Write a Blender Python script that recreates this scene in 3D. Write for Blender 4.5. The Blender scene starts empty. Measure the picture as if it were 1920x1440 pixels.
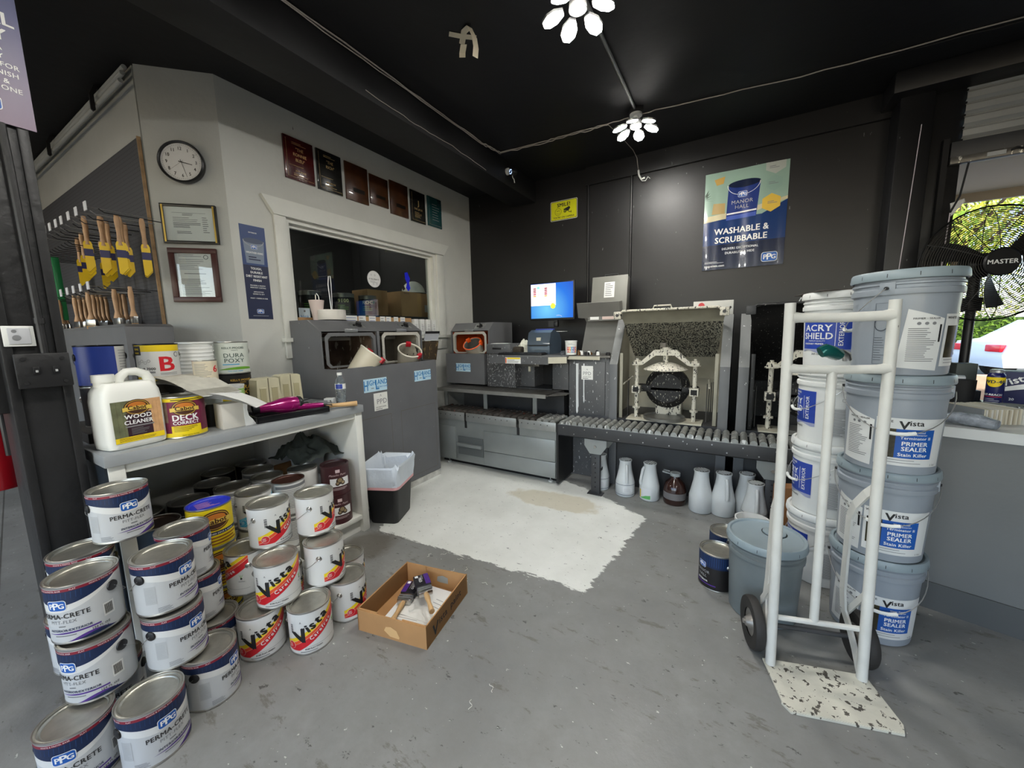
import bpy, bmesh, math, random
from math import sin, cos, pi, radians, sqrt, atan2
from mathutils import Vector, Matrix
from mathutils.geometry import tessellate_polygon

C = bpy.context.scene.collection
random.seed(7)
R_ = random.Random(11)

# ---------------------------------------------------------------- camera
F_PX = 712.0
YAW, PIT, ROL = radians(30.7), radians(7.6), radians(-1.2)
_f = Vector((-sin(YAW)*cos(PIT), cos(YAW)*cos(PIT), -sin(PIT)))
_r = Vector((cos(YAW), sin(YAW), 0)); _u = _r.cross(_f)
_r2 = cos(ROL)*_r + sin(ROL)*_u; _u2 = -sin(ROL)*_r + cos(ROL)*_u
cam = bpy.data.cameras.new('camera'); cam_o = bpy.data.objects.new('camera', cam); C.objects.link(cam_o)
cam.sensor_fit = 'HORIZONTAL'; cam.sensor_width = 36.0; cam.lens = F_PX/1920*36.0
cam.clip_start = 0.02; cam.clip_end = 200
m = Matrix.Identity(4)
for i in range(3):
    m[i][0] = _r2[i]; m[i][1] = _u2[i]; m[i][2] = -_f[i]
m.translation = Vector((0, 0, 1.3))
cam_o.matrix_world = m
bpy.context.scene.camera = cam_o

# ---------------------------------------------------------------- world, sun, exposure
world = bpy.data.worlds.new('world'); bpy.context.scene.world = world; world.use_nodes = True
wn = world.node_tree.nodes; wl = world.node_tree.links
bg = wn['Background']; sky = wn.new('ShaderNodeTexSky'); sky.sky_type = 'NISHITA'; sky.sun_disc = False
sky.sun_elevation = radians(48); sky.sun_rotation = radians(150)
wl.new(sky.outputs[0], bg.inputs[0]); bg.inputs[1].default_value = 0.7
sun = bpy.data.lights.new('sun', 'SUN'); sun.energy = 8.0; sun.angle = 0.01; sun.color = (1, .96, .88)
sun_o = bpy.data.objects.new('sun', sun); C.objects.link(sun_o); sun_o.rotation_euler = (radians(48), 0, radians(35))
vs = bpy.context.scene.view_settings
vs.view_transform = 'Standard'; vs.look = 'None'; vs.gamma = 1.0; vs.use_curve_mapping = False
vs.exposure = 0.0
LAMP_W = 200.0

# ---------------------------------------------------------------- materials
def lin(c):
    c = c/255.0
    return c/12.92 if c <= .04045 else ((c+.055)/1.055)**2.4
def rgb(r, g, b): return (lin(r), lin(g), lin(b), 1)
MATS = {}
def M(name, col=(128, 128, 128), rough=.5, metal=0., noise=0., nscale=8., speck=None, sscale=60., sthr=.68, bump=0., bscale=60., emit=0., trans=0., coat=0., alpha=1., sheen=0.):
    """procedural principled material; noise = brightness variation, speck = colour of splatter specks"""
    if name in MATS: return MATS[name]
    mt = bpy.data.materials.new(name); mt.use_nodes = True
    nt = mt.node_tree; n = nt.nodes; l = nt.links; p = n['Principled BSDF']
    base = rgb(*col)
    p.inputs['Base Color'].default_value = base
    p.inputs['Roughness'].default_value = rough; p.inputs['Metallic'].default_value = metal
    p.inputs['Transmission Weight'].default_value = trans
    p.inputs['Coat Weight'].default_value = coat
    p.inputs['Alpha'].default_value = alpha
    if emit:
        p.inputs['Emission Color'].default_value = base; p.inputs['Emission Strength'].default_value = emit
    tc = n.new('ShaderNodeTexCoord'); out = None
    if noise:
        nz = n.new('ShaderNodeTexNoise'); nz.inputs['Scale'].default_value = nscale; nz.inputs['Detail'].default_value = 6
        l.new(tc.outputs['Object'], nz.inputs['Vector'])
        mr = n.new('ShaderNodeMapRange'); mr.inputs[1].default_value = .3; mr.inputs[2].default_value = .7
        mr.inputs[3].default_value = 1-noise; mr.inputs[4].default_value = 1+noise
        l.new(nz.outputs['Fac'], mr.inputs[0])
        hs = n.new('ShaderNodeHueSaturation'); hs.inputs['Color'].default_value = base
        l.new(mr.outputs[0], hs.inputs['Value']); l.new(hs.outputs[0], p.inputs['Base Color']); out = hs.outputs[0]
    if speck:
        nz = n.new('ShaderNodeTexNoise'); nz.inputs['Scale'].default_value = sscale; nz.inputs['Detail'].default_value = 3; nz.inputs['Roughness'].default_value = .6
        mp = n.new('ShaderNodeMapping'); mp.inputs['Scale'].default_value = (1, 1, .45)
        l.new(tc.outputs['Object'], mp.inputs[0]); l.new(mp.outputs[0], nz.inputs['Vector'])
        cr = n.new('ShaderNodeMapRange'); cr.inputs[1].default_value = sthr; cr.inputs[2].default_value = sthr+.02
        l.new(nz.outputs['Fac'], cr.inputs[0])
        mx = n.new('ShaderNodeMix'); mx.data_type = 'RGBA'
        l.new(cr.outputs[0], mx.inputs[0])
        if out: l.new(out, mx.inputs[6])
        else: mx.inputs[6].default_value = base
        mx.inputs[7].default_value = rgb(*speck)
        l.new(mx.outputs[2], p.inputs['Base Color'])
    if bump:
        nz = n.new('ShaderNodeTexNoise'); nz.inputs['Scale'].default_value = bscale; nz.inputs['Detail'].default_value = 4
        l.new(tc.outputs['Object'], nz.inputs['Vector'])
        b = n.new('ShaderNodeBump'); b.inputs['Strength'].default_value = bump; b.inputs['Distance'].default_value = .01
        l.new(nz.outputs['Fac'], b.inputs['Height']); l.new(b.outputs[0], p.inputs['Normal'])
    MATS[name] = mt
    return mt

def glass_mat(name, tint=(230, 238, 236), rough=0.0):
    """thin clear pane: mostly see-through, with a mirror-like fresnel reflection"""
    if name in MATS: return MATS[name]
    mt = bpy.data.materials.new(name); mt.use_nodes = True
    n = mt.node_tree.nodes; l = mt.node_tree.links; n.remove(n['Principled BSDF'])
    tr = n.new('ShaderNodeBsdfTransparent'); tr.inputs[0].default_value = rgb(*tint)
    gl = n.new('ShaderNodeBsdfGlossy'); gl.inputs['Roughness'].default_value = rough
    fr = n.new('ShaderNodeFresnel'); ge = n.new('ShaderNodeNewGeometry'); ma = n.new('ShaderNodeMath'); ma.operation = 'MULTIPLY_ADD'
    ma.inputs[1].default_value = 1/1.5-1.5; ma.inputs[2].default_value = 1.5; l.new(ge.outputs['Backfacing'], ma.inputs[0]); l.new(ma.outputs[0], fr.inputs[0])
    mx = n.new('ShaderNodeMixShader'); l.new(fr.outputs[0], mx.inputs[0]); l.new(tr.outputs[0], mx.inputs[1]); l.new(gl.outputs[0], mx.inputs[2])
    l.new(mx.outputs[0], n['Material Output'].inputs[0])
    MATS[name] = mt
    return mt

# palette
white = M('white_plastic', (226, 228, 224), .4)
black = M('black_plastic', (20, 20, 22), .4)
blackm = M('black_matte', (14, 14, 16), .7)
steel = M('steel', (190, 190, 188), .28, 1.0)
tin = M('tin', (186, 184, 178), .3, .9, noise=.12, nscale=14)
tin_lid = M('tin_lid', (168, 166, 156), .38, .85, noise=.2, nscale=18, bump=.03)
wire_m = M('wire', (200, 200, 198), .3, .8)
ink = M('ink_black', (22, 22, 24), .55)
inkg = M('ink_grey', (120, 122, 124), .6)
inklg = M('ink_light_grey', (170, 172, 172), .6)
inkw = M('ink_white', (232, 233, 232), .55)
paper = M('paper', (228, 229, 226), .8)
blue_ppg = M('logo_blue', (24, 88, 170), .45)
navy = M('navy_ink', (13, 34, 70), .45)
red_ink = M('red_ink', (205, 28, 40), .45)
yellow_ink = M('yellow_ink', (236, 205, 20), .5)
purple_ink = M('purple_ink', (78, 44, 130), .5)

# ---------------------------------------------------------------- mesh builder
class MB:
    def __init__(s): s.v = []; s.f = []; s.mi = []; s.mats = []
    def _m(s, mat):
        if mat not in s.mats: s.mats.append(mat)
        return s.mats.index(mat)
    def add(s, vs_, fs, mat, X=None):
        o = len(s.v)
        if X is not None: vs_ = [X @ Vector(v) for v in vs_]
        s.v += [tuple(v) for v in vs_]; k = s._m(mat)
        for f in fs: s.f.append([i+o for i in f]); s.mi.append(k)
        return s
    def bm(s, b, mat, X=None):
        b.verts.ensure_lookup_table(); b.verts.index_update()
        s.add([v.co.copy() for v in b.verts], [[v.index for v in f.verts] for f in b.faces], mat, X); b.free(); return s
    def box(s, x0, y0, z0, x1, y1, z1, mat, bev=0., X=None, seg=2):
        b = bmesh.new(); bmesh.ops.create_cube(b, size=1)
        for v in b.verts: v.co = Vector(((x0+x1)/2+v.co.x*(x1-x0), (y0+y1)/2+v.co.y*(y1-y0), (z0+z1)/2+v.co.z*(z1-z0)))
        if bev: bmesh.ops.bevel(b, geom=b.edges[:], offset=bev, segments=seg, affect='EDGES', profile=.5)
        return s.bm(b, mat, X)
    def lathe(s, prof, mat, n=32, X=None, a0=0., a1=2*pi):
        full = abs(a1-a0-2*pi) < 1e-6; k = n if full else n+1
        vs_ = []; fs = []
        for r, z in prof:
            for i in range(k):
                a = a0+(a1-a0)*i/n; vs_.append((r*cos(a), r*sin(a), z))
        for j in range(len(prof)-1):
            for i in range(n):
                a = j*k+i; b = j*k+(i+1) % k
                fs.append([a, b, b+k, a+k])
        return s.add(vs_, fs, mat, X)
    def cyl(s, r, z0, z1, mat, n=24, X=None, r2=None):
        return s.lathe([(0, z0), (r, z0), (r if r2 is None else r2, z1), (0, z1)], mat, n, X)
    def tube(s, pts, r, mat, n=8, closed=False, X=None):
        P = [Vector(p) for p in pts]; N = len(P); vs_ = []; fs = []
        up = None
        for i in range(N):
            if closed: t = P[(i+1) % N]-P[i-1]
            else: t = P[min(i+1, N-1)]-P[max(i-1, 0)]
            if t.length < 1e-9: t = Vector((0, 0, 1))
            t.normalize()
            if up is None: up = t.orthogonal().normalized()
            else:
                up = up-t*up.dot(t)
                if up.length < 1e-6: up = t.orthogonal()
                up.normalize()
            w = t.cross(up); rr = r[i] if isinstance(r, (list, tuple)) else r
            for k in range(n):
                a = 2*pi*k/n; vs_.append(P[i]+(up*cos(a)+w*sin(a))*rr)
        for i in range(N if closed else N-1):
            j = (i+1) % N
            for k in range(n):
                k2 = (k+1) % n; fs.append([i*n+k, j*n+k, j*n+k2, i*n+k2])
        if not closed: fs.append([k for k in reversed(range(n))]); fs.append([(N-1)*n+k for k in range(n)])
        return s.add(vs_, [list(reversed(f)) for f in fs], mat, X)
    def prism(s, poly, d0, d1, mat, surf=None, X=None):
        """2-D outline extruded between two depths over a surface"""
        surf = surf or (lambda u, v, d=0: (u, v, d))
        n = len(poly); vs_ = [surf(u, v, d0) for u, v in poly]+[surf(u, v, d1) for u, v in poly]
        tris = tessellate_polygon([[Vector((u, v, 0)) for u, v in poly]])
        fs = [[a+n, b+n, c+n] for a, b, c in tris]+[[c, b, a] for a, b, c in tris]
        fs += [[i, (i+1) % n, n+(i+1) % n, n+i] for i in range(n)]
        return s.add(vs_, fs, mat, X)
    # art on surfaces
    def rect(s, surf, u0, v0, u1, v1, mat, d=0., nu=1):
        if hasattr(surf, 'step'): nu = max(nu, int(abs(u1-u0)/surf.step)+1)
        vs_ = []; fs = []
        for i in range(nu+1):
            u = u0+(u1-u0)*i/nu; vs_ += [surf(u, v0, d), surf(u, v1, d)]
        for i in range(nu): fs.append([2*i, 2*i+2, 2*i+3, 2*i+1])
        return s.add(vs_, fs, mat)
    def band(s, surf, us, lo, hi, mat, d=0.):
        vs_ = []; fs = []
        for u in us: vs_ += [surf(u, lo(u), d), surf(u, hi(u), d)]
        for i in range(len(us)-1): fs.append([2*i, 2*i+2, 2*i+3, 2*i+1])
        return s.add(vs_, fs, mat)
    def poly(s, surf, pts, mat, d=0.):
        tris = tessellate_polygon([[Vector((u, v, 0)) for u, v in pts]])
        return s.flat(surf, pts, [list(t) for t in tris], mat, d)
    def flat(s, surf, pts, fs, mat, d):
        if hasattr(surf, 'step'): pts, fs = slice2(pts, fs, surf.step)
        return s.add([surf(u, v, d) for u, v in pts], fs, mat)
    def disc(s, surf, u, v, r, mat, d=0., n=20, ry=None):
        ry = ry or r
        return s.poly(surf, [(u+r*cos(2*pi*i/n), v+ry*sin(2*pi*i/n)) for i in range(n)], mat, d)
    def ring(s, surf, u, v, r0, r1, mat, d=0., n=24, a0=0., a1=2*pi, asp=1.):
        vs_ = []; fs = []
        for i in range(n+1):
            a = a0+(a1-a0)*i/n
            vs_ += [surf(u+r0*cos(a), v+r0*asp*sin(a), d), surf(u+r1*cos(a), v+r1*asp*sin(a), d)]
        for i in range(n): fs.append([2*i, 2*i+1, 2*i+3, 2*i+2])
        return s.add(vs_, fs, mat)
    def rrect(s, surf, u0, v0, u1, v1, r, mat, d=0.):
        pts = []
        for cx, cy, a in ((u1-r, v1-r, 0), (u0+r, v1-r, pi/2), (u0+r, v0+r, pi), (u1-r, v0+r, 3*pi/2)):
            for k in range(5):
                t = a+k*pi/8; pts.append((cx+r*cos(t), cy+r*sin(t)))
        return s.poly(surf, pts, mat, d)
    def text(s, surf, txt, u, v, size, mat, d=0.0006, bold=0., shear=0., sx=1., rot=0., align='C'):
        if bold:
            for q, (ox, oy) in enumerate(((0, 0), (1, .5), (-1, .5), (1, -.5), (-1, -.5))):
                e_, g_ = ox*bold*size*.9, oy*bold*size*.9
                s.text(surf, txt, u+e_, v+g_, size, mat, d+q*.00005, 0., shear, sx, rot, align)
            return s
        V_, F_ = glyphs(txt, 0., shear)
        if not V_: return s
        x0 = min(p[0] for p in V_); x1 = max(p[0] for p in V_)
        ox = {'C': (x0+x1)/2, 'L': x0, 'R': x1}[align]
        ca, sa = cos(rot), sin(rot); out = []
        for x, y in V_:
            a = (x-ox)*size*sx; b = y*size
            out.append((u+a*ca-b*sa, v+a*sa+b*ca))
        return s.flat(surf, out, F_, mat, d)
    def lines(s, surf, u0, v0, u1, v1, n, mat, d=.0005, fill=.45, seed=1, nu=1):
        rr = random.Random(seed); h = (v1-v0)/n
        for i in range(n):
            e = u0+(u1-u0)*rr.uniform(.55, 1); y = v1-h*(i+.5)
            s.rect(surf, u0, y-h*fill/2, e, y+h*fill/2, mat, d, nu)
        return s
    def build(s, name, parent=None, smooth=35, label=None, kind=None):
        me = bpy.data.meshes.new(name); me.from_pydata(s.v, [], s.f)
        for mt in s.mats: me.materials.append(mt)
        me.polygons.foreach_set('material_index', s.mi)
        me.polygons.foreach_set('use_smooth', [True]*len(s.f))
        me.update(); me.set_sharp_from_angle(angle=radians(smooth))
        o = bpy.data.objects.new(name, me); C.objects.link(o)
        if parent is not None: o.parent = parent
        if label: o['label'] = label
        if kind: o['kind'] = kind
        return o

_G = {}
def glyphs(txt, bold=0., shear=0.):
    k = (txt, bold, shear)
    if k in _G: return _G[k]
    cu = bpy.data.curves.new('t', 'FONT'); cu.body = txt; cu.size = 1; cu.offset = bold; cu.shear = shear; cu.space_character = 1.05; cu.resolution_u = 2
    o = bpy.data.objects.new('t', cu); C.objects.link(o)
    dg = bpy.context.evaluated_depsgraph_get(); me = bpy.data.meshes.new_from_object(o.evaluated_get(dg))
    V_ = [(v.co.x, v.co.y) for v in me.vertices]; F_ = [list(p.vertices) for p in me.polygons]
    C.objects.unlink(o); bpy.data.objects.remove(o); bpy.data.curves.remove(cu); bpy.data.meshes.remove(me)
    _G[k] = (V_, F_)
    return _G[k]

def plane(o, U, V):
    o, U, V = Vector(o), Vector(U).normalized(), Vector(V).normalized(); N = U.cross(V)
    return lambda u, v, d=0: tuple(o+U*u+V*v+N*d)
def slice2(pts, fs, step):
    lo, hi = min(p[0] for p in pts), max(p[0] for p in pts)
    if hi-lo < step*1.3: return pts, fs
    b = bmesh.new(); vv = [b.verts.new((p[0], p[1], 0)) for p in pts]
    for f in fs:
        try: b.faces.new([vv[i] for i in f])
        except ValueError: pass
    k = int(lo/step)-1
    while k*step < hi:
        if k*step > lo: bmesh.ops.bisect_plane(b, geom=b.verts[:]+b.edges[:]+b.faces[:], dist=1e-7, plane_co=(k*step, 0, 0), plane_no=(1, 0, 0))
        k += 1
    b.verts.index_update(); P = [(v.co.x, v.co.y) for v in b.verts]; F = [[v.index for v in f.verts] for f in b.faces]; b.free()
    return P, F
def cylsurf(R, th0=0., k=0.):
    """cylinder wall (radius R at v=0, growing by k per unit height); u = 0 faces local -Y, u grows to the right"""
    f = lambda u, v, d=0: ((R+k*v+d)*sin(th0+u/R), -(R+k*v+d)*cos(th0+u/R), v)
    f.step = R*.075
    return f

def T(x=0, y=0, z=0, rz=0, rx=0, ry=0, s=1.):
    return Matrix.Translation((x, y, z)) @ Matrix.Rotation(rz, 4, 'Z') @ Matrix.Rotation(ry, 4, 'Y') @ Matrix.Rotation(rx, 4, 'X') @ Matrix.Scale(s, 4)

def thing(name, label, cat, loc=(0, 0, 0), rz=0., group=None):
    o = bpy.data.objects.new(name, None); C.objects.link(o); o.empty_display_size = .05
    o.location = loc; o.rotation_euler = (0, 0, rz); o['label'] = label; o['category'] = cat
    if group: o['group'] = group
    return o
def single(mb, name, label, cat, group=None, loc=None, rz=None, smooth=35, kind=None):
    o = mb.build(name, smooth=smooth); o['label'] = label; o['category'] = cat
    if group: o['group'] = group
    if kind: o['kind'] = kind
    if loc: o.location = loc
    if rz is not None: o.rotation_euler = (0, 0, rz)
    return o
def struct(mb, name, smooth=35):
    o = mb.build(name, smooth=smooth); o['kind'] = 'structure'; return o
def dup(root, loc, rz=None, label=None, group=None):
    r = root.copy(); C.objects.link(r); r.location = loc
    if rz is not None: r.rotation_euler = (0, 0, rz)
    if label: r['label'] = label
    if group: r['group'] = group
    def rec(src, dst):
        for ch in KIDS.get(src.name, list(src.children)):
            c = ch.copy(); C.objects.link(c); c.parent = dst; rec(ch, c)
    rec(root, r)
    return r
KIDS = {}
def face(x, y, off=0.):
    """rotation that turns local -Y towards the shop visitor standing at the origin, off degrees to the right"""
    return atan2(y, x)-pi/2 + radians(off)
# ================================================================ setting
XW, YB, ZC = -2.88, 3.92, 2.93
grey_wall = M('grey_wall_paint', (170, 172, 168), .75, noise=.07, nscale=2.5, bump=.15, bscale=35)
black_wall = M('black_wall_paint', (20, 20, 22), .42, noise=.25, nscale=2.2, bump=.12, bscale=14, speck=(96, 96, 96), sscale=30, sthr=.73)
black_ceil = M('black_ceiling_paint', (18, 18, 20), .6, noise=.2, nscale=1.6, bump=.15, bscale=18)
dark_room = M('dark_shop_wall', (52, 52, 55), .8, noise=.2, nscale=2)
trim_white = M('white_trim_paint', (214, 215, 208), .5, noise=.03)
pillar_m = M('black_pillar_paint', (30, 30, 31), .45, noise=.25, nscale=5, bump=.3, bscale=25)

# floor: grey worn concrete with a hand-rolled white paint patch and dark scuffs
def floor_material():
    mt = bpy.data.materials.new('painted_concrete_floor'); mt.use_nodes = True
    n = mt.node_tree.nodes; l = mt.node_tree.links; p = n['Principled BSDF']
    tc = n.new('ShaderNodeTexCoord'); sp = n.new('ShaderNodeSeparateXYZ'); l.new(tc.outputs['Object'], sp.inputs[0])
    def noise(sc, det=5, rough=.6, stretch=None, rot=0.):
        z = n.new('ShaderNodeTexNoise'); z.inputs['Scale'].default_value = sc; z.inputs['Detail'].default_value = det; z.inputs['Roughness'].default_value = rough
        src = tc.outputs['Object']
        if stretch:
            mp = n.new('ShaderNodeMapping'); mp.inputs['Scale'].default_value = stretch; mp.inputs['Rotation'].default_value = (0, 0, rot); l.new(src, mp.inputs[0]); src = mp.outputs[0]
        l.new(src, z.inputs['Vector']); return z.outputs['Fac']
    def math_(op, a, b=None, c=None):
        k = n.new('ShaderNodeMath'); k.operation = op
        for i, x in enumerate((a, b, c)):
            if x is None: continue
            if isinstance(x, (int, float)): k.inputs[i].default_value = x
            else: l.new(x, k.inputs[i])
        return k.outputs[0]
    def ramp(x, a, b):
        k = n.new('ShaderNodeMapRange'); k.inputs[1].default_value = a; k.inputs[2].default_value = b; l.new(x, k.inputs[0]); return k.outputs[0]
    def mix(f, a, b):
        k = n.new('ShaderNodeMix'); k.data_type = 'RGBA'
        if isinstance(f, (int, float)): k.inputs[0].default_value = f
        else: l.new(f, k.inputs[0])
        for i, x in ((6, a), (7, b)):
            if isinstance(x, tuple): k.inputs[i].default_value = x
            else: l.new(x, k.inputs[i])
        return k.outputs[2]
    col = mix(ramp(noise(1.3, 8, .65), .3, .7), rgb(112, 113, 112), rgb(144, 145, 143))
    col = mix(ramp(noise(9, 6, .7), .35, .75), col, rgb(122, 122, 119))
    # worn brown scuffs, stretched
    sc = ramp(noise(5.5, 7, .74, (1, 2.6, 1), .5), .585, .635)
    col = mix(math_('MULTIPLY', sc, .55), col, rgb(84, 78, 66))
    dk = ramp(noise(13, 6, .72, (1, 1.7, 1), -.4), .63, .66)
    col = mix(math_('MULTIPLY', dk, .8), col, rgb(52, 51, 48))
    wt = ramp(noise(34, 3, .6, (1, 1.5, 1), .9), .70, .715)
    col = mix(math_('MULTIPLY', wt, .85), col, rgb(205, 205, 198))
    # concrete expansion joint
    jt = math_('ABSOLUTE', math_('ADD', math_('ADD', math_('MULTIPLY', sp.outputs[0], .12), sp.outputs[1]), .2))
    col = mix(math_('MULTIPLY', math_('LESS_THAN', jt, .004), .7), col, rgb(60, 58, 54))
    # white patch: convex outline, rolled edges
    pts = [(-2.02, 1.60), (-.60, 1.69), (-.48, 2.62), (-.92, 2.86), (-1.5, 3.1), (-2.75, 3.1), (-2.36, 2.1)]
    mask = None
    for i in range(len(pts)):
        a, b = pts[i], pts[(i+1) % len(pts)]; dx, dy = b[0]-a[0], b[1]-a[1]; L = sqrt(dx*dx+dy*dy)
        nx, ny = -dy/L, dx/L
        dd = math_('ADD', math_('MULTIPLY', sp.outputs[0], nx), math_('MULTIPLY_ADD', sp.outputs[1], ny, -(a[0]*nx+a[1]*ny)))
        mask = dd if mask is None else math_('MINIMUM', mask, dd)
    edge = math_('ADD', mask, math_('MULTIPLY', math_('SUBTRACT', noise(7, 6, .75, (1, 3.5, 1), 0.), .5), .16))
    pm = ramp(edge, 0., .006)
    pm = math_('MULTIPLY', pm, math_('SUBTRACT', 1, ramp(noise(24, 6, .74, (1, 1.6, 1), .7), .625, .65)))
    pcol = mix(ramp(noise(2.5, 5), .3, .7), rgb(206, 208, 202), rgb(226, 228, 223))
    # tan stain near the roller table
    sx = math_('MULTIPLY', math_('ADD', sp.outputs[0], 1.17), 2.5); sy = math_('MULTIPLY', math_('SUBTRACT', sp.outputs[1], 2.58), 6.2)
    sd = math_('ADD', math_('SQRT', math_('ADD', math_('MULTIPLY', sx, sx), math_('MULTIPLY', sy, sy))), math_('MULTIPLY', math_('SUBTRACT', noise(6), .5), .9))
    pcol = mix(math_('MULTIPLY', math_('SUBTRACT', 1, ramp(sd, .85, 1.0)), .6), pcol, rgb(186, 176, 148))
    col = mix(pm, col, pcol)
    # brown water stain running from the desk foot
    bx = math_('ADD', math_('ADD', sp.outputs[0], 1.93), math_('MULTIPLY', math_('SUBTRACT', sp.outputs[1], 1.6), -.05))
    by = math_('MULTIPLY', math_('SUBTRACT', sp.outputs[1], 1.43), 1.0)
    bd = math_('ADD', math_('SQRT', math_('ADD', math_('MULTIPLY', math_('MULTIPLY', bx, 5.5), math_('MULTIPLY', bx, 5.5)), math_('MULTIPLY', math_('MULTIPLY', by, 5.), math_('MULTIPLY', by, 5.)))), math_('MULTIPLY', math_('SUBTRACT', noise(9), .5), 1.1))
    col = mix(math_('MULTIPLY', math_('SUBTRACT', 1, ramp(bd, .7, 1.05)), .6), col, rgb(88, 80, 66))
    l.new(col, p.inputs['Base Color'])
    rr = n.new('ShaderNodeMapRange'); rr.inputs[1].default_value = .3; rr.inputs[2].default_value = .7; rr.inputs[3].default_value = .34; rr.inputs[4].default_value = .55
    l.new(noise(3, 5), rr.inputs[0]); l.new(rr.outputs[0], p.inputs['Roughness'])
    b = n.new('ShaderNodeBump'); b.inputs['Strength'].default_value = .12; b.inputs['Distance'].default_value = .01
    l.new(noise(26, 6, .7), b.inputs['Height']); l.new(b.outputs[0], p.inputs['Normal'])
    return mt
b = MB(); b.box(-7, -4.2, -.1, 4.2, YB+.25, 0, floor_material()); struct(b, 'floor')
b = MB(); b.box(-7, -4.2, ZC, 4.2, YB+.25, ZC+.1, black_ceil); struct(b, 'ceiling')

# left grey wall with the office window opening
WY0, WY1, WZ0, WZ1 = 1.66, 3.27, 1.30, 2.17
pale_wall = M('pale_grey_wall_paint', (198, 199, 193), .75, noise=.06, nscale=2.5, bump=.15, bscale=35, speck=(120, 116, 108), sscale=16, sthr=.76)
b = MB()
b.box(XW-.12, 1.30, 0, XW, WY0, ZC, pale_wall); b.box(XW-.12, WY1, 0, XW, YB, ZC, pale_wall)
b.box(XW-.12, WY0, 0, XW, WY1, WZ0, pale_wall); b.box(XW-.12, WY0, WZ1, XW, WY1, ZC, pale_wall)
struct(b, 'wall_left')
cx, cy = -3.17, 1.01
b = MB(); b.prism([(XW, 1.30), (cx, cy), (cx-.1, cy+.1), (XW-.12, 1.36)], 0, ZC, grey_wall); struct(b, 'wall_corner')
b = MB(); b.box(-7, cy, 0, cx-.02, cy+.1, ZC, grey_wall); struct(b, 'wall_pegboard_side')
# back black wall with the shop window opening
OX0, OX1, OZ0, OZ1 = 1.20, 3.6, .0, 2.92
b = MB(); b.box(XW-.12, YB, 0, OX0, YB+.2, ZC, black_wall); b.box(OX1, YB, 0, 4.2, YB+.2, ZC, black_wall)
b.box(OX0, YB, .0, OX1, YB+.2, .35, black_wall)
struct(b, 'wall_back')
b = MB()
for q in ((-7, 0, -5.6, ZC), (3.6, 0, 4.2, ZC), (-5.6, 0, 3.6, .5), (-5.6, 2.6, 3.6, ZC), (-1.2, .5, -1.0, 2.6)): b.box(q[0], -4.2, q[1], q[2], -4.1, q[3], dark_room)
struct(b, 'wall_front')
b = MB(); b.box(4.1, -4.1, 0, 4.2, YB, ZC, dark_room); struct(b, 'wall_right')
b = MB(); b.box(-7, -4.1, 0, -6.9, cy, ZC, dark_room); struct(b, 'wall_far_left')
# ceiling beam
b = MB(); b.box(-2.27, -4.1, 2.71, -1.98, YB, ZC, black_ceil, .006)
o = struct(b, 'beam')
# black steel pillar by the desk
b = MB(); b.box(-2.42, .235, 0, -2.2, .387, ZC, pillar_m, .012); b.box(-2.46, .16, 1.05, -2.25, .3, ZC, pillar_m, .01)
b.box(-2.205, .235, 0, -2.19, .262, ZC, pillar_m, .004); b.box(-2.205, .36, .0, -2.192, .387, ZC, pillar_m, .004)
struct(b, 'pillar')
# dark post and frame left of the shop window, header above it
b = MB(); b.box(.86, 3.72, 0, 1.03, YB, 2.86, black_wall, .006); b.box(1.03, 3.80, 0, 1.2, YB, 2.92, black_wall, .004)
b.box(1.10, 3.76, 0, 1.13, 3.80, 2.5, blackm); struct(b, 'trim_1')
b = MB(); b.box(.80, 3.62, 2.80, 4.1, YB, ZC, black_wall, .006); b.box(-1.4, YB-.03, 2.76, .9, YB, ZC, black_wall); struct(b, 'trim_2')
for nm, x in (('trim_3', -1.375), ('trim_4', -.945)):
    b = MB(); b.tube([(x, YB-.012, .9), (x, YB-.012, 2.86)], .011, black_wall, 10); struct(b, nm)

# office window: white casing, jamb, glass
b = MB()
cz = 0
b.box(XW, 1.576, WZ0+.0005, XW+.022, WY0, WZ1-.0005, trim_white, .002)
b.box(XW, WY1, WZ0+.0005, XW+.022, WY1+.11, WZ1-.0005, trim_white, .002)
b.prism([(1.575, WZ1), (WY1+.11, WZ1), (WY1+.20, WZ1+.115), (1.50, WZ1+.115)], 0, .032, trim_white, plane((XW, 0, 0), (0, 1, 0), (0, 0, 1)))
b.box(XW, 1.575, 1.15, XW+.021, WY1+.11, WZ0-.031, trim_white, .002)
b.box(XW-.1, 1.56, WZ0-.03, XW+.05, WY1+.125, WZ0, trim_white, .002)
b.box(XW-.11, WY0+.0005, WZ0+.0005, XW-.001, WY0+.03, WZ1-.0305, trim_white); b.box(XW-.11, WY1-.04, WZ0+.0005, XW-.001, WY1-.0005, WZ1-.0305, trim_white); b.box(XW-.109, WY0+.001, WZ1-.03, XW-.002, WY1-.001, WZ1-.0005, trim_white)
b.box(XW-.072, WY1-.07, WZ0+.001, XW-.04, WY1-.0405, WZ1-.056, trim_white); b.box(XW-.072, WY0+.0305, WZ1-.055, XW-.041, WY1-.0405, WZ1-.0305, trim_white)
wf = struct(b, 'window_1')
b = MB(); b.box(XW-.062, WY0+.031, WZ0+.001, XW-.056, WY1-.041, WZ1-.031, glass_mat('office_glass', (222, 228, 228))); b.build('pane', wf)
# office room beyond
b = MB(); b.box(-5.2, cy+.11, 0, -5.1, YB, ZC, dark_room); b.box(-5.2, YB-.0, 0, XW-.12, YB+.1, ZC, dark_room); struct(b, 'wall_office')
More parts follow.
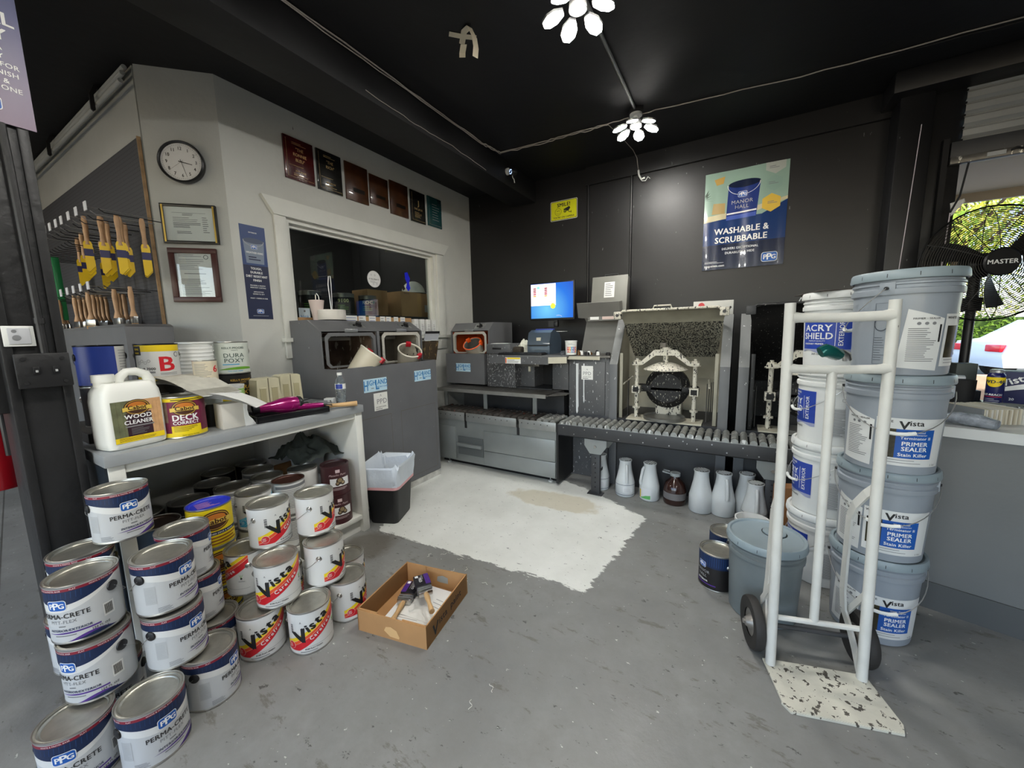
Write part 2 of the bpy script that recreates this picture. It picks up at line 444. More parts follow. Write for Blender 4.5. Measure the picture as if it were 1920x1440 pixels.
# ================================================================ ceiling fixtures
led = M('led_panel_glow', (255, 252, 245), emit=LAMP_W)
lampdark = M('lamp_heatsink', (150, 150, 148), .35, .7)
galv = M('galvanised_conduit', (168, 170, 170), .35, .8, noise=.1)
def led_lamp(name, label, x, y, rz=0.):
    t = thing(name, label, 'ceiling light', (x, y, ZC), rz, 'multi-panel LED lamps screwed to the ceiling'); t.scale = (.86, .86, .95)
    b = MB(); b.box(-.055, -.055, -.035, .055, .055, 0, blackm, .004); b.cyl(.052, -.05, -.035, white, 24); b.build('junction_box', t)
    b = MB(); b.cyl(.022, -.075, -.05, white, 16); b.lathe([(.022, -.07), (.045, -.085), (.05, -.13), (.0, -.13)], lampdark, 24); b.build('lamp_socket', t)
    b = MB(); b.cyl(.035, -.135, -.125, led, 20); b.build('led_disc', t)
    for k in range(6):
        a = k*pi/3+.2
        X = Matrix.Rotation(a, 4, 'Z') @ Matrix.Translation((.078, 0, -.122)) @ Matrix.Rotation(radians(17), 4, 'Y')
        b = MB()
        out = [(0, -.018), (.045, -.045), (.09, -.045), (.122, -.02), (.122, .02), (.09, .045), (.045, .045), (0, .018)]
        b.prism(out, 0, .012, lampdark, X=X)
        b.prism([(.006+u*.92, v*.88) for u, v in out], -.004, -.0005, led, X=X)
        b.build('led_panel', t)
    return t
led_lamp('led_ceiling_lamp', 'bright seven-panel LED lamp at the top edge of the photo', -.727, 1.905)
led_lamp('led_ceiling_lamp', 'bright seven-panel LED lamp nearer the black back wall, at the far end of the conduit', -.735, 3.125, .35)
for i, (x, y) in enumerate(((-.8, .55), (-.8, -1.2), (-.8, -2.9), (1.9, -.9), (1.9, -2.7), (-4.4, -.9), (-4.4, -2.8))):  # assumed lamps out of view, added to fill the room with light
    led_lamp('led_ceiling_lamp', 'LED lamp of the rows behind and beside the camera, outside the photo', x, y, i*.3)
b = MB(); b.tube([(-.728, 1.95, ZC-.012), (-.735, 3.08, ZC-.012)], .011, galv, 10)
single(b, 'conduit', 'bare metal conduit on the black ceiling between the two LED lamps', 'conduit')
# cables
cable = M('grey_cable', (168, 160, 152), .5)
def wavy(pts, r, amp=.004, seed=1, n=14, mat=None):
    rr = random.Random(seed); out = []
    for i in range(len(pts)-1):
        a, c = Vector(pts[i]), Vector(pts[i+1])
        for k in range(n): out.append(a.lerp(c, k/n)+Vector([rr.uniform(-amp, amp) for _ in range(3)]))
    out.append(Vector(pts[-1])); return out
zc = ZC-.008
b = MB(); p1 = [(-1.972, .2, zc-.0), (-1.972, 1.21, zc), (-1.97, 2.87, zc), (-1.93, 3.13, zc)]
b.tube(wavy(p1, .004, .003, 2), .0038, cable, 6); b.tube(wavy([(x+.008, y, z-.006) for x, y, z in p1], .004, .004, 3), .0038, cable, 6)
b.tube(wavy([(x+.004, y, z-.014) for x, y, z in p1], .004, .004, 9), .0035, cable, 6)
single(b, 'ceiling_cables', 'bundle of pale cables running along the top of the black beam', 'cable')
b = MB(); p1 = [(-1.93, 3.13, zc), (-1.51, 3.17, zc), (-1.25, 3.15, zc-.01), (-.97, 3.19, zc), (-.61, 3.2, zc), (.27, 3.32, zc), (1.24, 3.37, zc), (2.2, 3.4, zc)]
b.tube(wavy(p1, .004, .003, 4, 8), .0038, cable, 6); b.tube(wavy([(x, y+.012, z-.004) for x, y, z in p1[:4]], .004, .006, 5, 8), .0038, cable, 6)
b.tube(wavy([(.5, 3.36, zc), (1.24, 3.40, zc-.005), (2.2, 3.43, zc)], .004, .004, 6, 8), .005, blackm, 6)
single(b, 'ceiling_cables', 'pale cable crossing the ceiling past the farther LED lamp towards the shop window', 'cable')
b = MB(); b.tube(wavy([(-1.975, 1.7, 2.75), (-1.975, 2.1, 2.735), (-1.975, 2.5, 2.745), (-1.97, 2.95, 2.72)], .003, .003, 7, 8), .0022, cable, 6)
single(b, 'thin_wire', 'thin pale wire along the lower edge of the black beam', 'wire')
# masking tape hanging from the ceiling
tape = M('masking_tape', (206, 196, 172), .7)
b = MB()
def ribbon(pts, w, side): 
    vs_ = []; fs = []
    sd = Vector(side).normalized()*w/2
    for p in pts: vs_ += [Vector(p)-sd, Vector(p)+sd]
    for i in range(len(pts)-1): fs.append([2*i, 2*i+2, 2*i+3, 2*i+1])
    return vs_, fs
for pts, sd in ((((-1.43, 1.93, ZC-.002), (-1.36, 1.86, ZC-.004), (-1.31, 1.84, ZC-.012), (-1.29, 1.855, ZC-.06), (-1.285, 1.86, ZC-.11), (-1.295, 1.865, ZC-.15)), (.35, 1, 0)),
                (((-1.44, 1.83, ZC-.003), (-1.39, 1.88, ZC-.005), (-1.33, 1.93, ZC-.004)), (1, -1, 0)),
                (((-1.42, 1.935, ZC-.002), (-1.45, 1.96, ZC-.02), (-1.455, 1.965, ZC-.04)), (1, .6, 0))):
    v_, f_ = ribbon(pts, .035, sd); b.add(v_, f_, tape)
    b.add([Vector(q)+Vector((0, 0, .0006)) for q in v_], [list(reversed(x)) for x in f_], tape)
single(b, 'masking_tape', 'strip of masking tape dangling from the black ceiling', 'tape')
# cameras
def sec_cam(x, y, z, label, lit=True):
    t = thing('security_camera', label, 'camera', (x, y, z), 0)
    b = MB(); b.cyl(.03, 0, .025, white, 20, T(rx=0, ry=pi/2)); b.cyl(.012, .02, .06, white, 12, T(ry=pi/2)); b.build('mount', t)
    X = T(.075, -.01, -.02) @ Matrix.Rotation(radians(-28), 4, 'Z') @ Matrix.Rotation(pi/2+.1, 4, 'X')
    b = MB(); b.lathe([(0, -.03), (.026, -.03), (.03, -.02), (.03, .02), (.027, .026), (0, .026)], black, 24, X)
    b.build('camera_body', t)
    b = MB(); b.lathe([(.016, .0262), (.021, .0262), (.021, .028), (.016, .028)], M('ring_led', (190, 215, 255), emit=1.6), 24, X, .4, pi-.2)
    b.lathe([(.016, .0262), (.021, .0262), (.021, .028), (.016, .028)], M('ring_led', (190, 215, 255), emit=1.6), 24, X, pi+.4, 2*pi-.2); b.build('light_ring', t)
    b = MB(); b.tube([(.0, 0, .03), (-.01, .01, .06), (-.03, 0, .08), (-.02, -.1, .085)], .003, white, 6)
    b.tube([(.06, 0, -.04), (.07, -.01, -.07), (.085, -.01, -.09), (.09, -.01, -.12)], .004, white, 6); b.build('camera_cable', t)
sec_cam(-1.98, 3.32, 2.83, 'round black security camera with a lit ring on the side of the black beam')
t = thing('camera_bracket', 'small white bracket with loose wire high on the black back wall', 'bracket', (-.88, YB-.03, 2.79))
b = MB(); b.cyl(.018, 0, .02, white, 16, T(y=.028, rx=pi/2)); b.tube([(0, 0, 0), (.01, -.02, -.05), (.03, -.02, -.09), (.06, -.01, -.08)], .009, white, 8); b.build('arm', t)
b = MB(); b.tube([(.02, -.02, -.06), (.04, -.03, -.11), (.07, -.02, -.11), (.09, -.02, -.08), (.11, -.02, -.1)], .004, white, 6); b.build('wire', t)
b = MB(); b.tube([(-.97, 3.19, zc), (-.93, 3.45, ZC-.01), (-.90, 3.75, ZC-.01), (-.895, 3.88, ZC-.03), (-.89, 3.89, 2.85), (-.88, 3.89, 2.79)], .003, cable, 6)
single(b, 'thin_wire', 'thin wire dropping from the ceiling cable to the small white bracket', 'wire')
# hanging pull wires beside the window post
b = MB(); b.tube([(.93, 3.55, 2.55), (.91, 3.56, 1.9), (.885, 3.57, 1.2)], .0022, M('string', (190, 180, 185), .6), 6)
single(b, 'hanging_string', 'thin pale string hanging down in front of the dark window post', 'string')
b = MB(); b.tube([(1.12, 3.6, 2.0), (1.10, 3.6, 1.2)], .003, M('string'), 6); b.tube([(1.12, 3.6, 2.0), (1.16, 3.62, 2.1), (1.19, 3.65, 2.3)], .005, blackm, 6)
b.prism([(-.03, 0), (.03, .02), (.035, 0), (-.02, -.08)], 0, .006, galv, X=T(1.15, 3.62, 2.06, rx=pi/2))
single(b, 'pull_cord', 'pull cord of the roller shutter hanging beside the window frame', 'cord')
# ================================================================ paint cans
CR, CH = .0825, .190
lab_white = M('can_label_white', (214, 214, 210), .38)
lab_grey = M('can_label_grey', (190, 192, 192), .36)
lab_maroon = M('can_band_maroon', (128, 28, 46), .4)
lab_navy2 = M('can_navy_ray', (26, 58, 104), .45)
lab_dark = M('label_charcoal', (48, 47, 47), .45)
can_black = M('can_black_label', (26, 24, 24), .4)
can_yellow = M('can_yellow', (232, 206, 22), .4)
can_brown = M('can_brown_label', (64, 30, 34), .35)
can_blue = M('can_blue', (44, 66, 150), .4)
can_slate = M('can_slate_blue', (58, 78, 104), .4)
orange_ink = M('orange_ink', (222, 92, 28), .45)
teal_ink = M('teal_ink', (30, 110, 120), .5)
cyan_ink = M('cyan_ink', (60, 170, 215), .5)
gold_ink = M('gold_ink', (200, 160, 60), .45)
brown_ink = M('brown_ink', (70, 38, 18), .5)
green_ink = M('green_ink', (110, 170, 50), .5)
lid_blue = M('lid_blue', (48, 60, 190), .35)
wood_tan = M('bare_wood', (196, 160, 112), .6, noise=.12, nscale=12)
cs = cylsurf(CR+.0004)
def us(a, b, n=24): return [CR*radians(a+(b-a)*i/n) for i in range(n+1)]
D = lambda deg: CR*radians(deg)

def logo(mb, sf, u, v, w, d=.0012):
    """blue rounded badge with white outline and three letters, the middle one raised"""
    h = w*.66
    mb.rrect(sf, u-w/2-w*.035, v-h/2-w*.035, u+w/2+w*.035, v+h/2+w*.035, w*.17, inkw, d)
    mb.rrect(sf, u-w/2, v-h/2, u+w/2, v+h/2, w*.15, blue_ppg, d+.0004)
    mb.text(sf, 'P', u-w*.27, v-w*.17, w*.50, inkw, d+.0008, .03)
    mb.text(sf, 'P', u, v-w*.22, w*.68, inkw, d+.0008, .03)
    mb.text(sf, 'G', u+w*.28, v-w*.17, w*.46, inkw, d+.0008, .03)

def art_ppg(b):
    b.rect(cs, D(-180), .008, D(180), .183, lab_grey, 0, 64)
    hi = lambda u: .172
    def lo(u):
        t = u/CR*57.3
        if t < -90: return .150
        if t < 5: return .150-.022*(0.5-0.5*cos(pi*(t+90)/95))
        if t < 100: return .128+.044*(1-cos(pi*.5*(t-5)/95))
        return .172
    b.band(cs, us(-180, 100, 70), lo, hi, navy, .0004)
    b.rect(cs, D(-180), .172, D(180), .181, lab_maroon, .0005, 64)
    for t in (-150, -60, 30, 120): b.text(cs, 'FLAT', D(t), .1745, .006, inkw, .001)
    for t in (-100, -10, 75): b.text(cs, 'WHITE & PASTEL BASE', D(t), .1745, .006, inkw, .001)
    for k in range(17):
        t = -80+k*7.5; u = D(t); top = .169; bot = max(lo(u)+.003, lo(u)*.3+.172*.7-.012)
        if top-bot > .004: b.poly(cs, [(u, bot), (u+.0012, bot), (u+.0030-(.001 if k < 8 else 0), top), (u+.0012, top)], lab_navy2, .0007)
    # silver swoosh
    b.band(cs, us(-85, 100, 40), lambda u: lo(u)-.012+.012*sin(u/CR*.9-1), lambda u: lo(u), lab_white, .0003)
    logo(b, cs, 0, .129, .046)
    b.text(cs, 'PERMA-CRETE', D(6), .0865, .0215, lab_dark, .001, .02, sx=.9)
    b.text(cs, 'PITT-FLEX', D(6), .0695, .0148, inkg, .001, 0, sx=.95)
    b.lines(cs, D(-2), .057, D(18), .064, 1, inkg, .001, .5)
    b.text(cs, 'INTERIOR/EXTERIOR', D(14), .0435, .0105, navy, .001, .02, .15)
    b.band(cs, us(-30, 62, 20), lambda u: .035, lambda u: .035+.005*min(1, (u-D(-30))/.05), purple_ink, .0006)
    b.lines(cs, D(-12), .026, D(48), .032, 1, inkg, .001, .5, nu=6)
    b.band(cs, us(8, 88, 24), lambda u: .008, lambda u: .008+.017*max(0, sin(pi*(u/CR*57.3-8)/80))**1.3, purple_ink, .0006)
    b.band(cs, us(22, 88, 24), lambda u: .008, lambda u: .008+.011*max(0, sin(pi*(u/CR*57.3-22)/66))**1.3, navy, .001)
    b.lines(cs, D(-62), .012, D(-30), .030, 4, inkg, .0008, .35, 3)
    b.text(cs, '124 FL OZ', D(62), .026, .009, lab_dark, .001, .02); b.text(cs, '3.66 L', D(66), .016, .008, lab_dark, .001, .02)
    barcode(b, cs, D(78), .055, .022, .032)
    b.rect(cs, D(-84), .045, D(-62), .108, M('faded_tag', (176, 178, 178), .5), .0006, 4)
    b.lines(cs, D(-82), .05, D(-64), .10, 9, inklg, .001, .3, 5)
def barcode(b, sf, u, v, w, h, d=.001, vert=False):
    b.rect(sf, u-w*.65, v-h*.2, u+w*.65, v+h*1.15, lab_white, d-.0003, 2)
    r = random.Random(5)
    x = 0.
    L = w if not vert else h
    while x < L:
        q = r.uniform(.06, .15)*L
        if x+q > L: break
        if vert: b.rect(sf, u-w/2, v+x, u+w/2, v+x+q*.6, ink, d)
        else: b.rect(sf, u-w/2+x, v, u-w/2+x+q*.6, v+h, ink, d)
        x += q
def art_vista(b, colors=None, word='Carefree'):
    b.rect(cs, D(-180), .008, D(180), .183, lab_white, 0, 64)
    base = lambda u: .034+.132*max(0., min(1.3, (u/CR*57.3+78)/160))**1.2
    c3 = colors or (red_ink, M('vista_orange', (228, 84, 32), .45), yellow_ink)
    def L(k): return lambda u: max(.022, min(.183, base(u)-.028+k*.0205+(.010 if k else 0)*0))
    U = us(-80, 92, 60)
    b.band(cs, U, lambda u: min(.183, max(.022, base(u)-.038)), lambda u: min(.183, max(.022, base(u)-.006)), c3[0], .0004)
    b.band(cs, U, lambda u: min(.183, max(.022, base(u)-.007)), lambda u: min(.183, max(.022, base(u)+.009)), c3[1], .0005)
    b.band(cs, U, lambda u: min(.183, max(.022, base(u)+.0088)), lambda u: min(.183, max(.022, base(u)+.026)), c3[2], .0005)
    for off in (-.0062, .0088): b.band(cs, U, lambda u: min(.182, max(.022, base(u)+off)), lambda u: min(.1826, max(.0226, base(u)+off+.0009)), inkw, .0007)
    # slanted word following the band
    def txt(word, t0, off, size, mat, step, d, bold, sc=None):
        t = t0
        for i, ch in enumerate(word):
            u = D(t); sl = atan2(base(u+.002)-base(u-.002), .004)
            V_, _f = glyphs(ch, bold); wd = (max(p[0] for p in V_)-min(p[0] for p in V_))*size
            s_ = size*(1.6 if (sc and i == 0) else 1)
            b.text(cs, ch, u, base(u)+off-(size*.5 if (sc and i == 0) else 0), s_, mat, d, bold, 0, 1., rot=sl*.82, align='L')
            t += (wd*(1.12 if (sc and i == 0) else 1)*cos(sl*.82)+size*step)/CR*57.3
    txt('Vista', -38, .017, .053, ink, .05, .0012, .05, True)
    if word: txt(word, -4, -.024, .0225, inkw, .10, .0012, .02)
    b.disc(cs, D(-60), .045, .0165, inkw, .0009); b.disc(cs, D(-60), .045, .0155, c3[0], .0012)
    b.lines(cs, D(-68), .036, D(-53), .053, 4, inkw, .0016, .3, 4)
    b.text(cs, 'A', D(-28), .143, .011, inkg, .001, .02)
    barcode(b, cs, D(-55), .100, .011, .042, vert=True)
    b.rect(cs, D(-80), .0345, D(90), .0352, ink, .0003, 20)
    b.text(cs, '8100 FLAT FINISH', D(2), .0235, .0082, ink, .001, .03); b.lines(cs, D(-34), .012, D(40), .018, 1, inkg, .001, .5, nu=6)
    for k in range(3): b.tube([cs(D(70), .085, .001), cs(D(70+k*5-5), .10, .001)], .0006, green_ink, 4)
    b.disc(cs, D(70), .082, .004, ink, .001); b.lines(cs, D(62), .066, D(80), .074, 2, inkg, .001, .3)
def cabot_badge(b, sf, u, v, w, d=.001, word=True):
    h = w*.36
    b.disc(sf, u, v, w*.5, brown_ink, d, 24, h*1.05); b.disc(sf, u, v, w*.46, gold_ink, d+.0004, 24, h*.92)
    b.disc(sf, u, v, w*.43, brown_ink, d+.0008, 24, h*.84)
    b.disc(sf, u, v+h*.22, w*.34, M('deck_orange', (196, 116, 40), .5), d+.0012, 20, h*.5)
    b.band(sf, [u-w*.55+w*1.1*i/8 for i in range(9)], lambda x: v-h*.34-.12*w*((x-u)/w)**2, lambda x: v+h*.16-.12*w*((x-u)/w)**2, M('badge_gold', (222, 190, 84), .45), d+.0016)
    b.text(sf, 'Cabot', u, v-h*.28, w*.27, brown_ink, d+.002, .035)
def art_cabot_yellow(b):
    b.rect(cs, D(-180), .008, D(180), .183, can_yellow, 0, 64)
    cabot_badge(b, cs, 0, .128, .118)
    b.band(cs, us(-70, 75, 30), lambda u: .062, lambda u: .078, navy, .0005)
    lp = plane((0, 0, .1802), (1, 0, 0), (0, 1, 0)); b.lines(lp, -.045, -.03, .04, .045, 7, M('lid_pink_ink', (210, 150, 190), .5), .0003, .35, 4)
    b.text(cs, 'SOLID TONED DECK & SIDING', D(2), .066, .0095, inkw, .001, .02)
    for k, (a, c) in enumerate(((-60, 62), (-62, 50), (-50, 60))):
        b.rect(cs, D(a), .046-k*.014, D(c), .053-k*.014, M('plank_brown', (150, 92, 24), .5), .0006, 16)
def art_cabot_blue(b):
    b.rect(cs, D(-180), .008, D(180), .183, can_slate, 0, 64)
    b.rect(cs, D(52), .008, D(72), .175, can_yellow, .0005, 4); b.rect(cs, D(-72), .008, D(72), .02, can_yellow, .0004, 20)
    cabot_badge(b, cs, D(5), .142, .1)
    b.text(cs, 'DECK & FENCE', D(6), .103, .016, inkw, .001, .03, .1)
    b.rect(cs, D(-60), .082, D(52), .098, purple_ink, .0006, 16); b.text(cs, 'STAIN + SEALER', D(10), .085, .01, inkw, .001, .02)
    b.lines(cs, D(-50), .028, D(45), .075, 5, inkg, .001, .25, 7, 8)
def art_metallic(b):
    b.rect(cs, D(-180), .004, D(180), .187, can_brown, 0, 64)
    b.text(cs, 'Metallic Paint', D(5), .128, .018, M('pale_pink_ink', (220, 196, 196), .5), .001, 0, .3)
    b.rect(cs, D(-28), .060, D(55), .112, inkw, .0006, 12)
    for u, v, r in ((12, .094, .022), (2, .078, .013), (24, .08, .014)):
        b.disc(cs, D(u), v, r, M('pot_shade', (70, 58, 48), .5), .001); b.disc(cs, D(u), v+r*.2, r*.6, M('pot_brass', (176, 156, 120), .3, .6), .0014)
    b.rect(cs, D(-4), .148, D(14), .168, M('pale_pink_ink'), .0006, 3); b.lines(cs, D(-26), .035, D(50), .052, 3, M('pale_pink_ink'), .001, .3, 6, 6)
    b.rect(cs, D(-55), .03, D(-38), .07, inklg, .0006, 3)
def art_orange_white(b):
    b.rect(cs, D(-180), .008, D(180), .183, lab_white, 0, 64)
    for a, c, v0, v1 in ((-30, -24, .05, .172), (-80, -24, .168, .174), (-30, 60, .05, .056)): b.rect(cs, D(a), v0, D(c), v1, orange_ink, .0006, 8)
    b.rect(cs, D(-30), .01, D(70), .048, can_blue, .0006, 10); b.lines(cs, D(-76), .1, D(-36), .16, 8, inklg, .0008, .3, 3, 4)
def art_dark(b, col=None): 
    b.rect(cs, D(-180), .008, D(180), .183, col or can_black, 0, 64)
    b.lines(cs, D(-40), .05, D(35), .14, 7, inkg, .0008, .25, 9, 6)
def art_primer(b):
    b.rect(cs, D(-180), .008, D(180), .183, lab_white, 0, 64); b.lines(cs, D(-60), .04, D(60), .15, 12, inkg, .0008, .3, 8, 6)
    b.rect(cs, D(-70), .155, D(70), .172, inkg, .0006, 12)
def art_teal(b):
    b.rect(cs, D(-180), .008, D(180), .183, M('label_cream', (200, 198, 180), .5), 0, 64)
    b.rect(cs, D(-180), .10, D(180), .14, teal_ink, .0005, 48); b.ring(cs, D(20), .12, .01, .013, lab_white, .001); b.disc(cs, D(25), .05, .018, can_black, .001)
def art_b(b):
    b.rect(cs, D(-180), .004, D(180), .187, lab_white, 0, 64)
    b.rect(cs, D(-70), .152, D(86), .183, yellow_ink, .0005, 24); b.rect(cs, D(-70), .006, D(86), .028, yellow_ink, .0005, 24)
    b.rect(cs, D(-110), .006, D(-66), .183, navy, .0006, 8)
    b.rect(cs, D(-66), .135, D(-38), .18, ink, .0010, 4); b.text(cs, 'SEAL', D(-52), .160, .012, yellow_ink, .0014, .03); b.text(cs, 'MAX', D(-52), .142, .011, yellow_ink, .0014, .03)
    b.text(cs, 'B', D(30), .056, .10, red_ink, .001, .03, sx=1.2)
    b.text(cs, '-Shell 7000', D(-30), .062, .017, ink, .001, .03); b.rect(cs, D(-62), .046, D(-4), .055, M('dull_red', (110, 40, 44), .5), .0008, 6)
    for k in range(4): b.ring(cs, D(-48+k*10), .098+.008*(k % 2), .006, .0072, ink, .001, 6)
    b.lines(cs, D(8), .034, D(58), .048, 2, inkg, .001, .3, 2, 5); b.disc(cs, D(62), .135, .013, inkg, .001); b.disc(cs, D(62), .135, .009, lab_white, .0014)
def art_dura(b, dark=False):
    bg = can_black if dark else M('dura_pale', (208, 214, 204), .4); tx = gold_ink if dark else M('dura_green_grey', (70, 92, 84), .5)
    b.rect(cs, D(-180), .006, D(180), .185, bg, 0, 64)
    b.text(cs, 'KELLY-MOORE', D(4), .148, .0165, tx, .001, .02); b.text(cs, 'PAINTS', D(8), .136, .0095, tx, .001)
    b.text(cs, 'DURA', D(5), .098, .034, tx, .001, .006, sx=1.1); b.text(cs, 'POXY', D(5), .068, .034, tx, .001, .006, sx=1.1)
    b.lines(cs, D(-38), .052, D(50), .062, 1, M('red_brown_ink', (120, 40, 40), .5) if dark else cyan_ink, .001, .5, 3, 8)
    if not dark:
        b.band(cs, us(-60, 75, 20), lambda u: .026, lambda u: .030+.012*sin(u/CR*1.3+1), green_ink, .0006)
        b.text(cs, 'TWO PART PRIME', D(4), .014, .009, cyan_ink, .001, .02)
def art_blue(b):
    b.rect(cs, D(-180), .004, D(180), .187, lab_white, 0, 64); b.rect(cs, D(-150), .004, D(25), .187, can_blue, .0005, 40)
    b.lines(cs, D(34), .04, D(80), .17, 10, inklg, .0008, .3, 3, 4)
def art_deck(b):
    mar = M('deck_maroon', (112, 28, 62), .4)
    b.rect(cs, D(-180), .008, D(180), .183, can_yellow, 0, 64)
    b.rect(cs, D(-85), .026, D(85), .168, mar, .0004, 30); b.rect(cs, D(-85), .075, D(-42), .168, M('weathered_wood', (120, 96, 80), .6, noise=.2, nscale=40), .0006, 8)
    for k in range(5): b.rect(cs, D(44+k*9), .03, D(44.6+k*9), .165, M('deck_line', (70, 18, 40), .5), .0007)
    cabot_badge(b, cs, D(2), .137, .095)
    b.text(cs, 'DECK', D(2), .082, .037, inkw, .001, .035, sx=.95); b.text(cs, 'CORRECT', D(2), .064, .0205, inkw, .001, .03, sx=.98)
    b.rect(cs, D(-36), .016, D(40), .058, can_yellow, .0007, 8); b.lines(cs, D(-30), .03, D(34), .056, 5, ink, .0011, .3, 6, 6)
    b.text(cs, 'PREP DECK PRIMER', D(10), .011, .007, ink, .001); b.lines(cs, D(-30), .171, D(45), .179, 1, ink, .001, .4, 2, 8)
def art_manor(b):
    b.rect(cs, D(-180), .004, D(180), .187, can_black, 0, 64); b.rect(cs, D(-180), .12, D(180), .185, navy, .0004, 48)
    for k in range(24): b.rect(cs, D(-85+k*7), .13, D(-83+k*7), .18, lab_navy2, .0007)
    logo(b, cs, 0, .125, .04); b.text(cs, 'MANOR', D(3), .085, .02, inklg, .001); b.text(cs, 'HALL', D(3), .062, .02, inklg, .001)
    b.text(cs, 'EXTERIOR', D(4), .04, .012, inkw, .001, .02); b.rect(cs, D(-40), .026, D(50), .032, purple_ink, .0006, 8)

def make_can(name, label, art, group=None, lid=None, ears='black', body=None, h=CH, r=CR, handle=True, rim=None):
    t = thing(name, label, 'paint can', group=group)
    k = r/CR; X = Matrix.Diagonal((k, k, h/CH, 1)); rim = rim or tin
    b = MB(); b.lathe([(0, .004), (.079, .004), (.0815, 0), (.0838, .002), (.0838, .006), (CR, .0085), (CR, .182), (.0842, .184), (.0848, .187), (.0842, .190), (.082, .190), (.081, .187)], body or rim, 48, X)
    cbody = b.build('can_body', t)
    b = MB(); b.lathe([(.081, .187), (.078, .1885), (.0765, .189), (.0745, .1885), (.0735, .184), (.0715, .1825), (.0705, .1838), (.069, .183), (.067, .1795), (.0, .1795)], lid or tin_lid, 48, X); b.build('lid', t)
    b = MB(); art(b); b.v = [tuple(X @ Vector(v)) for v in b.v]; b.build('label_wrap', t)
    em = black if ears == 'black' else tin
    if handle:
        for sgn in (-1, 1):
            b = MB()
            if ears == 'black': b.lathe([(0, .007), (.010, .0065), (.0155, .004), (.0165, 0)], em, 20, X @ T(sgn*(CR), 0, .135, ry=sgn*pi/2))
            else: b.lathe([(0, .004), (.004, .0065), (.006, .003), (.0085, .0045), (.0105, .002), (.0125, .0)], em, 20, X @ T(sgn*(CR), 0, .135, ry=sgn*pi/2))
            b.build('handle_ear', cbody)
        b = MB(); P = []
        for i in range(17):
            a = pi*i/16; P.append(X @ Vector(((CR+.006)*cos(a), (CR+.010)*sin(a)*.97, .135-.075*sin(a))))
        b.tube(P, .0013, wire_m, 6); b.build('wire_handle', t)
    return t
first_use = {}
def can(kind, x, y, z, off, label, group=None):
    """place a can of a kind at (x, y) on height z with its label turned off degrees right of the viewer"""
    spec = KINDS[kind]
    rz = face(x, y, off)
    if kind not in first_use:
        t = make_can(spec[0], label, spec[1], group, **spec[2]); t.location = (x, y, z); t.rotation_euler = (0, 0, rz); first_use[kind] = t
        return t
    return dup(first_use[kind], (x, y, z), rz, label, group)
KINDS = {
 'ppg': ('paint_can', art_ppg, {}),
 'vista': ('paint_can', art_vista, dict(ears='tin')),
 'vblue': ('paint_can', lambda b: art_vista(b, (cyan_ink, M('vista_sky', (40, 130, 190), .45), M('vista_cyan', (90, 190, 225), .45)), ''), dict(ears='tin')),
 'cyel': ('paint_can', art_cabot_yellow, dict(lid=lid_blue, ears='tin')),
 'cblue': ('paint_can', art_cabot_blue, dict(ears='tin', lid=M('dark_lid', (60, 48, 42), .3, .8))),
 'met': ('paint_can', art_metallic, dict(body=can_brown, lid=M('brown_lid', (48, 30, 32), .4), handle=False, rim=can_brown)),
 'orw': ('paint_can', art_orange_white, dict(ears='tin')),
 'dark': ('paint_can', art_dark, dict(ears='tin', lid=M('grey_lid', (150, 148, 142), .4, .75))),
 'prim': ('paint_can', art_primer, dict(ears='tin')),
 'teal': ('paint_can', art_teal, dict(ears='tin')),
 'rust': ('paint_can', art_primer, dict(ears='tin', lid=M('rusty_lid', (74, 46, 38), .4, .5))),
 'b': ('paint_can', art_b, dict(ears='tin', rim=M('dark_rim', (40, 40, 44), .3, .7))),
 'dura': ('paint_can', art_dura, dict(ears='tin')),
 'durad': ('paint_can', lambda b: art_dura(b, True), dict(ears='tin', rim=M('dark_rim'))),
 'blue': ('paint_can', art_blue, dict(ears='black', rim=M('dark_rim'))),
 'deck': ('paint_can', art_deck, dict(ears='tin')),
 'manor': ('paint_can', art_manor, dict(ears='tin')),
 'six': ('paint_can', lambda b: (b.rect(cs, D(-180), .008, D(180), .183, M('aged_label', (206, 196, 172), .5), 0, 64), b.lines(cs, D(-60), .03, D(30), .165, 12, inkg, .0008, .3, 4, 6), b.text(cs, '6', D(45), .09, .08, red_ink, .001, .02)), dict(r=.05, h=.115, handle=False)),
}
G1 = 'grey and navy cans stacked at the front left'
S = .1905
can('ppg', -1.985, .415, 3*S, 16, 'grey and navy paint can alone on top of the front-left stack, logo facing us', G1)
can('ppg', -1.782, .262, 2*S, -46, 'grey and navy can in the third layer, leftmost, logo turned left, under the topmost can', G1)
can('ppg', -1.700, .436, 2*S, 42, 'grey and navy can third from the floor in the right column, ear at left', G1)
can('ppg', -1.853, .545, 2*S, 78, 'grey and navy can just behind the upper right column, touching the yellow cans', G1)
can('ppg', -1.985, .300, 2*S, -20, 'grey and navy can mostly hidden behind the topmost can, next to the black pillar', G1)
can('ppg', -1.745, .262, S, -53, 'grey and navy can second layer from the floor, leftmost, barcode on its right side', G1)
can('ppg', -1.672, .436, S, 42, 'grey and navy can second from the floor in the right column, ear at left', G1)
can('ppg', -1.845, .560, S, 72, 'grey and navy can second layer, only its edge showing behind the right column', G1)
can('ppg', -1.935, .270, S, -20, 'grey and navy can hidden behind the left column of the front stack', G1)
can('ppg', -1.555, .322, 0, 20, 'grey and navy can on the floor at the front, dented rim, logo right of centre', G1)
can('ppg', -1.662, .182, 0, -24, 'grey and navy can on the floor at the bottom left corner of the photo', G1)
can('ppg', -1.616, .501, 0, 55, 'grey and navy can on the floor at the right end of the front stack', G1)
can('ppg', -1.790, .585, 0, 80, 'grey and navy can on the floor behind the right end of the front stack', G1)
can('ppg', -1.86, .30, 0, -20, 'grey and navy can on the floor hidden under the back of the front stack', G1)
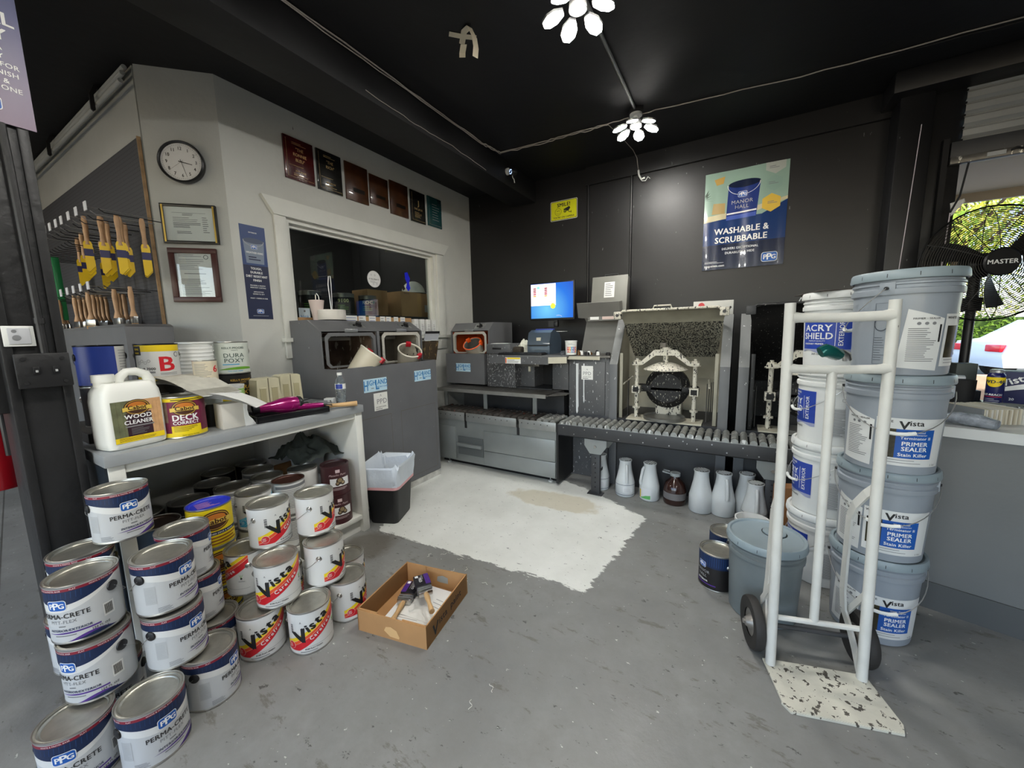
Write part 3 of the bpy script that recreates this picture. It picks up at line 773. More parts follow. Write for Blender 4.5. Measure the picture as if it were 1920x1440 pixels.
G2 = 'white cans with red and yellow bands stacked on the floor'
can('vista', -1.80, .838, 2*S, 44, 'white red-and-yellow banded can on top of the left column, ear at its left', G2)
can('vista', -1.716, 1.005, 2*S, 72, 'white red-and-yellow banded can on top of the right column, next to the brown cans', G2)
can('vista', -1.655, .778, S, -5, 'white red-and-yellow banded can in the middle of the stack with its whole name facing us', G2)
can('vista', -1.607, .965, S, 73, 'white red-and-yellow banded can in the middle of the right column', G2)
can('vista', -1.858, .756, S, -90, 'white banded can left of the stack, its ear and label back facing us', G2)
can('vista', -1.525, .828, 0, 0, 'white red-and-yellow banded can on the floor at the very front of its stack', G2)
can('vista', -1.676, .705, 0, 0, 'white red-and-yellow banded can on the floor at the left, half under the middle can', G2)
can('vista', -1.542, 1.022, 0, 65, 'white banded can on the floor touching the cardboard box', G2)
can('vista', -1.83, 1.07, S, 60, 'white banded can peeking out behind the right column, upper', G2)
can('vista', -1.69, 1.13, 0, 60, 'white banded can on the floor behind the right column, lower', G2)
can('vista', -1.86, .90, 0, 60, 'white banded can on the floor hidden inside the stack', G2)
for z, l in ((2*S, 'yellow can with a bright blue lid, upper of two'), (S, 'yellow can under the blue-lidded yellow can')):
    can('cyel', -2.024, .698, z, 12, l, 'yellow cans beside the desk')
can('cyel', -2.024, .698, 0, 12, 'yellow can at the bottom of its stack, hidden by the front cans', 'yellow cans beside the desk')
# ================================================================ desk and what is under it
DX0, DX1, DY0, DY1 = -2.86, -2.08, .41, 1.60
desk_grey = M('desk_top_grey', (146, 150, 152), .35, noise=.12, nscale=6, coat=.1)
desk_white = M('desk_white', (212, 212, 205), .5, noise=.06, nscale=6)
desk_dark = M('desk_side_dark', (40, 48, 56), .3)
desk = thing('desk', 'grey-topped white open desk crowded with cans, along the grey wall', 'desk', (-2.45, 1.0, 0))
def W2(b): b.v = [(x+2.45, y-1.0, z) for x, y, z in b.v]; return b
b = MB(); b.box(DX0, DY0, .812, DX1, DY1, .86, desk_grey, .004); W2(b).build('desktop', desk)
for y0, y1 in ((DY0+.01, DY0+.06), (DY1-.055, DY1-.005)):
    b = MB(); b.box(DX0, y0, 0, DX1-.015, y1, .812, desk_white, .003); W2(b).build('side_panel', desk)
b = MB(); b.box(DX0, DY0+.002, .0, DX1-.02, DY0+.0099, .811, desk_dark); W2(b).build('dark_side_board', desk)
b = MB(); b.box(DX0, DY0+.06, .775, DX1-.02, DY1-.055, .812, desk_white, .002); W2(b).build('front_rail', desk)
b = MB(); b.box(DX0, DY0+.06, .09, DX1-.02, DY1-.055, .12, desk_white, .002); b.box(DX1-.07, DY0+.06, 0, DX1-.05, DY1-.055, .09, desk_white); W2(b).build('shelf', desk)
b = MB(); b.box(DX0-.0, DY0+.06, .12, DX0+.012, DY1-.055, .775, desk_white); W2(b).build('back_panel', desk)
# cans on the desk shelf: (kind, x, y, layer, turn, label)
Z0 = .1205; U1 = Z0+S
UG = 'cans crowded on the shelf under the desk'
def under(kind, x, y, lay, off, label): can(kind, x, y, Z0+lay*S, off, label, UG)
rows = [('cblue', -2.19, .56, 1, 25, 'slate blue and yellow can behind the topmost front can, badge half hidden'),
 ('dark', -2.38, .56, 1, 0, 'dark can with open black top in the far left corner under the desk'),
 ('dark', -2.36, .735, 1, 10, 'dark-sided can under the desk behind the slate blue can'),
 ('dark', -2.185, .765, 0, 0, 'low dark can under the desk behind the blue-lidded yellow can'),
 ('dark', -2.52, .90, 1, 5, 'dark can under the desk, middle of the back row'),
 ('prim', -2.36, .93, 1, 30, 'pale-labelled can under the desk next to the cyan banded can'),
 ('vblue', -2.19, .955, 1, 20, 'white can with cyan band and black name, under the desk'),
 ('teal', -2.19, .955, 0, 10, 'cream and teal can under the cyan banded can'),
 ('dark', -2.70, 1.00, 1, 0, 'grey-lidded can at the very back under the desk, left one'),
 ('dark', -2.697, 1.184, 1, 0, 'grey-lidded can at the back under the desk, middle one'),
 ('prim', -2.528, 1.143, 1, 0, 'grey-lidded pale can under the desk in front of the storage tub'),
 ('prim', -2.357, 1.108, 1, 40, 'white can with shiny lid under the desk, behind the rusty-lidded can'),
 ('rust', -2.185, 1.137, 1, 20, 'white can with a rusty brown lid under the desk'),
 ('orw', -2.30, 1.29, 1, 15, 'white can with orange and blue lines under the desk'),
 ('met', -2.185, 1.43, 1, 5, 'dark brown can with pictured pots, upper of the pair by the desk end'),
 ('met', -2.185, 1.43, 0, 5, 'dark brown can with pictured pots, lower of the pair by the desk end')]
for q in rows: under(*q)
for kind, x, y in (('dark', -2.36, .56), ('dark', -2.36, .735), ('dark', -2.52, .90), ('prim', -2.36, .93), ('prim', -2.36, 1.112), ('prim', -2.185, 1.137), ('orw', -2.30, 1.29), ('cblue', -2.19, .56), ('dark', -2.7, 1.0), ('dark', -2.697, 1.184), ('prim', -2.53, 1.143), ('dark', -2.44, 1.41)):
    under(kind, x, y, 0, 0, 'can in the hidden lower layer on the desk shelf')
# pale bucket with rags on it, storage tub behind
bk = thing('bucket', 'pale bucket under the desk with a dark rag on top', 'bucket', (-2.44, 1.41, Z0+S))
b = MB(); b.lathe([(0, 0), (.085, 0), (.098, .2), (.104, .2), (.104, .215), (.095, .215), (.082, .005), (0, .005)], M('pale_grey_plastic', (176, 180, 182), .45), 32); b.build('bucket_body', bk)
b = MB(); b.lathe([(0, .216), (.106, .216), (.106, .205)], M('pale_grey_plastic'), 32); b.build('lid', bk)
def rag(name, label, cx_, cy_, cz_, rx_, ry_, h_, mat, seed, cat='rag'):
    bm_ = bmesh.new(); bmesh.ops.create_grid(bm_, x_segments=46, y_segments=46, size=1)
    from mathutils import noise as mn
    for v in bm_.verts:
        x, y = v.co.x, v.co.y; r = sqrt(x*x+y*y)
        nn = mn.noise(Vector((x*2.3, y*2.3, seed)))*.55+mn.noise(Vector((x*5, y*5, seed+4)))*.3+abs(mn.noise(Vector((x*9, y*9, seed+9))))*.22
        z = max(0, (1-r*r*.75))*.8*h_+nn*h_*.55*(1.1-.4*r)
        v.co = Vector((x*rx_*(1+.18*mn.noise(Vector((x*3, y*3, 9+seed)))), y*ry_*(1+.18*mn.noise(Vector((x*3, y*3, 5+seed)))), max(z, .0)))
    bmesh.ops.solidify(bm_, geom=bm_.faces[:], thickness=.003)
    b = MB(); b.bm(bm_, mat); return single(b, name, label, cat, loc=(cx_, cy_, cz_), smooth=80)
rag('rag', 'crumpled dark green-grey rag heaped on the bucket under the desk', -2.42, 1.40, Z0+S+.218, .18, .15, .15, M('dark_rag', (52, 58, 54), .95, noise=.3, nscale=12), 2)
t = thing('storage_tub', 'clear plastic storage tub with a red rim under the desk at the back', 'storage tub', (-2.74, 1.42, .45))
fr = M('frosted_tub', (204, 202, 198), .35, alpha=1)
b = MB(); b.box(-.11, -.15, 0, .11, .15, .30, fr, .02); b.build('tub_body', t)
b = MB(); b.box(-.12, -.16, .235, .12, .16, .25, M('tub_red', (170, 86, 84), .4), .004); b.build('rim', t)
b = MB(); b.box(-.11, -.14, -.329, .07, .15, -.002, M('cardboard', (176, 138, 96), .8, noise=.08, nscale=6)); b.build('tub_base_box', t)
# ---------------------------------------------------------------- on the desk
DZ = .8605
# wood cleaner jug
t = thing('wood_cleaner_jug', 'white jug of wood cleaner with a wooden-plank label, at the near end of the desk', 'jug', (-2.21, .530, DZ), face(-2.21, .53, 0)+.42)
def jug_section(z, hw, hd, n=28):
    out = []
    for i in range(n):
        a = 2*pi*i/n; c, s_ = cos(a), sin(a); e = .38
        out.append((hw*math.copysign(abs(c)**e, c), hd*math.copysign(abs(s_)**e, s_), z))
    return out
hdpe = M('milky_plastic', (232, 233, 226), .38)
b = MB(); secs = [(0, .09, .058), (.006, .099, .066), (.03, .102, .068), (.2, .102, .068), (.215, .1, .066), (.235, .098, .064), (.262, .086, .056), (.272, .08, .05)]
vs_ = []; fs = []; n = 28
for z, hw, hd in secs: vs_ += jug_section(z, hw, hd)
for j in range(len(secs)-1):
    for i in range(n): fs.append([j*n+i, j*n+(i+1) % n, (j+1)*n+(i+1) % n, (j+1)*n+i])
fs.append(list(reversed(range(n)))); fs.append([(len(secs)-1)*n+i for i in range(n)])
b.add(vs_, fs, hdpe); b.lathe([(.03, .26), (.03, .285)], hdpe, 20, T(-.062)); b.build('jug_body', t, 50)
b = MB(); hp = [(-.022, 0, .262), (-.01, 0, .292), (.012, 0, .312), (.045, 0, .312), (.076, 0, .298), (.088, 0, .27), (.088, 0, .235)]
b.tube(hp, [.018, .017, .016, .017, .018, .02, .02], hdpe, 12); b.build('handle', t, 60)
b = MB(); b.cyl(.034, .278, .308, hdpe, 28, T(-.062)); b.build('cap', t)
b = MB(); sf = plane((0, -.0685, 0), (1, 0, 0), (0, 0, 1))
b.rect(sf, -.082, .028, .082, .198, M('old_wood', (104, 108, 78), .6, noise=.25, nscale=30)); b.rect(sf, .02, .05, .082, .198, M('fresh_wood', (206, 160, 112), .6, noise=.15, nscale=30), .0003)
for k in range(4): b.rect(sf, -.066+k*.017, .05, -.0655+k*.017, .198, brown_ink, .0005)
for k in range(4): b.rect(sf, .028+k*.013, .05, .0285+k*.013, .185, M('wood_gap', (140, 96, 60), .6), .0006)
b.rect(sf, -.04, .05, .045, .145, M('label_plum', (50, 24, 36), .5), .0008)
cabot_badge(b, sf, 0, .168, .088, .001)
b.text(sf, 'WOOD', 0, .123, .0235, inkw, .0012, .035, sx=1.1); b.text(sf, 'CLEANER', 0, .1, .0235, inkw, .0012, .035, sx=.92)
b.rect(sf, -.045, .088, .05, .094, M('dull_red'), .0012); b.lines(sf, -.028, .056, .036, .084, 5, inkg, .0012, .3)
b.rect(sf, -.082, .028, .082, .05, yellow_ink, .0008); b.lines(sf, -.07, .032, .06, .048, 3, ink, .0012, .25)
b.build('front_label', t)
can('deck', -2.21, .712, DZ, 4, 'maroon and yellow deck paint can at the front of the desk')
# riser board along the back of the desk
single(MB().box(-2.84, .44, DZ, -2.40, 1.34, .905, M('dark_board', (52, 50, 48), .6), .003), 'riser_board', 'low dark board along the back of the desk carrying the cans', 'board')
RZ = .9055
def low(kind, x, y, off, label): can(kind, x, y, RZ, off, label, 'cans in the lower back row on the desk')
def up(kind, x, y, off, label): can(kind, x, y, RZ+S, off, label, 'cans in the upper back row on the desk')
low('dark', -2.60, .56, 0, 'dark can behind the wood cleaner jug, under the blue can'); up('blue', -2.60, .56, 10, 'blue and white can at the far left of the back row on the desk')
low('dark', -2.53, .745, 0, 'dark can behind the maroon deck can, under the big red B can'); up('b', -2.53, .745, -6, 'white and yellow can with a big red letter B')
low('prim', -2.60, .93, 0, 'pale can under the ringed white tub on the desk')
t = thing('white_tub', 'round white ribbed tub between the red B can and the pale epoxy can', 'tub', (-2.60, .93, RZ+S))
b = MB(); pf = [(0, 0), (.076, 0)]
for k in range(9): pf += [(.078, .012+k*.02), (.080, .016+k*.02), (.078, .02+k*.02)]
pf += [(.083, .185), (.083, .192), (0, .192)]
b.lathe(pf, white, 36); b.build('tub_body', t)
b = MB(); b.lathe([(0, .193), (.084, .193), (.084, .184)], white, 36); b.build('lid', t)
low('durad', -2.62, 1.115, 20, 'black can with gold lettering under the pale epoxy can'); up('dura', -2.62, 1.115, 2, 'pale epoxy paint can with green-grey lettering, upper back row')
can('six', -2.33, .865, 1.083, 5, 'small aged can with a red handwritten 6')
t = thing('plastic_jar', 'short clear-lidded plastic jar under the small aged can', 'jar', (-2.33, .865, 0.975))
b = MB(); b.lathe([(0, 0), (.055, 0), (.06, .07), (0, .07)], M('milky_clear', (196, 204, 206), .25), 32); b.build('jar_body', t)
b = MB(); b.lathe([(.062, .07), (.066, .07), (.066, .095), (.06, .105), (0, .105), ], M('milky_clear'), 32); b.build('lid', t)
t = thing('quart_can', 'dark quart can under the clear-lidded jar on the desk', 'paint can', (-2.33, .865, DZ))
b = MB(); b.lathe([(0, 0), (.053, 0), (.053, .108), (.055, .112), (0, .112)], can_black, 32); b.build('can_body', t)
t = thing('small_tub', 'small tub with a green and yellow label beside the black epoxy can', 'tub', (-2.44, 1.02, DZ+.0455))
b = MB(); b.lathe([(0, 0), (.05, 0), (.055, .13), (.058, .13), (.058, .14), (0, .14)], white, 28); b.build('tub_body', t)
b = MB(); sfz = cylsurf(.0555); b.rect(sfz, -.12, .02, .12, .12, M('label_lime', (150, 190, 110), .5), 0, 20); b.lines(sfz, -.08, .05, .09, .10, 2, yellow_ink, .001, .5, 4, 8); b.build('label_wrap', t)
t.rotation_euler = (0, 0, face(-2.44, 1.02, -5))
# papers
t = MB(); rr = random.Random(3)
def bent(b, x, y, z, L_, Wd, rz, drop, mat, curl=.02):
    vs_ = []; fs = []; n = 8; X = T(x, y, z, rz)
    for i in range(n+1):
        u = i/n; zz = drop*(u**1.6)+curl*sin(pi*u)
        vs_ += [X @ Vector((L_*u, -Wd/2, zz)), X @ Vector((L_*u, Wd/2, zz+.004*sin(u*5)))]
    for i in range(n): fs.append([2*i, 2*i+2, 2*i+3, 2*i+1])
    b.add(vs_, fs, mat)
b = MB()
for k in range(9): bent(b, -2.43+k*.002, .745+k*.003, 1.125-k*.004, .28, .20, .25+k*.01, -.055, M('newsprint', (190, 188, 176), .85, noise=.1, nscale=30) if k < 8 else paper, .012)
single(b, 'newspaper', 'folded newspaper lying over the deck can and the jug', 'newspaper')
b = MB()
for k in range(10): bent(b, -2.24+k*.003, .80+k*.004, 1.052-k*.0035, .21, .15, .80, -.055, paper, .006)
single(b, 'paper_stack', 'sheaf of white printed sheets sloping off the maroon can', 'papers')
b = MB(); X = T(-2.18, .895, DZ, face(-2.18, .895)+.35)
b.box(-.055, -.04, 0, .04, .05, .125, M('white_card', (214, 210, 200), .7), .002, X)
b.prism([(.04, .0), (.10, .0), (.085, .01), (.075, .03), (.06, .05), (.055, .08), (.058, .11), (.04, .125)], 0, .004, paper, plane((0, -.038, 0), (1, 0, 0), (0, 0, 1)), X)
single(b, 'torn_carton', 'small white carton with a torn flap beside the maroon deck can', 'carton')
# beige moulded clamps
beige = M('beige_plastic', (206, 200, 170), .5, noise=.08)
def clamp(x, y, rz, label):
    t = thing('can_sleeve', label, 'sleeve', (x, y, DZ), rz, 'beige plastic sleeves on the desk')
    b = MB(); out = [(-.075, 0), (.075, 0), (.066, .19), (.05, .198), (-.05, .198), (-.066, .19)]
    b.prism(out, -.05, .05, beige, plane((0, 0, 0), (1, 0, 0), (0, 0, 1))); 
    bm_ = bmesh.new()
    b.build('sleeve_body', t)
    for s_ in (-.035, .035):
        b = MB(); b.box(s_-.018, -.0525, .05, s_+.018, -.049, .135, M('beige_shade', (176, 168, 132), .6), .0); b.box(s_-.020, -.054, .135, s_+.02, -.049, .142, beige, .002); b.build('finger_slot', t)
    b = MB(); b.box(-.002, -.0515, .0, .002, -.049, .198, M('seam_dark', (90, 84, 66), .7)); b.build('seam', t)
clamp(-2.52, 1.225, face(-2.5, 1.2)+.5, 'beige moulded plastic sleeve on the desk next to the black epoxy can')
clamp(-2.62, 1.42, face(-2.6, 1.4)+.5, 'beige moulded plastic sleeve farther back on the desk, by the grey wall corner')
b = MB(); b.tube([(-2.6, 1.30, 1.05)]+[(-2.6+.0*k, 1.30+.045*sin(k/8*pi*2)*1, 1.06+.075*(1-cos(k/8*pi*2))/2*2) for k in range(9)], .002, blackm, 6)
# black tray, hair dryer, brush, bottle
blk = M('glossy_black', (18, 18, 20), .25)
b = MB(); X = T(-2.20, 1.18, DZ, radians(83)); b.box(-.19, -.11, 0, .19, .11, .008, blk, .002, X)
for a in ((-.19, -.11, .19, -.10), (-.19, .10, .19, .11), (-.19, -.11, -.18, .11), (.18, -.11, .19, .11)): b.box(a[0], a[1], .004, a[2], a[3], .035, blk, .002, X)
single(b, 'black_tray', 'shallow black tray on the desk holding the hair dryer', 'tray')
mag = M('metallic_magenta', (150, 20, 100), .25, .3, coat=.5)
t = thing('hair_dryer', 'metallic magenta hair dryer lying in the black tray', 'hair dryer', (-2.20, 1.16, DZ+.062), radians(78))
b = MB(); b.lathe([(.022, -.125), (.026, -.12), (.028, -.06), (.04, -.02), (.046, .02), (.046, .05), (.04, .075)], mag, 28, T(ry=pi/2)); b.build('barrel', t)
b = MB(); b.lathe([(.020, -.150), (.03, -.148), (.026, -.118), (.02, -.118)], black, 24, T(ry=pi/2)); b.build('nozzle', t)
b = MB(); b.lathe([(.04, .074), (.044, .078), (.04, .092), (.03, .1), (0, .102)], black, 28, T(ry=pi/2)); b.build('rear_grille', t)
b = MB(); b.tube([(.03, -.03, -.005), (.055, -.07, -.01), (.085, -.10, -.014), (.13, -.115, -.018)][0:1]+[(.06, -.02, -.015), (.11, -.03, -.02), (.17, -.04, -.022), (.20, -.045, -.022)], [.02, .019, .018, .017, .013], mag, 14); b.build('handle', t, 60)
b = MB(); b.tube([(.20, -.045, -.02), (.25, -.04, -.03), (.27, .0, -.048), (.22, .05, -.05), (.16, .06, -.05), (.2, .1, -.052)], .0035, black, 8); b.build('power_cord', t)
def brush(name, label, x, y, z, rz, L_, mat_b, w=.05, tilt=0., group=None):
    t = thing(name, label, 'paintbrush', (x, y, z), rz, group)
    b = MB(); b.tube([(0, 0, 0), (.03, 0, .001), (.09, 0, .002), (L_, 0, .0)], [.011, .014, .012, .016], wood_tan, 12); b.build('handle', t, 60)
    b = MB(); b.box(-.05, -w/2, -.010, .005, w/2, .010, steel, .004); b.build('ferrule', t)
    b = MB(); b.box(-.12, -w/2*1.05, -.009, -.048, w/2*1.05, .009, mat_b, .004); b.build('bristles', t)
    return t
brush('wide_brush', 'used wooden-handled brush with paint-clogged head on the desk', -2.165, 1.345, DZ+.02, radians(62), .22, M('caked_bristles', (150, 140, 126), .8, bump=.5, bscale=120), .06)
b = MB(); rr = random.Random(4)
for k in range(12):
    x, y = -2.27+rr.uniform(-.07, .06), 1.42+rr.uniform(-.09, .06); b.box(-.03, -.012, 0, .03, .012, .012+.006*k*.5, [black, steel, blackm, inkg][k % 4], .003, T(x, y, DZ, rr.uniform(0, 3)))
b.tube([(-2.40, 1.33, DZ+.03), (-2.36, 1.42, DZ+.05), (-2.28, 1.5, DZ+.04), (-2.2, 1.46, DZ+.01)], .003, black, 6)
single(b, 'tool_clutter', 'heap of small black tools and cord on the desk before the mixing cabinet', 'tools', kind='stuff')
single(MB().box(-.03, -.02, 0, .03, .02, .045, paper, .002), 'paper_tag', 'small white folded label card on the desk by the water bottle', 'card', loc=(-2.28, 1.50, DZ), rz=.6)
t = thing('water_bottle', 'clear plastic water bottle with blue and white label on the far desk corner', 'bottle', (-2.195, 1.525, DZ), face(-2.195, 1.525))
pet = M('clear_pet', (235, 242, 245), .05, trans=.95)
pf = [(0, .0), (.026, 0), (.031, .006)]
for k in range(8): pf += [(.0315, .012+k*.011), (.0290, .0175+k*.011)]
pf += [(.0315, .105), (.0315, .145), (.029, .155), (.024, .172), (.014, .188), (.0125, .2), (.011, .2), (.0125, .186), (.0225, .17), (.0275, .154), (.0298, .145), (.0298, .01), (.025, .002), (0, .002)]
b = MB(); b.lathe(pf, pet, 32); b.build('bottle_body', t, 60)
b = MB(); b.cyl(.015, .196, .212, white, 24); b.build('cap', t)
b = MB(); sfz = cylsurf(.0318); b.rect(sfz, -.1, .108, .1, .142, white, 0, 40); b.rect(sfz, -.032, .110, .012, .140, can_blue, .0004, 12); b.build('label_wrap', t)
# ================================================================ mixing cabinets and machines
gm = M('machine_grey', (98, 99, 101), .5, noise=.07, nscale=5, speck=(196, 196, 196), sscale=48, sthr=.745)
gms = M('machine_grey_spattered', (78, 79, 81), .45, noise=.08, speck=(205, 205, 205), sscale=95, sthr=.60)
gms2 = M('machine_grey_few_drips', (84, 85, 87), .45, noise=.08, speck=(205, 205, 205), sscale=70, sthr=.66)
dgm = M('machine_dark_grey', (52, 53, 55), .5, noise=.1, speck=(190, 190, 190), sscale=50, sthr=.73)
galvp = M('galvanised_panel', (138, 142, 141), .4, .35, noise=.14, nscale=3)
sticker_b = M('sticker_pale_blue', (184, 214, 228), .5); sticker_ink = M('sticker_blue_ink', (40, 120, 180), .5)
cream = M('cream_paint_spill', (190, 186, 168), .6, noise=.15, nscale=6, bump=.1)
def sticker(parent, sf, u, v, w, name='brand_sticker'):
    b = MB(); h = w*.46
    b.rect(sf, u-w/2, v-h/2, u+w/2, v+h/2, sticker_b, .001)
    b.text(sf, 'H', u-w*.41, v-h*.36, h*1.08, sticker_ink, .0016, .01, sx=.55); b.text(sf, 'IGH', u-w*.155, v+h*.0, h*.56, sticker_ink, .0016, .015, sx=.72)
    b.text(sf, 'L', u+w*.075, v-h*.36, h*1.08, sticker_ink, .0016, .01, sx=.7); b.text(sf, 'AND', u+w*.295, v+h*.0, h*.56, sticker_ink, .0016, .02, sx=.75)
    b.text(sf, 'LABORATORIES', u+w*.27, v-h*.25, h*.2, sticker_ink, .0016, .01, sx=.8); b.lines(sf, u-w*.2, v-h*.3, u+w*.0, v-h*.16, 1, inkg, .0016, .4)
    return b.build(name, parent)
def rim_open(sf, y0, z0, y1, z1, r=.03):
    return [(y0+r, z0), (y1-r, z0), (y1, z0+r), (y1, z1-r), (y1-r, z1), (y0+r, z1), (y0, z1-r), (y0, z0+r)]
def mix_unit(t, W, x_face, x_low, z_lip, z_face, z_top, x_top, x_back, z_bot, inner, rim_mat, y0, single_low=True):
    """one mixing station: local x forward, y across; sloped control strip, framed opening, lower box"""
    y1 = y0+W; w = .012
    b = MB()
    side = [(x_back, z_bot), (x_low, z_bot), (x_low, z_lip), (x_face, z_lip), (x_face, z_face), (x_top, z_top), (x_back, z_top)]
    for ya in (y0, y1-w): b.prism([(x, z) for x, z in side], 0, -w, gm, plane((0, ya, 0), (1, 0, 0), (0, 0, 1)))
    b.box(x_back, y0+w, z_top-w, x_top, y1-w, z_top, gm)
    b.prism([(x_top, z_top), (x_face, z_face), (x_face-.012, z_face), (x_top-.012, z_top-.012)], 0, -(W-2*w), gm, plane((0, y0+w, 0), (1, 0, 0), (0, 0, 1)))
    b.box(x_low-w, y0+w, z_bot, x_low, y1-w, z_lip, gm); b.box(x_back, y0+w, z_bot, x_back+w, y1-w, z_top-w, gm)
    b.build('cabinet_body', t)
    b = MB(); b.box(x_back+w, y0+w, z_lip-.14, x_face-.02, y0+w+.004, z_face-.01, inner); b.box(x_back+w, y1-w-.004, z_lip-.14, x_face-.02, y1-w, z_face-.01, inner)
    b.box(x_back+w, y0+w, z_lip-.15, x_low-w, y1-w, z_lip-.14, inner); b.box(x_back+w, y0+w, z_lip-.14, x_back+w+.004, y1-w, z_face-.01, inner)
    b.box(x_back+w, y0+w, z_face-.012, x_face-.02, y1-w, z_face-.008, inner); b.build('spattered_lining', t)
    # frame of the opening with cut corners
    b = MB(); a = rim_open(None, y0+.03, z_lip, y1-.03, z_face-.01); c = rim_open(None, y0+.055, z_lip+.012, y1-.055, z_face-.035, .025)
    sf = plane((x_face, 0, 0), (0, 1, 0), (0, 0, 1)); n = len(a); vs_ = [sf(*p, .004) for p in a]+[sf(*p, .004) for p in c]+[sf(*p, -.02) for p in c]
    b.add(vs_, [[i, (i+1) % n, n+(i+1) % n, n+i] for i in range(n)]+[[n+i, n+(i+1) % n, 2*n+(i+1) % n, 2*n+i] for i in range(n)], rim_mat)
    b.build('opening_frame', t)
    b = MB(); ym = (y0+y1)/2; b.box(x_face-.004, ym-.055, z_face-.008, x_face+.010, ym+.055, z_face+.018, galv, .003); b.build('door_handle', t)
    nrm = Vector((z_top-z_face, 0, -(x_top-x_face))).normalized(); sl = Vector((x_top-x_face, 0, z_top-z_face)).normalized()
    o = Vector(((x_top+x_face)/2, 0, (z_top+z_face)/2)); yk = y0+W*.72
    X = Matrix.Translation(o+Vector((0, yk, 0))) @ Matrix(((sl.x, 0, nrm.x, 0), (0, -1, 0, 0), (sl.z, 0, nrm.z, 0), (0, 0, 0, 1)))
    b = MB(); b.box(-.036, -.06, 0, .036, .06, .003, galv, X=X); b.cyl(.008, .003, .012, black, 12, X @ T(.0, .03, 0)); cp = b.build('control_plate', t)
    b = MB(); b.cyl(.024, .003, .014, black, 20, X @ T(0, -.012, 0)); b.box(-.02, -.018, .012, .02, -.006, .034, black, .003, X @ T(rz=.6)); b.build('dial_knob', cp)
t = thing('mixing_cabinet', 'large grey twin mixing cabinet with two open bays and blue stickers, under the office window', 'cabinet', (0, 0, 0))
in1 = M('bay_lining_brown', (96, 80, 68), .5, noise=.55, nscale=7, bump=.2, speck=(170, 165, 155), sscale=22, sthr=.6)
in2 = M('bay_lining_grey', (140, 134, 122), .55, noise=.35, nscale=5, bump=.15)
fr_m = M('frame_grey_paint', (112, 113, 114), .45, .3)
fr_w = M('frame_spilled_white', (176, 174, 164), .5)
mix_unit(t, .50, -2.50, -2.345, 1.078, 1.34, 1.425, -2.64, -2.872, .06, in1, fr_m, 1.612)
mix_unit(t, .495, -2.50, -2.345, 1.078, 1.34, 1.425, -2.64, -2.872, .06, in2, fr_w, 2.112)
b = MB(); b.box(-2.85, 1.63, 0, -2.37, 2.59, .06, M('plinth_grime', (120, 118, 110), .7, noise=.3, nscale=20)); b.box(-2.37, 1.70, .0, -2.35, 2.605, .055, M('scuffed_white', (186, 186, 180), .6, noise=.25, nscale=14)); b.build('plinth', t)
sf = plane((-2.345, 0, 0), (0, 1, 0), (0, 0, 1))
sticker(t, sf, 1.925, .935, .215); sticker(t, sf, 2.43, .955, .20)
b = MB(); b.rect(sf, 1.90, .735, 2.03, .87, M('sign_white', (222, 222, 216), .5), .001); b.text(sf, 'PPD', 1.975, .785, .055, inkg, .0016); b.text(sf, '^', 1.965, .83, .04, inkg, .0016)
b.text(sf, 'DO NOT DUCK', 1.965, .756, .013, ink, .0016, .02); b.lines(sf, 1.915, .74, 2.015, .75, 1, inkg, .0016, .5); b.build('paper_sign', t)
def pdoor(y0, z0, y1, z1):
    b = MB(); w = .0012
    for q in ((y0, z0, y1, z0+w*2), (y0, z1-w*2, y1, z1), (y0, z0, y0+w*2, z1), (y1-w*2, z0, y1, z1)): b.rect(sf, q[0], q[1], q[2], q[3], M('seam_dark'), .0006)
    b.build('door_panel_seam', t)
pdoor(1.66, .10, 2.06, .69); pdoor(2.16, .10, 2.57, .69)
def mix_pail(label, x, y, z, rz, tilt, col, rimc, clipc, inner):
    t = thing('mixing_pail', label, 'pail', (x, y, z), rz)
    X = T(0, 0, 0, rx=tilt)
    b = MB(); b.lathe([(0, -.13), (.072, -.13), (.098, .1), (.101, .1), (.101, .112), (.092, .112), (.066, -.12), (0, -.12)], col, 36, X); b.build('pail_body', t)
    b = MB(); b.tube([X @ Vector((.098*cos(a*pi/18), .098*sin(a*pi/18), .112)) for a in range(36)], .006, rimc, 8, True); b.build('rim_ring', t)
    b = MB(); b.lathe([(.09, .105), (.066, -.118), (0, -.119)], inner, 36, X); b.build('stained_inside', t)
    for a in (.3, 2.6):
        b = MB(); b.box(-.022, -.012, .085, .022, .016, .128, clipc, .005, X @ T(.098*cos(a), .098*sin(a), 0, a+pi/2)); b.build('clip', t)
stain = M('pail_inside', (150, 144, 130), .4, noise=.5, nscale=9, speck=(50, 48, 46), sscale=18, sthr=.6)
mix_pail('cream pail tilted to the right in the nearer mixing bay, red clips', -2.44, 1.905, 1.085, 0, 0, M('cream_pail', (206, 198, 176), .4), M('rim_cream', (220, 216, 200), .4), M('clip_red', (180, 30, 44), .4), stain)
mix_pail('grey-white pail tilted towards us in the farther mixing bay, red clips', -2.46, 2.375, 1.085, 0, 0, M('dirty_pail', (168, 162, 148), .45, noise=.25, nscale=7), M('rim_cream'), M('clip_red'), stain)
for o in [q for q in C.objects if q.name.startswith('mixing_pail')]:
    o.rotation_euler = (radians(-30), radians(26), 0) if o.location.y < 2.1 else (radians(12), radians(33), .0)
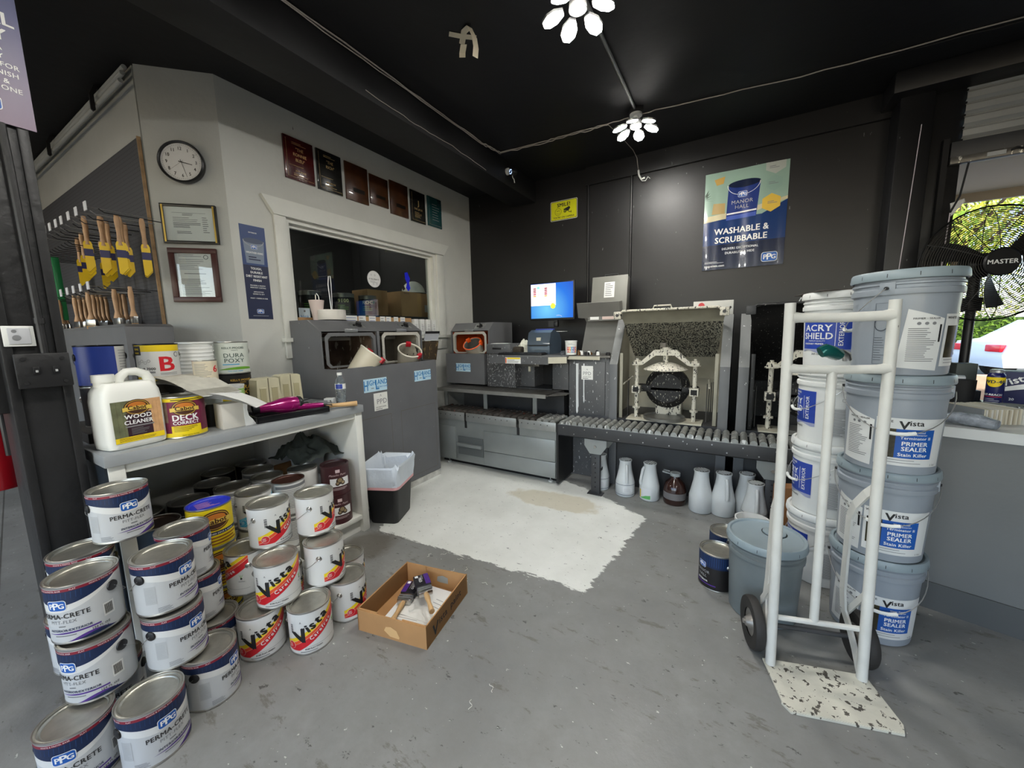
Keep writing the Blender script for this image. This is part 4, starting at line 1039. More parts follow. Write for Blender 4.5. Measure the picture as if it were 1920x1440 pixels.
# small orange-lined mixing unit: built in the same local frame, turned to face the front
t = thing('small_mixing_cabinet', 'smaller grey mixing cabinet with an orange-stained bay on the roller table shelf', 'cabinet', (-2.205, 0, 0), -pi/2)
org = M('bay_lining_orange', (176, 72, 28), .5, noise=.4, nscale=8, bump=.1)
mix_unit(t, .50, -3.27, -3.17, 1.10, 1.335, 1.42, -3.36, -3.74, .785, org, M('frame_spilled_white'), -.50+.0)
sf = plane((-3.17, 0, 0), (0, 1, 0), (0, 0, 1)); sticker(t, sf, -.27, .955, .19)
mix_pail('orange-rimmed pail in the orange-stained mixing bay', -2.41, 3.315, 1.115, 0, 0, M('dirty_pail'), M('rim_orange', (226, 92, 40), .45), M('clip_orange', (222, 84, 24), .4), M('pail_dark_inside', (84, 82, 78), .5, noise=.5, nscale=9))
[q for q in C.objects if q.name.startswith('mixing_pail')][-1].rotation_euler = (radians(38), radians(4), 0)
# ---------------------------------------------------------------- roller table and conveyor
roller_m = M('roller_steel', (150, 152, 148), .35, .55, noise=.2, nscale=20, speck=(222, 222, 218), sscale=26, sthr=.60)
roller_d = M('roller_dirty', (70, 66, 62), .5, .3, noise=.4, nscale=20, speck=(150, 90, 76), sscale=20, sthr=.64)
t = thing('roller_table', 'low galvanised cabinet topped with dirty rollers, left of the long conveyor', 'roller table', (-1.94, 3.06, 0))
def L2(b): b.v = [(x+1.94, y-3.06, z) for x, y, z in b.v]; return b
X0, X1, YF = -2.62, -1.275, 2.86
b = MB(); b.prism([(YF+.02, .05), (3.30, .05), (3.30, .47), (YF+.0, .47)], 0, X1-X0, galvp, plane((X0, 0, 0), (0, 1, 0), (0, 0, 1)))
L2(b).build('table_body', t)
b = MB(); b.box(X1-.0, YF-.004, .02, X1+.02, 3.30, .54, M('black_grease_panel', (22, 22, 23), .5, speck=(150, 150, 150), sscale=40, sthr=.74)); L2(b).build('end_panel', t)
for x0, x1 in ((X0, -2.24), (-2.215, -1.66), (-1.63, X1)):
    b = MB(); b.box(x0, YF-.012, .47, x1, YF, .548, M('rail_galvanised', (150, 152, 150), .4, .5, noise=.12, speck=(30, 30, 30), sscale=60, sthr=.76), .001)
    n_ = int((x1-x0)/.062)
    for k in range(n_): b.cyl(.0045, 0, .002, black, 8, T(x0+.03+k*.062, YF-.0125, .52, rx=pi/2))
    L2(b).build('side_rail', t)
b = MB(); b.box(X0, 3.10, .47, X1, 3.112, .56, galvp); L2(b).build('rear_rail', t)
for x in (-2.228, -1.645):
    b = MB(); b.box(x-.012, YF-.003, .40, x+.012, YF+.02, .47, blackm); L2(b).build('slot', t)
for x0, x1, z0, z1, n_ in ((X0+.01, -2.36, .07, .40, 'access_panel'), (-2.02, X1-.01, .06, .20, 'lower_panel'), (-2.02, X1-.01, .205, .395, 'front_panel')):
    b = MB(); b.box(x0, YF-.006, z0, x1, YF+.01, z1, galvp, .001); L2(b).build(n_, t)
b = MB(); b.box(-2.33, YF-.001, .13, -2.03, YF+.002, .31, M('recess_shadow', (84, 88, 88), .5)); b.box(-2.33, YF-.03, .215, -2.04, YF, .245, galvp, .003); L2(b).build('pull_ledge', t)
for k in range(21):
    x = X0+.04+k*.0635; b = MB(); b.tube([(x, YF, .548), (x, 3.10, .548)], .023, roller_d if k < 18 else roller_m, 14); L2(b).build('roller', t)
for x in (-1.36, -2.5):
    b = MB(); b.cyl(.018, 0, .012, white, 16, T(x, YF+.06, 0)); b.cyl(.005, .012, .06, steel, 8, T(x, YF+.06, 0)); L2(b).build('levelling_foot', t)
b = MB(); b.box(-2.6, 2.95, .0, -1.3, 3.28, .05, blackm); L2(b).build('base', t)
t = thing('roller_conveyor', 'long roller conveyor on steel legs in front of the shakers', 'conveyor', (-.3, 2.95, 0))
def L3(b): b.v = [(x+.3, y-2.95, z) for x, y, z in b.v]; return b
CX0, CX1 = -1.245, .64
for y, s_ in ((2.83, -1), (3.09, 1)):
    b = MB(); b.box(CX0, y-.003, .455, CX1, y+.003, .548, dgm, .001); b.box(CX0, y-.003, .455, CX1, y-s_*.0+ (.028 if s_ < 0 else -.028), .460, dgm); b.box(CX0, min(y, y-.0), .545, CX1, y+(.02 if s_ < 0 else -.02), .550, galv)
    for k in range(20): b.cyl(.005, 0, .003, steel, 8, T(CX0+.05+k*.09, y-.003, .48 if k % 2 else .525, rx=pi/2))
    L3(b).build('side_rail', t)
for k in range(35):
    x = CX0+.03+k*.0535; b = MB(); b.tube([(x, 2.84, .556), (x, 3.08, .556)], .022, roller_m, 14); L3(b).build('roller', t)
for x in (-.93, .235):
    for y in (2.85, 3.06):
        b = MB(); b.box(x-.035, y-.006, 0, x+.035, y+.03, .36, dgm, .002)
        for k in range(7): b.cyl(.006, 0, .002, blackm, 8, T(x, y-.006, .06+k*.04, rx=pi/2))
        b.box(x-.06, y-.03, 0, x+.06, y+.045, .006, dgm); lg = L3(b).build('leg', t)
        b = MB(); b.prism([(-.09, .455), (.09, .455), (.09, .40), (.045, .335), (-.045, .335), (-.09, .40)], 0, .006, galvp, plane((x, y-.008, 0), (1, 0, 0), (0, 0, 1))); b.cyl(.012, 0, .012, steel, 6, T(x, y-.012, .395, rx=pi/2)); L3(b).build('leg_bracket', lg)
b = MB(); b.box(-.96, 2.90, .18, -.90, 3.06, .2, dgm); b.box(.2, 2.90, .18, .26, 3.06, .2, dgm); L3(b).build('cross_brace', t)
# steel shelf above the rollers
t = thing('steel_shelf', 'dirty steel plank shelf on short posts over the roller table', 'shelf', (-1.98, 3.02, 0))
ss = M('grimy_steel', (96, 94, 90), .4, .6, noise=.35, nscale=12, speck=(210, 208, 200), sscale=30, sthr=.68)
b = MB(); b.box(-.64, -.10, .755, .60, .70, .765, ss); b.box(-.64, -.105, .735, .58, -.10, .768, M('plank_edge', (150, 150, 146), .35, .6, noise=.15)); b.prism([(.58, -.1), (.72, .02), (.72, .10), (.58, .1)], .755, .765, ss); b.build('plank', t)
for x in (-.11, .43, -.6):
    b = MB(); b.box(x-.022, -.02, .574, x+.022, -.012, .755, galvp); b.box(x-.022, -.02, .574, x-.018, .03, .755, galvp); b.build('post', t)
b = MB(); b.box(-.62, .305, .0, .58, .68, .755, dgm); b.build('support_box', t)
# ---------------------------------------------------------------- tinting machine
t = thing('tint_dispenser', 'wide grey tinting dispenser spattered with white paint, holding keyboard and printer', 'dispenser', (-1.6, 3.2, 0))
def L4(b): b.v = [(x+1.6, y-3.2, z) for x, y, z in b.v]; return b
b = MB(); b.box(-2.18, 3.18, .77, -1.85, 3.74, 1.10, gms, .004); L4(b).build('spattered_front', t)
b = MB(); b.box(-1.85, 3.30, .77, -1.70, 3.74, 1.05, gms2, .002); b.box(-1.70, 3.5, .77, -1.47, 3.74, 1.05, blackm); b.box(-1.85, 3.18, 1.05, -1.3, 3.74, 1.10, dgm, .003)
b.box(-1.48, 3.24, .77, -1.32, 3.74, 1.05, gms2, .003); b.box(-1.9, 3.2, .766, -1.47, 3.74, .775, dgm); L4(b).build('dispensing_recess', t)
b = MB(); b.prism([(-2.04, 3.02), (-1.42, 3.02), (-1.28, 3.10), (-1.28, 3.20), (-2.04, 3.20)], 1.085, 1.10, gms2); b.prism([(-2.04, 3.02), (-1.42, 3.02), (-1.42, 3.035), (-2.04, 3.035)], 1.02, 1.086, gms2)
b.prism([(-1.42, 3.02), (-1.28, 3.10), (-1.285, 3.115), (-1.43, 3.035)], 1.03, 1.086, cream); b.build; L4(b).build('keyboard_tray', t)
b = MB(); b.box(-1.78, 3.12, .99, -1.56, 3.22, 1.02, ss, .004); b.tube([(-1.68, 3.16, .99), (-1.68, 3.16, .94)], .012, cream, 10); L4(b).build('nozzle_block', t)
b = MB(); sf = plane((-1.86, 3.0195, 1.02), (1, 0, 0), (0, 0, 1)); b.rect(sf, 0, .003, .165, .060, paper, .001); b.rect(sf, .02, .044, .16, .058, yellow_ink, .0015); b.rect(sf, .002, .006, .014, .055, orange_ink, .0015); b.lines(sf, .02, .006, .15, .04, 3, inkg, .0015, .35); L4(b).build('warning_label', t)
t = thing('drum_cabinet', 'grey cabinet with thick white paint drips and a small paper sign, beside the shaker', 'cabinet', (-1.1, 3.2, 0))
def L5(b): b.v = [(x+1.1, y-3.2, z) for x, y, z in b.v]; return b
b = MB(); b.box(-1.295, 3.19, .0, -.925, 3.74, 1.075, gms2, .004); L5(b).build('cabinet_body', t)
b = MB(); b.box(-1.28, 3.175, .575, -.96, 3.192, 1.045, gms2, .004); L5(b).build('door', t)
b = MB(); b.box(-1.31, 3.15, 1.075, -.91, 3.74, 1.095, ss, .004); b.box(-1.30, 3.149, 1.06, -1.0, 3.152, 1.09, cream); L5(b).build('top_tray', t)
sf = plane((-1.3, 3.1745, .575), (1, 0, 0), (0, 0, 1)); drip = M('wet_white_paint', (216, 220, 222), .35)
b = MB()
for x, w, z0 in ((.088, .016, .0), (.098, .008, .05), (.152, .010, .10)):
    b.prism([(x-w/2, .45), (x+w/2, .45), (x+w/2*.8, z0+.1), (x+w*.7, z0+.02), (x, z0), (x-w*.45, z0+.02), (x-w*.5, z0+.15)], 0, .003, drip, sf)
L5(b).build('paint_drips', t)
b = MB(); b.rect(sf, .13, .31, .235, .43, paper, .0035); b.text(sf, 'PPD', .182, .35, .042, inkg, .004); b.text(sf, '^', .182, .385, .03, inkg, .004); b.text(sf, 'DO NOT DUCK', .182, .331, .0095, ink, .004, .02); b.lines(sf, .14, .316, .225, .326, 1, inkg, .004, .5); L5(b).build('paper_sign', t)
rr = random.Random(8); capm = [black, M('amber_cap', (90, 60, 20), .3), white, black, blackm]
for k in range(13):
    x, y = -1.24+rr.uniform(0, .30), 3.19+rr.uniform(0, .12); h = rr.uniform(.02, .045); r = rr.uniform(.012, .02)
    t_ = MB(); t_.lathe([(0, 0), (r, 0), (r*.9, h*.6), (r*.65, h), (0, h)], capm[k % 5], 14)
    single(t_, 'nozzle_cap', 'one of the small dark and pale caps and vials littering the drum cabinet top', 'cap', 'caps and vials on the drum cabinet', (x, y, 1.0955))
t = thing('drum_hood', 'open grey hood with a hinged box lid behind the drum cabinet', 'hood', (-1.07, 3.5, 1.095))
b = MB(); gmh = M('hood_grey', (112, 112, 108), .5, noise=.12, nscale=3)
b.prism([(-.22, .0), (.17, .0), (.18, .33), (-.24, .38), (-.19, .30)], 0, .012, gmh, plane((0, 0, 0), (1, 0, 0), (0, .22, 1))); b.build('rear_panel', t)
b = MB(); b.prism([(-.19, -.0), (.16, .0), (.18, .02), (-.24, .02)], 0, .14, gmh, X=T(0, -.06, .33, rx=.3)); b.build('hood_top', t)
X = T(.04, -.02, .36, rx=radians(-8), rz=-.04)
b = MB(); b.box(-.16, -.0, 0, .16, .09, .34, gmh, .006, X); b.box(-.165, -.012, .0, .165, .0, .345, M('lid_panel', (128, 128, 122), .45, noise=.12, nscale=4), .003, X); b.build('box_lid', t)
b = MB(); b.tube([X @ Vector(p) for p in ((-.06, .03, .34), (-.06, .03, .37), (.06, .03, .37), (.06, .03, .34))], .005, dgm, 8); b.build('lid_handle', t)
b = MB(); sf = plane(X @ Vector((-.165, -.013, 0)), (X.to_3x3() @ Vector((1, 0, 0))), (X.to_3x3() @ Vector((0, 0, 1)))); b.rect(sf, .12, .15, .215, .29, paper, .001); b.lines(sf, .13, .16, .205, .28, 7, inkg, .0015, .35); b.build('instruction_label', t)
b = MB(); sf = plane((-.1, -.16, .31), (1, 0, 0), (0, 0, 1)); b.box(-.1, -.165, .30, .24, -.16, .335, gmh); b.rect(sf, .02, .0, .10, .025, paper, .006); b.rect(sf, .13, .0, .30, .025, M('label_pinkish', (206, 184, 176), .5), .006); b.build('hinge_bar', t)
# ---------------------------------------------------------------- desk-top gear on the dispenser
t = thing('cash_box', 'grey metal box with papers on top at the left of the keyboard', 'box', (-2.04, 3.27, 1.1005))
b = MB(); b.box(-.13, -.11, 0, .15, .14, .10, gms2, .008); b.build('box_body', t)
b = MB(); b.box(-.05, -.118, .045, .05, -.108, .062, black, .003); b.build('handle', t)
b = MB(); b.box(-.10, -.07, .100, .06, .06, .103, paper, X=T(rz=.1)); b.build('papers', t)
b = MB(); 
rag('work_glove', 'crumpled white glove between the grey box and the label printer', -1.83, 3.36, 1.101, .10, .08, .14, M('glove_white', (206, 206, 192), .8), 6, 'glove')
b = MB(); b.box(-.045, -.04, 0, .045, .04, .07, M('sponge_dark', (56, 50, 42), .95, bump=.6, bscale=60), .015); single(b, 'sponge', 'dark dirty sponge in front of the glove', 'sponge', loc=(-1.84, 3.235, 1.101))
t = thing('label_printer', 'slate-blue desktop label printer on the dispenser', 'printer', (-1.60, 3.33, 1.101), .0)
pr = M('printer_slate', (62, 74, 86), .35, coat=.3)
b = MB(); b.prism([(-.14, 0), (.13, 0), (.13, .13), (.09, .19), (-.05, .225), (-.11, .20), (-.14, .11)], -.115, .115, pr, plane((0, 0, 0), (0, 1, 0), (0, 0, 1))); b.build('printer_body', t)
b = MB(); b.box(-.095, -.148, .075, .095, -.138, .082, black); b.box(-.117, -.145, .083, .117, -.10, .087, black); b.build('paper_slot', t)
b = MB(); b.box(-.022, -.135, .115, .022, -.120, .155, M('printer_badge', (206, 200, 178), .5)); b.build('badge', t)
b = MB(); b.box(-.08, -.04, .222, .08, .07, .235, M('printer_blue', (50, 60, 150), .4), .006); b.build('top_window', t)
t = thing('keyboard', 'black computer keyboard speckled with white paint', 'keyboard', (-1.72, 3.095, 1.1005))
b = MB(); b.box(-.23, -.065, 0, .23, .065, .014, black, .004); b.build('keyboard_base', t)
b = MB(); km = M('key_black', (30, 30, 34), .4, speck=(180, 180, 180), sscale=90, sthr=.68)
for r in range(5):
    for k in range(20): b.box(-.222+k*.0222, -.056+r*.0232, .013, -.204+k*.0222, -.037+r*.0232, .021, km)
b.build('key_block', t)
t = thing('computer_mouse', 'grey computer mouse beside the printed paint cup', 'mouse', (-1.36, 3.22, 1.101))
bm_ = bmesh.new(); bmesh.ops.create_uvsphere(bm_, u_segments=20, v_segments=10, radius=1)
for v in bm_.verts: v.co = Vector((v.co.x*.03, v.co.y*.05, max(0, v.co.z)*.035))
b = MB(); b.bm(bm_, M('mouse_grey', (74, 78, 84), .3)); b.build('mouse_body', t); b = MB(); b.box(-.001, -.03, .03, .001, .0, .036, black); b.build('scroll_wheel', t)
t = thing('monitor', 'lit computer monitor with blue desktop and white chart against the black wall', 'monitor', (-1.59, 3.47, 1.606), radians(2))
b = MB(); b.box(-.235, 0, -.185, .235, .035, .185, black, .004); b.build('housing', t)
sc_b = bpy.data.materials.new('screen_desktop_blue'); sc_b.use_nodes = True; n = sc_b.node_tree.nodes; l = sc_b.node_tree.links
tc = n.new('ShaderNodeTexCoord'); mp = n.new('ShaderNodeMapping'); mp.inputs['Location'].default_value = (.12, 0, .16); gr = n.new('ShaderNodeTexGradient'); gr.gradient_type = 'SPHERICAL'
mp.inputs['Scale'].default_value = (2.3, 2.3, 2.3); cr = n.new('ShaderNodeValToRGB'); cr.color_ramp.elements[0].color = rgb(8, 62, 200); cr.color_ramp.elements[1].color = rgb(120, 215, 255)
e = cr.color_ramp.elements.new(.45); e.color = rgb(10, 120, 235)
l.new(tc.outputs['Object'], mp.inputs[0]); l.new(mp.outputs[0], gr.inputs[0]); l.new(gr.outputs[0], cr.inputs[0]); p = n['Principled BSDF']; p.inputs['Base Color'].default_value = (0, 0, 0, 1)
l.new(cr.outputs[0], p.inputs['Emission Color']); p.inputs['Emission Strength'].default_value = 1.0
sw = M('screen_white', (250, 232, 240), emit=.95); sf = plane((0, -.001, 0), (1, 0, 0), (0, 0, 1))
def em(n_, c): return M('screen_'+n_, c, emit=.9)
b = MB(); b.rect(sf, -.222, -.165, .222, .172, sc_b, 0); b.rect(sf, -.221, -.04, .045, .168, sw, .0004)
for i, c in enumerate(((120, 20, 40), (200, 60, 30), (150, 40, 60), (220, 120, 40), (230, 150, 60))): b.rect(sf, -.195, .12-i*.018, -.165, .132-i*.018, em('swatch_%s' % 'abcde'[i], c), .0008); b.rect(sf, -.075, .12-i*.018, -.045, .132-i*.018, em('swatch_%s' % 'badce'[i], c), .0008)
b.rect(sf, -.155, .122, -.125, .145, em('mint', (120, 220, 190)), .0008); b.lines(sf, -.15, .05, -.125, .11, 4, inkg, .0008, .3); b.lines(sf, -.03, .05, .01, .13, 6, em('salmon', (230, 150, 130)), .0008, .3); b.lines(sf, -.10, -.03, .04, .02, 3, em('salmon', (230, 150, 130)), .0008, .25)
b.disc(sf, .015, -.048, .026, em('lime', (200, 215, 60)), .0007); b.ring(sf, .07, -.20, .06, .0615, sw, .0007, 16, .9, 1.9); b.build('screen', t)
b = MB(); b.box(-.05, .03, -.25, .05, .06, -.1, black); b.box(-.10, -.03, -.30, .12, .12, -.295, white, .002); b.box(.0, .03, -.50, .025, .055, -.30, white); b.box(-.06, -.06, -.505, .10, .12, -.495, white, .002); b.box(.02, .0, -.25, .06, .05, -.20, black, .005); b.build('stand', t)
t = thing('paint_cup', 'small white printed cup with rainbow-coloured lettering beside the drum cabinet', 'cup', (-1.275, 3.19, 1.101), face(-1.275, 3.19, 5))
b = MB(); b.lathe([(0, 0), (.047, 0), (.052, .118), (.054, .118), (.054, .124), (.05, .124), (.045, .004), (0, .004)], white, 28); b.build('cup_body', t)
b = MB(); sfz = cylsurf(.0475, 0, .042)
for i, c in enumerate(((214, 60, 50), (236, 150, 40), (70, 160, 200), (120, 70, 160), (230, 120, 40))): b.rect(sfz, -.04+i*.017, .02, -.024+i*.017, .07, M('cup_colour_%s' % 'abcde'[i], c, .5), .0006)
b.text(sfz, 'TOUCH', 0, .049, .022, inkw, .0014, .03); b.text(sfz, 'PAINT', 0, .024, .026, inkw, .0014, .03); b.lines(sfz, -.03, .088, .03, .10, 2, inkg, .0008, .3); b.build('print', t)
# ---------------------------------------------------------------- shakers
shg = M('shaker_inside_cream', (150, 147, 132), .55, noise=.2, nscale=4, bump=.1)
shsp = M('shaker_hood_splatter', (142, 140, 126), .55, noise=.15, nscale=4, speck=(26, 26, 26), sscale=110, sthr=.49)
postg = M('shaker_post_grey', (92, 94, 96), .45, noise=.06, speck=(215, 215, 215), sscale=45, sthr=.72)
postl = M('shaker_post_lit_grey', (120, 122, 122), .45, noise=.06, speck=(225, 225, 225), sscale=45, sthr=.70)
yokew = M('shaker_yoke_white', (200, 196, 182), .55, noise=.1, speck=(30, 30, 30), sscale=80, sthr=.57, bump=.2)
motor = M('shaker_motor_black', (22, 22, 23), .55, noise=.4, speck=(190, 186, 172), sscale=75, sthr=.615, bump=.5, bscale=50)
blk_in = M('shaker_black_inside', (20, 20, 21), .5, noise=.3, speck=(150, 148, 140), sscale=100, sthr=.66)
ribs = M('shaker_dark_ribs', (52, 50, 46), .5, noise=.4)
def shaker(name, label, x0, inner, hood, sp, W=.87):
    t = thing(name, label, 'paint shaker', (x0, 3.12, 0), 0, 'paint shakers behind the conveyor')
    w = .012
    for s_, xa in ((1, 0.), (-1, W)):
        xb = xa+s_*w
        b = MB(); b.prism([(0, 0), (.62, 0), (.62, 1.40), (.26, 1.40), (0, 1.03)], 0, s_*w, dgm, plane((xa, 0, 0), (0, 1, 0), (0, 0, 1))); b.build('side_panel', t)
        b = MB(); b.prism([(.01, .5), (.60, .5), (.60, 1.38), (.27, 1.38), (.01, 1.02)], 0, s_*.004, inner, plane((xb, 0, 0), (0, 1, 0), (0, 0, 1))); b.build('side_lining', t)
        x1, x2 = sorted((xa, xa+s_*.065))
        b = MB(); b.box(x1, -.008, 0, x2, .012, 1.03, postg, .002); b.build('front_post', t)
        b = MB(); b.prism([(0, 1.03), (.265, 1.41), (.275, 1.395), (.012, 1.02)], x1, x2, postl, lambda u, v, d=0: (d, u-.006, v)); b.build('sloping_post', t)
        x1, x2 = sorted((xa+s_*.075, xa+s_*.10)); b = MB(); b.box(x1, .03, .58, x2, .05, 1.12, inner, .002); b.build('inner_rail', t)
    b = MB(); b.box(w, .60, 0, W-w, .62, 1.40, inner); b.build('rear_panel', t)
    b = MB(); b.box(w, .02, 0, W-w, .60, .575, dgm); b.build('base', t)
    # open hood seen from inside: curved sheet from the front top edge back and down
    prof = [(.04, 1.455), (.08, 1.46), (.13, 1.44), (.20, 1.36), (.29, 1.27), (.39, 1.17), (.47, 1.07), (.52, .97), (.54, .88)]
    P = []
    nn = 20
    b = MB(); vs_ = []; fs = []
    for k, (y, z) in enumerate(prof):
        for i in range(nn+1):
            u = i/nn; e = abs(2*u-1); dz = -.035*max(0, (e-.8)/.2)**2 if k < 2 else 0
            vs_.append((.05+(W-.10)*u+(.055 if k > 2 else .0)*(1-2*u)*min(1, (k-2)/4 if k > 2 else 0), y-.05*(e**6)*(1 if k > 3 else 0), z+dz))
    m_ = nn+1
    b.add(vs_[:4*m_], [[j*m_+i, j*m_+i+1, (j+1)*m_+i+1, (j+1)*m_+i] for j in range(3) for i in range(nn)], inner)
    b.add(vs_[3*m_:7*m_], [[j*m_+i, j*m_+i+1, (j+1)*m_+i+1, (j+1)*m_+i] for j in range(3) for i in range(nn)], hood)
    b.add(vs_[6*m_:], [[j*m_+i, j*m_+i+1, (j+1)*m_+i+1, (j+1)*m_+i] for j in range(2) for i in range(nn)], inner)
    b.build('open_hood', t, 60)
    b = MB(); b.tube([(.06, .04, 1.43), (.09, .035, 1.46), (W-.09, .035, 1.46), (W-.06, .04, 1.43)], .009, yokew if sp else blk_in, 8); b.build('hood_lip', t)
    for x in (.055, W-.055):
        b = MB(); b.box(x-.03, .0, 1.395, x+.03, .05, 1.455, yokew if sp else dgm, .006); b.cyl(.012, 0, .006, dgm, 12, T(x, .0, 1.425, rx=pi/2)); b.build('hinge_corner', t)
    b = MB(); b.tube([(.32, .05, 1.46), (.33, .05, 1.49), (.45, .05, 1.49), (.46, .05, 1.46)], .006, yokew if sp else galv, 8); b.build('hood_handle', t)
    # posts, yoke, clamp
    for x in (.20, .635):
        b = MB(); b.tube([(x, .10, .575), (x, .10, 1.04)], .016, yokew, 14); b.cyl(.03, .66, .675, yokew, 16, T(x, .10, 0)); gpst = b.build('guide_post', t)
        b = MB(); b.box(x-.032, .06, .79, x+.032, .13, .85, yokew, .003); b.box(x-.022, .058, .80, x+.022, .0605, .84, blackm); b.build('square_collar', gpst)
        b = MB(); b.cyl(.042, 1.02, 1.03, yokew, 20, T(x, .10, 0)); b.cyl(.028, 1.03, 1.06, yokew, 6, T(x, .10, 0)); b.cyl(.012, 1.06, 1.075, yokew, 10, T(x, .10, 0)); b.build('post_nut', gpst)
    b = MB(); out = [(.17, 1.025), (.25, 1.025), (.345, 1.10), (.49, 1.10), (.585, 1.025), (.665, 1.025), (.665, 1.045), (.60, 1.05), (.50, 1.145), (.335, 1.145), (.235, 1.05), (.17, 1.045)]
    b.prism(out, -.03, .03, yokew, plane((0, .10, 0), (1, 0, 0), (0, 0, 1))); b.build('yoke', t)
    b = MB(); b.cyl(.028, 1.145, 1.165, yokew, 16, T(.42, .10, 0)); b.cyl(.045, 1.145, 1.155, yokew, 20, T(.42, .1, 0)); b.cyl(.026, 1.165, 1.20, M('screw_knob', (110, 106, 98), .6), 8, T(.40, .10, 0)); b.cyl(.02, 1.02, 1.11, yokew, 12, T(.42, .10, 0)); b.build('clamp_screw', t)
    b = MB(); b.lathe([(0, .985), (.16, .985), (.165, .992), (.155, 1.0), (.08, 1.035), (.05, 1.045), (0, 1.045)], yokew, 36, T(.42, .10, 0)); b.build('clamp_plate', t)
    b = MB(); b.box(.33, .22, .575, .53, .36, .80, yokew if sp else blk_in, .01); b.lathe([(0, 0), (.15, 0), (.17, .03), (.17, .10), (.12, .14), (0, .14)], motor, 28, T(.42, .30, .83, rx=pi/2)); b.box(.18, .16, .79, .66, .26, .85, motor, .02); b.box(.30, .20, .84, .54, .30, .96, motor, .04); b.build('motor', t)
    b = MB(); b.lathe([(0, .598), (.15, .598), (.15, .588), (.158, .588), (.158, .612), (.146, .612), (.144, .600), (0, .600)], M('shaker_turntable', (120, 120, 116), .35, .6, noise=.25), 40, T(.42, .10, 0)); b.build('bottom_plate', t)
    b = MB(); b.box(.14, .0, .576, .70, .2, .586, cream); b.build('platform', t)
    for s_, x in ((-1, .12), (1, .72)):
        b = MB()
        for k in range(6): b.box(x+s_*.012*k-.003, .14+k*.05, .58, x+s_*.012*k+.003, .17+k*.05, .88, ribs)
        b.tube([(x+s_*.02, .06, .86), (x-s_*.0, .3, .90)], .006, yokew if sp else galv, 6); b.build('shield_ribs', t)
    return t
shaker('paint_shaker', 'open paint shaker with a cream hood spattered black, white yoke and clamp', -.905, shg, shsp, True)
shaker('paint_shaker', 'open paint shaker with a black inside, half hidden by the hand truck and pails', .015, blk_in, blk_in, False)
t = thing('control_box', 'white control plate with a red stop button above the cream-hooded shaker', 'control box', (-.17, 3.42, 1.42))
b = MB(); b.box(-.15, 0, -.05, .13, .06, .10, M('control_panel_white', (196, 196, 190), .5, speck=(40, 40, 40), sscale=30, sthr=.62), .003); b.build('box_body', t)
b = MB(); b.cyl(.022, 0, .03, M('button_red', (200, 50, 56), .4), 20, T(-.09, 0, .065, rx=pi/2)); b.build('stop_button', t)
# ================================================================ things on the walls
frame_gold = M('frame_gold', (190, 160, 80), .3, .7); frame_black = M('frame_black', (20, 20, 20), .35); frame_brown = M('frame_brown', (62, 24, 20), .4)
chS = plane((XW+.0015, 1.30+.0, 0), (.7071, .7071, 0), (0, 0, 1))   # u = 0 at the wall corner, negative to the left
def on_cham(s_, z): return (XW-.7071*s_+.0011, 1.30-.7071*s_-.0011, z)
RZC = pi/4
t = thing('wall_clock', 'round black-rimmed wall clock on the grey corner wall', 'clock', on_cham(.212, 2.39), RZC)
b = MB(); X = T(rx=pi/2); b.lathe([(0, 0), (.118, 0), (.122, .012), (.122, .034), (.116, .040), (.110, .036), (.108, .026)], frame_black, 48, X); b.build('clock_rim', t)
b = MB(); b.lathe([(.109, .025), (0, .025)], M('clock_face_white', (206, 206, 204), .6), 48, X)
sf = plane((0, -.0255, 0), (1, 0, 0), (0, 0, 1))
for k in range(12):
    a = pi/2-(k+1)*pi/6; b.text(sf, str(k+1), .078*cos(a), .078*sin(a)-.009, .027, ink, .0006, .01, sx=.85)
for k in range(60):
    a = k*pi/30; r0 = .096 if k % 5 else .093
    b.poly(sf, [(r*cos(a)+w*sin(a), r*sin(a)-w*cos(a)) for r, w in ((r0, -.0006), (.101, -.0006), (.101, .0006), (r0, .0006))], ink, .0006)
b.build('dial', t)
def hand(L_, w, ang, nm, d, mat=ink):
    a = radians(90-ang); b = MB(); c, s_ = cos(a), sin(a); b.poly(sf, [(-.015*c+w*s_, -.015*s_-w*c), (L_*c+w*.6*s_, L_*s_-w*.6*c), (L_*c-w*.6*s_, L_*s_+w*.6*c), (-.015*c-w*s_, -.015*s_+w*c)], mat, d); b.build(nm, t)
hand(.058, .0028, 103, 'hour_hand', .002); hand(.09, .0014, 165, 'minute_hand', .003); hand(.085, .0006, 232, 'second_hand', .004)
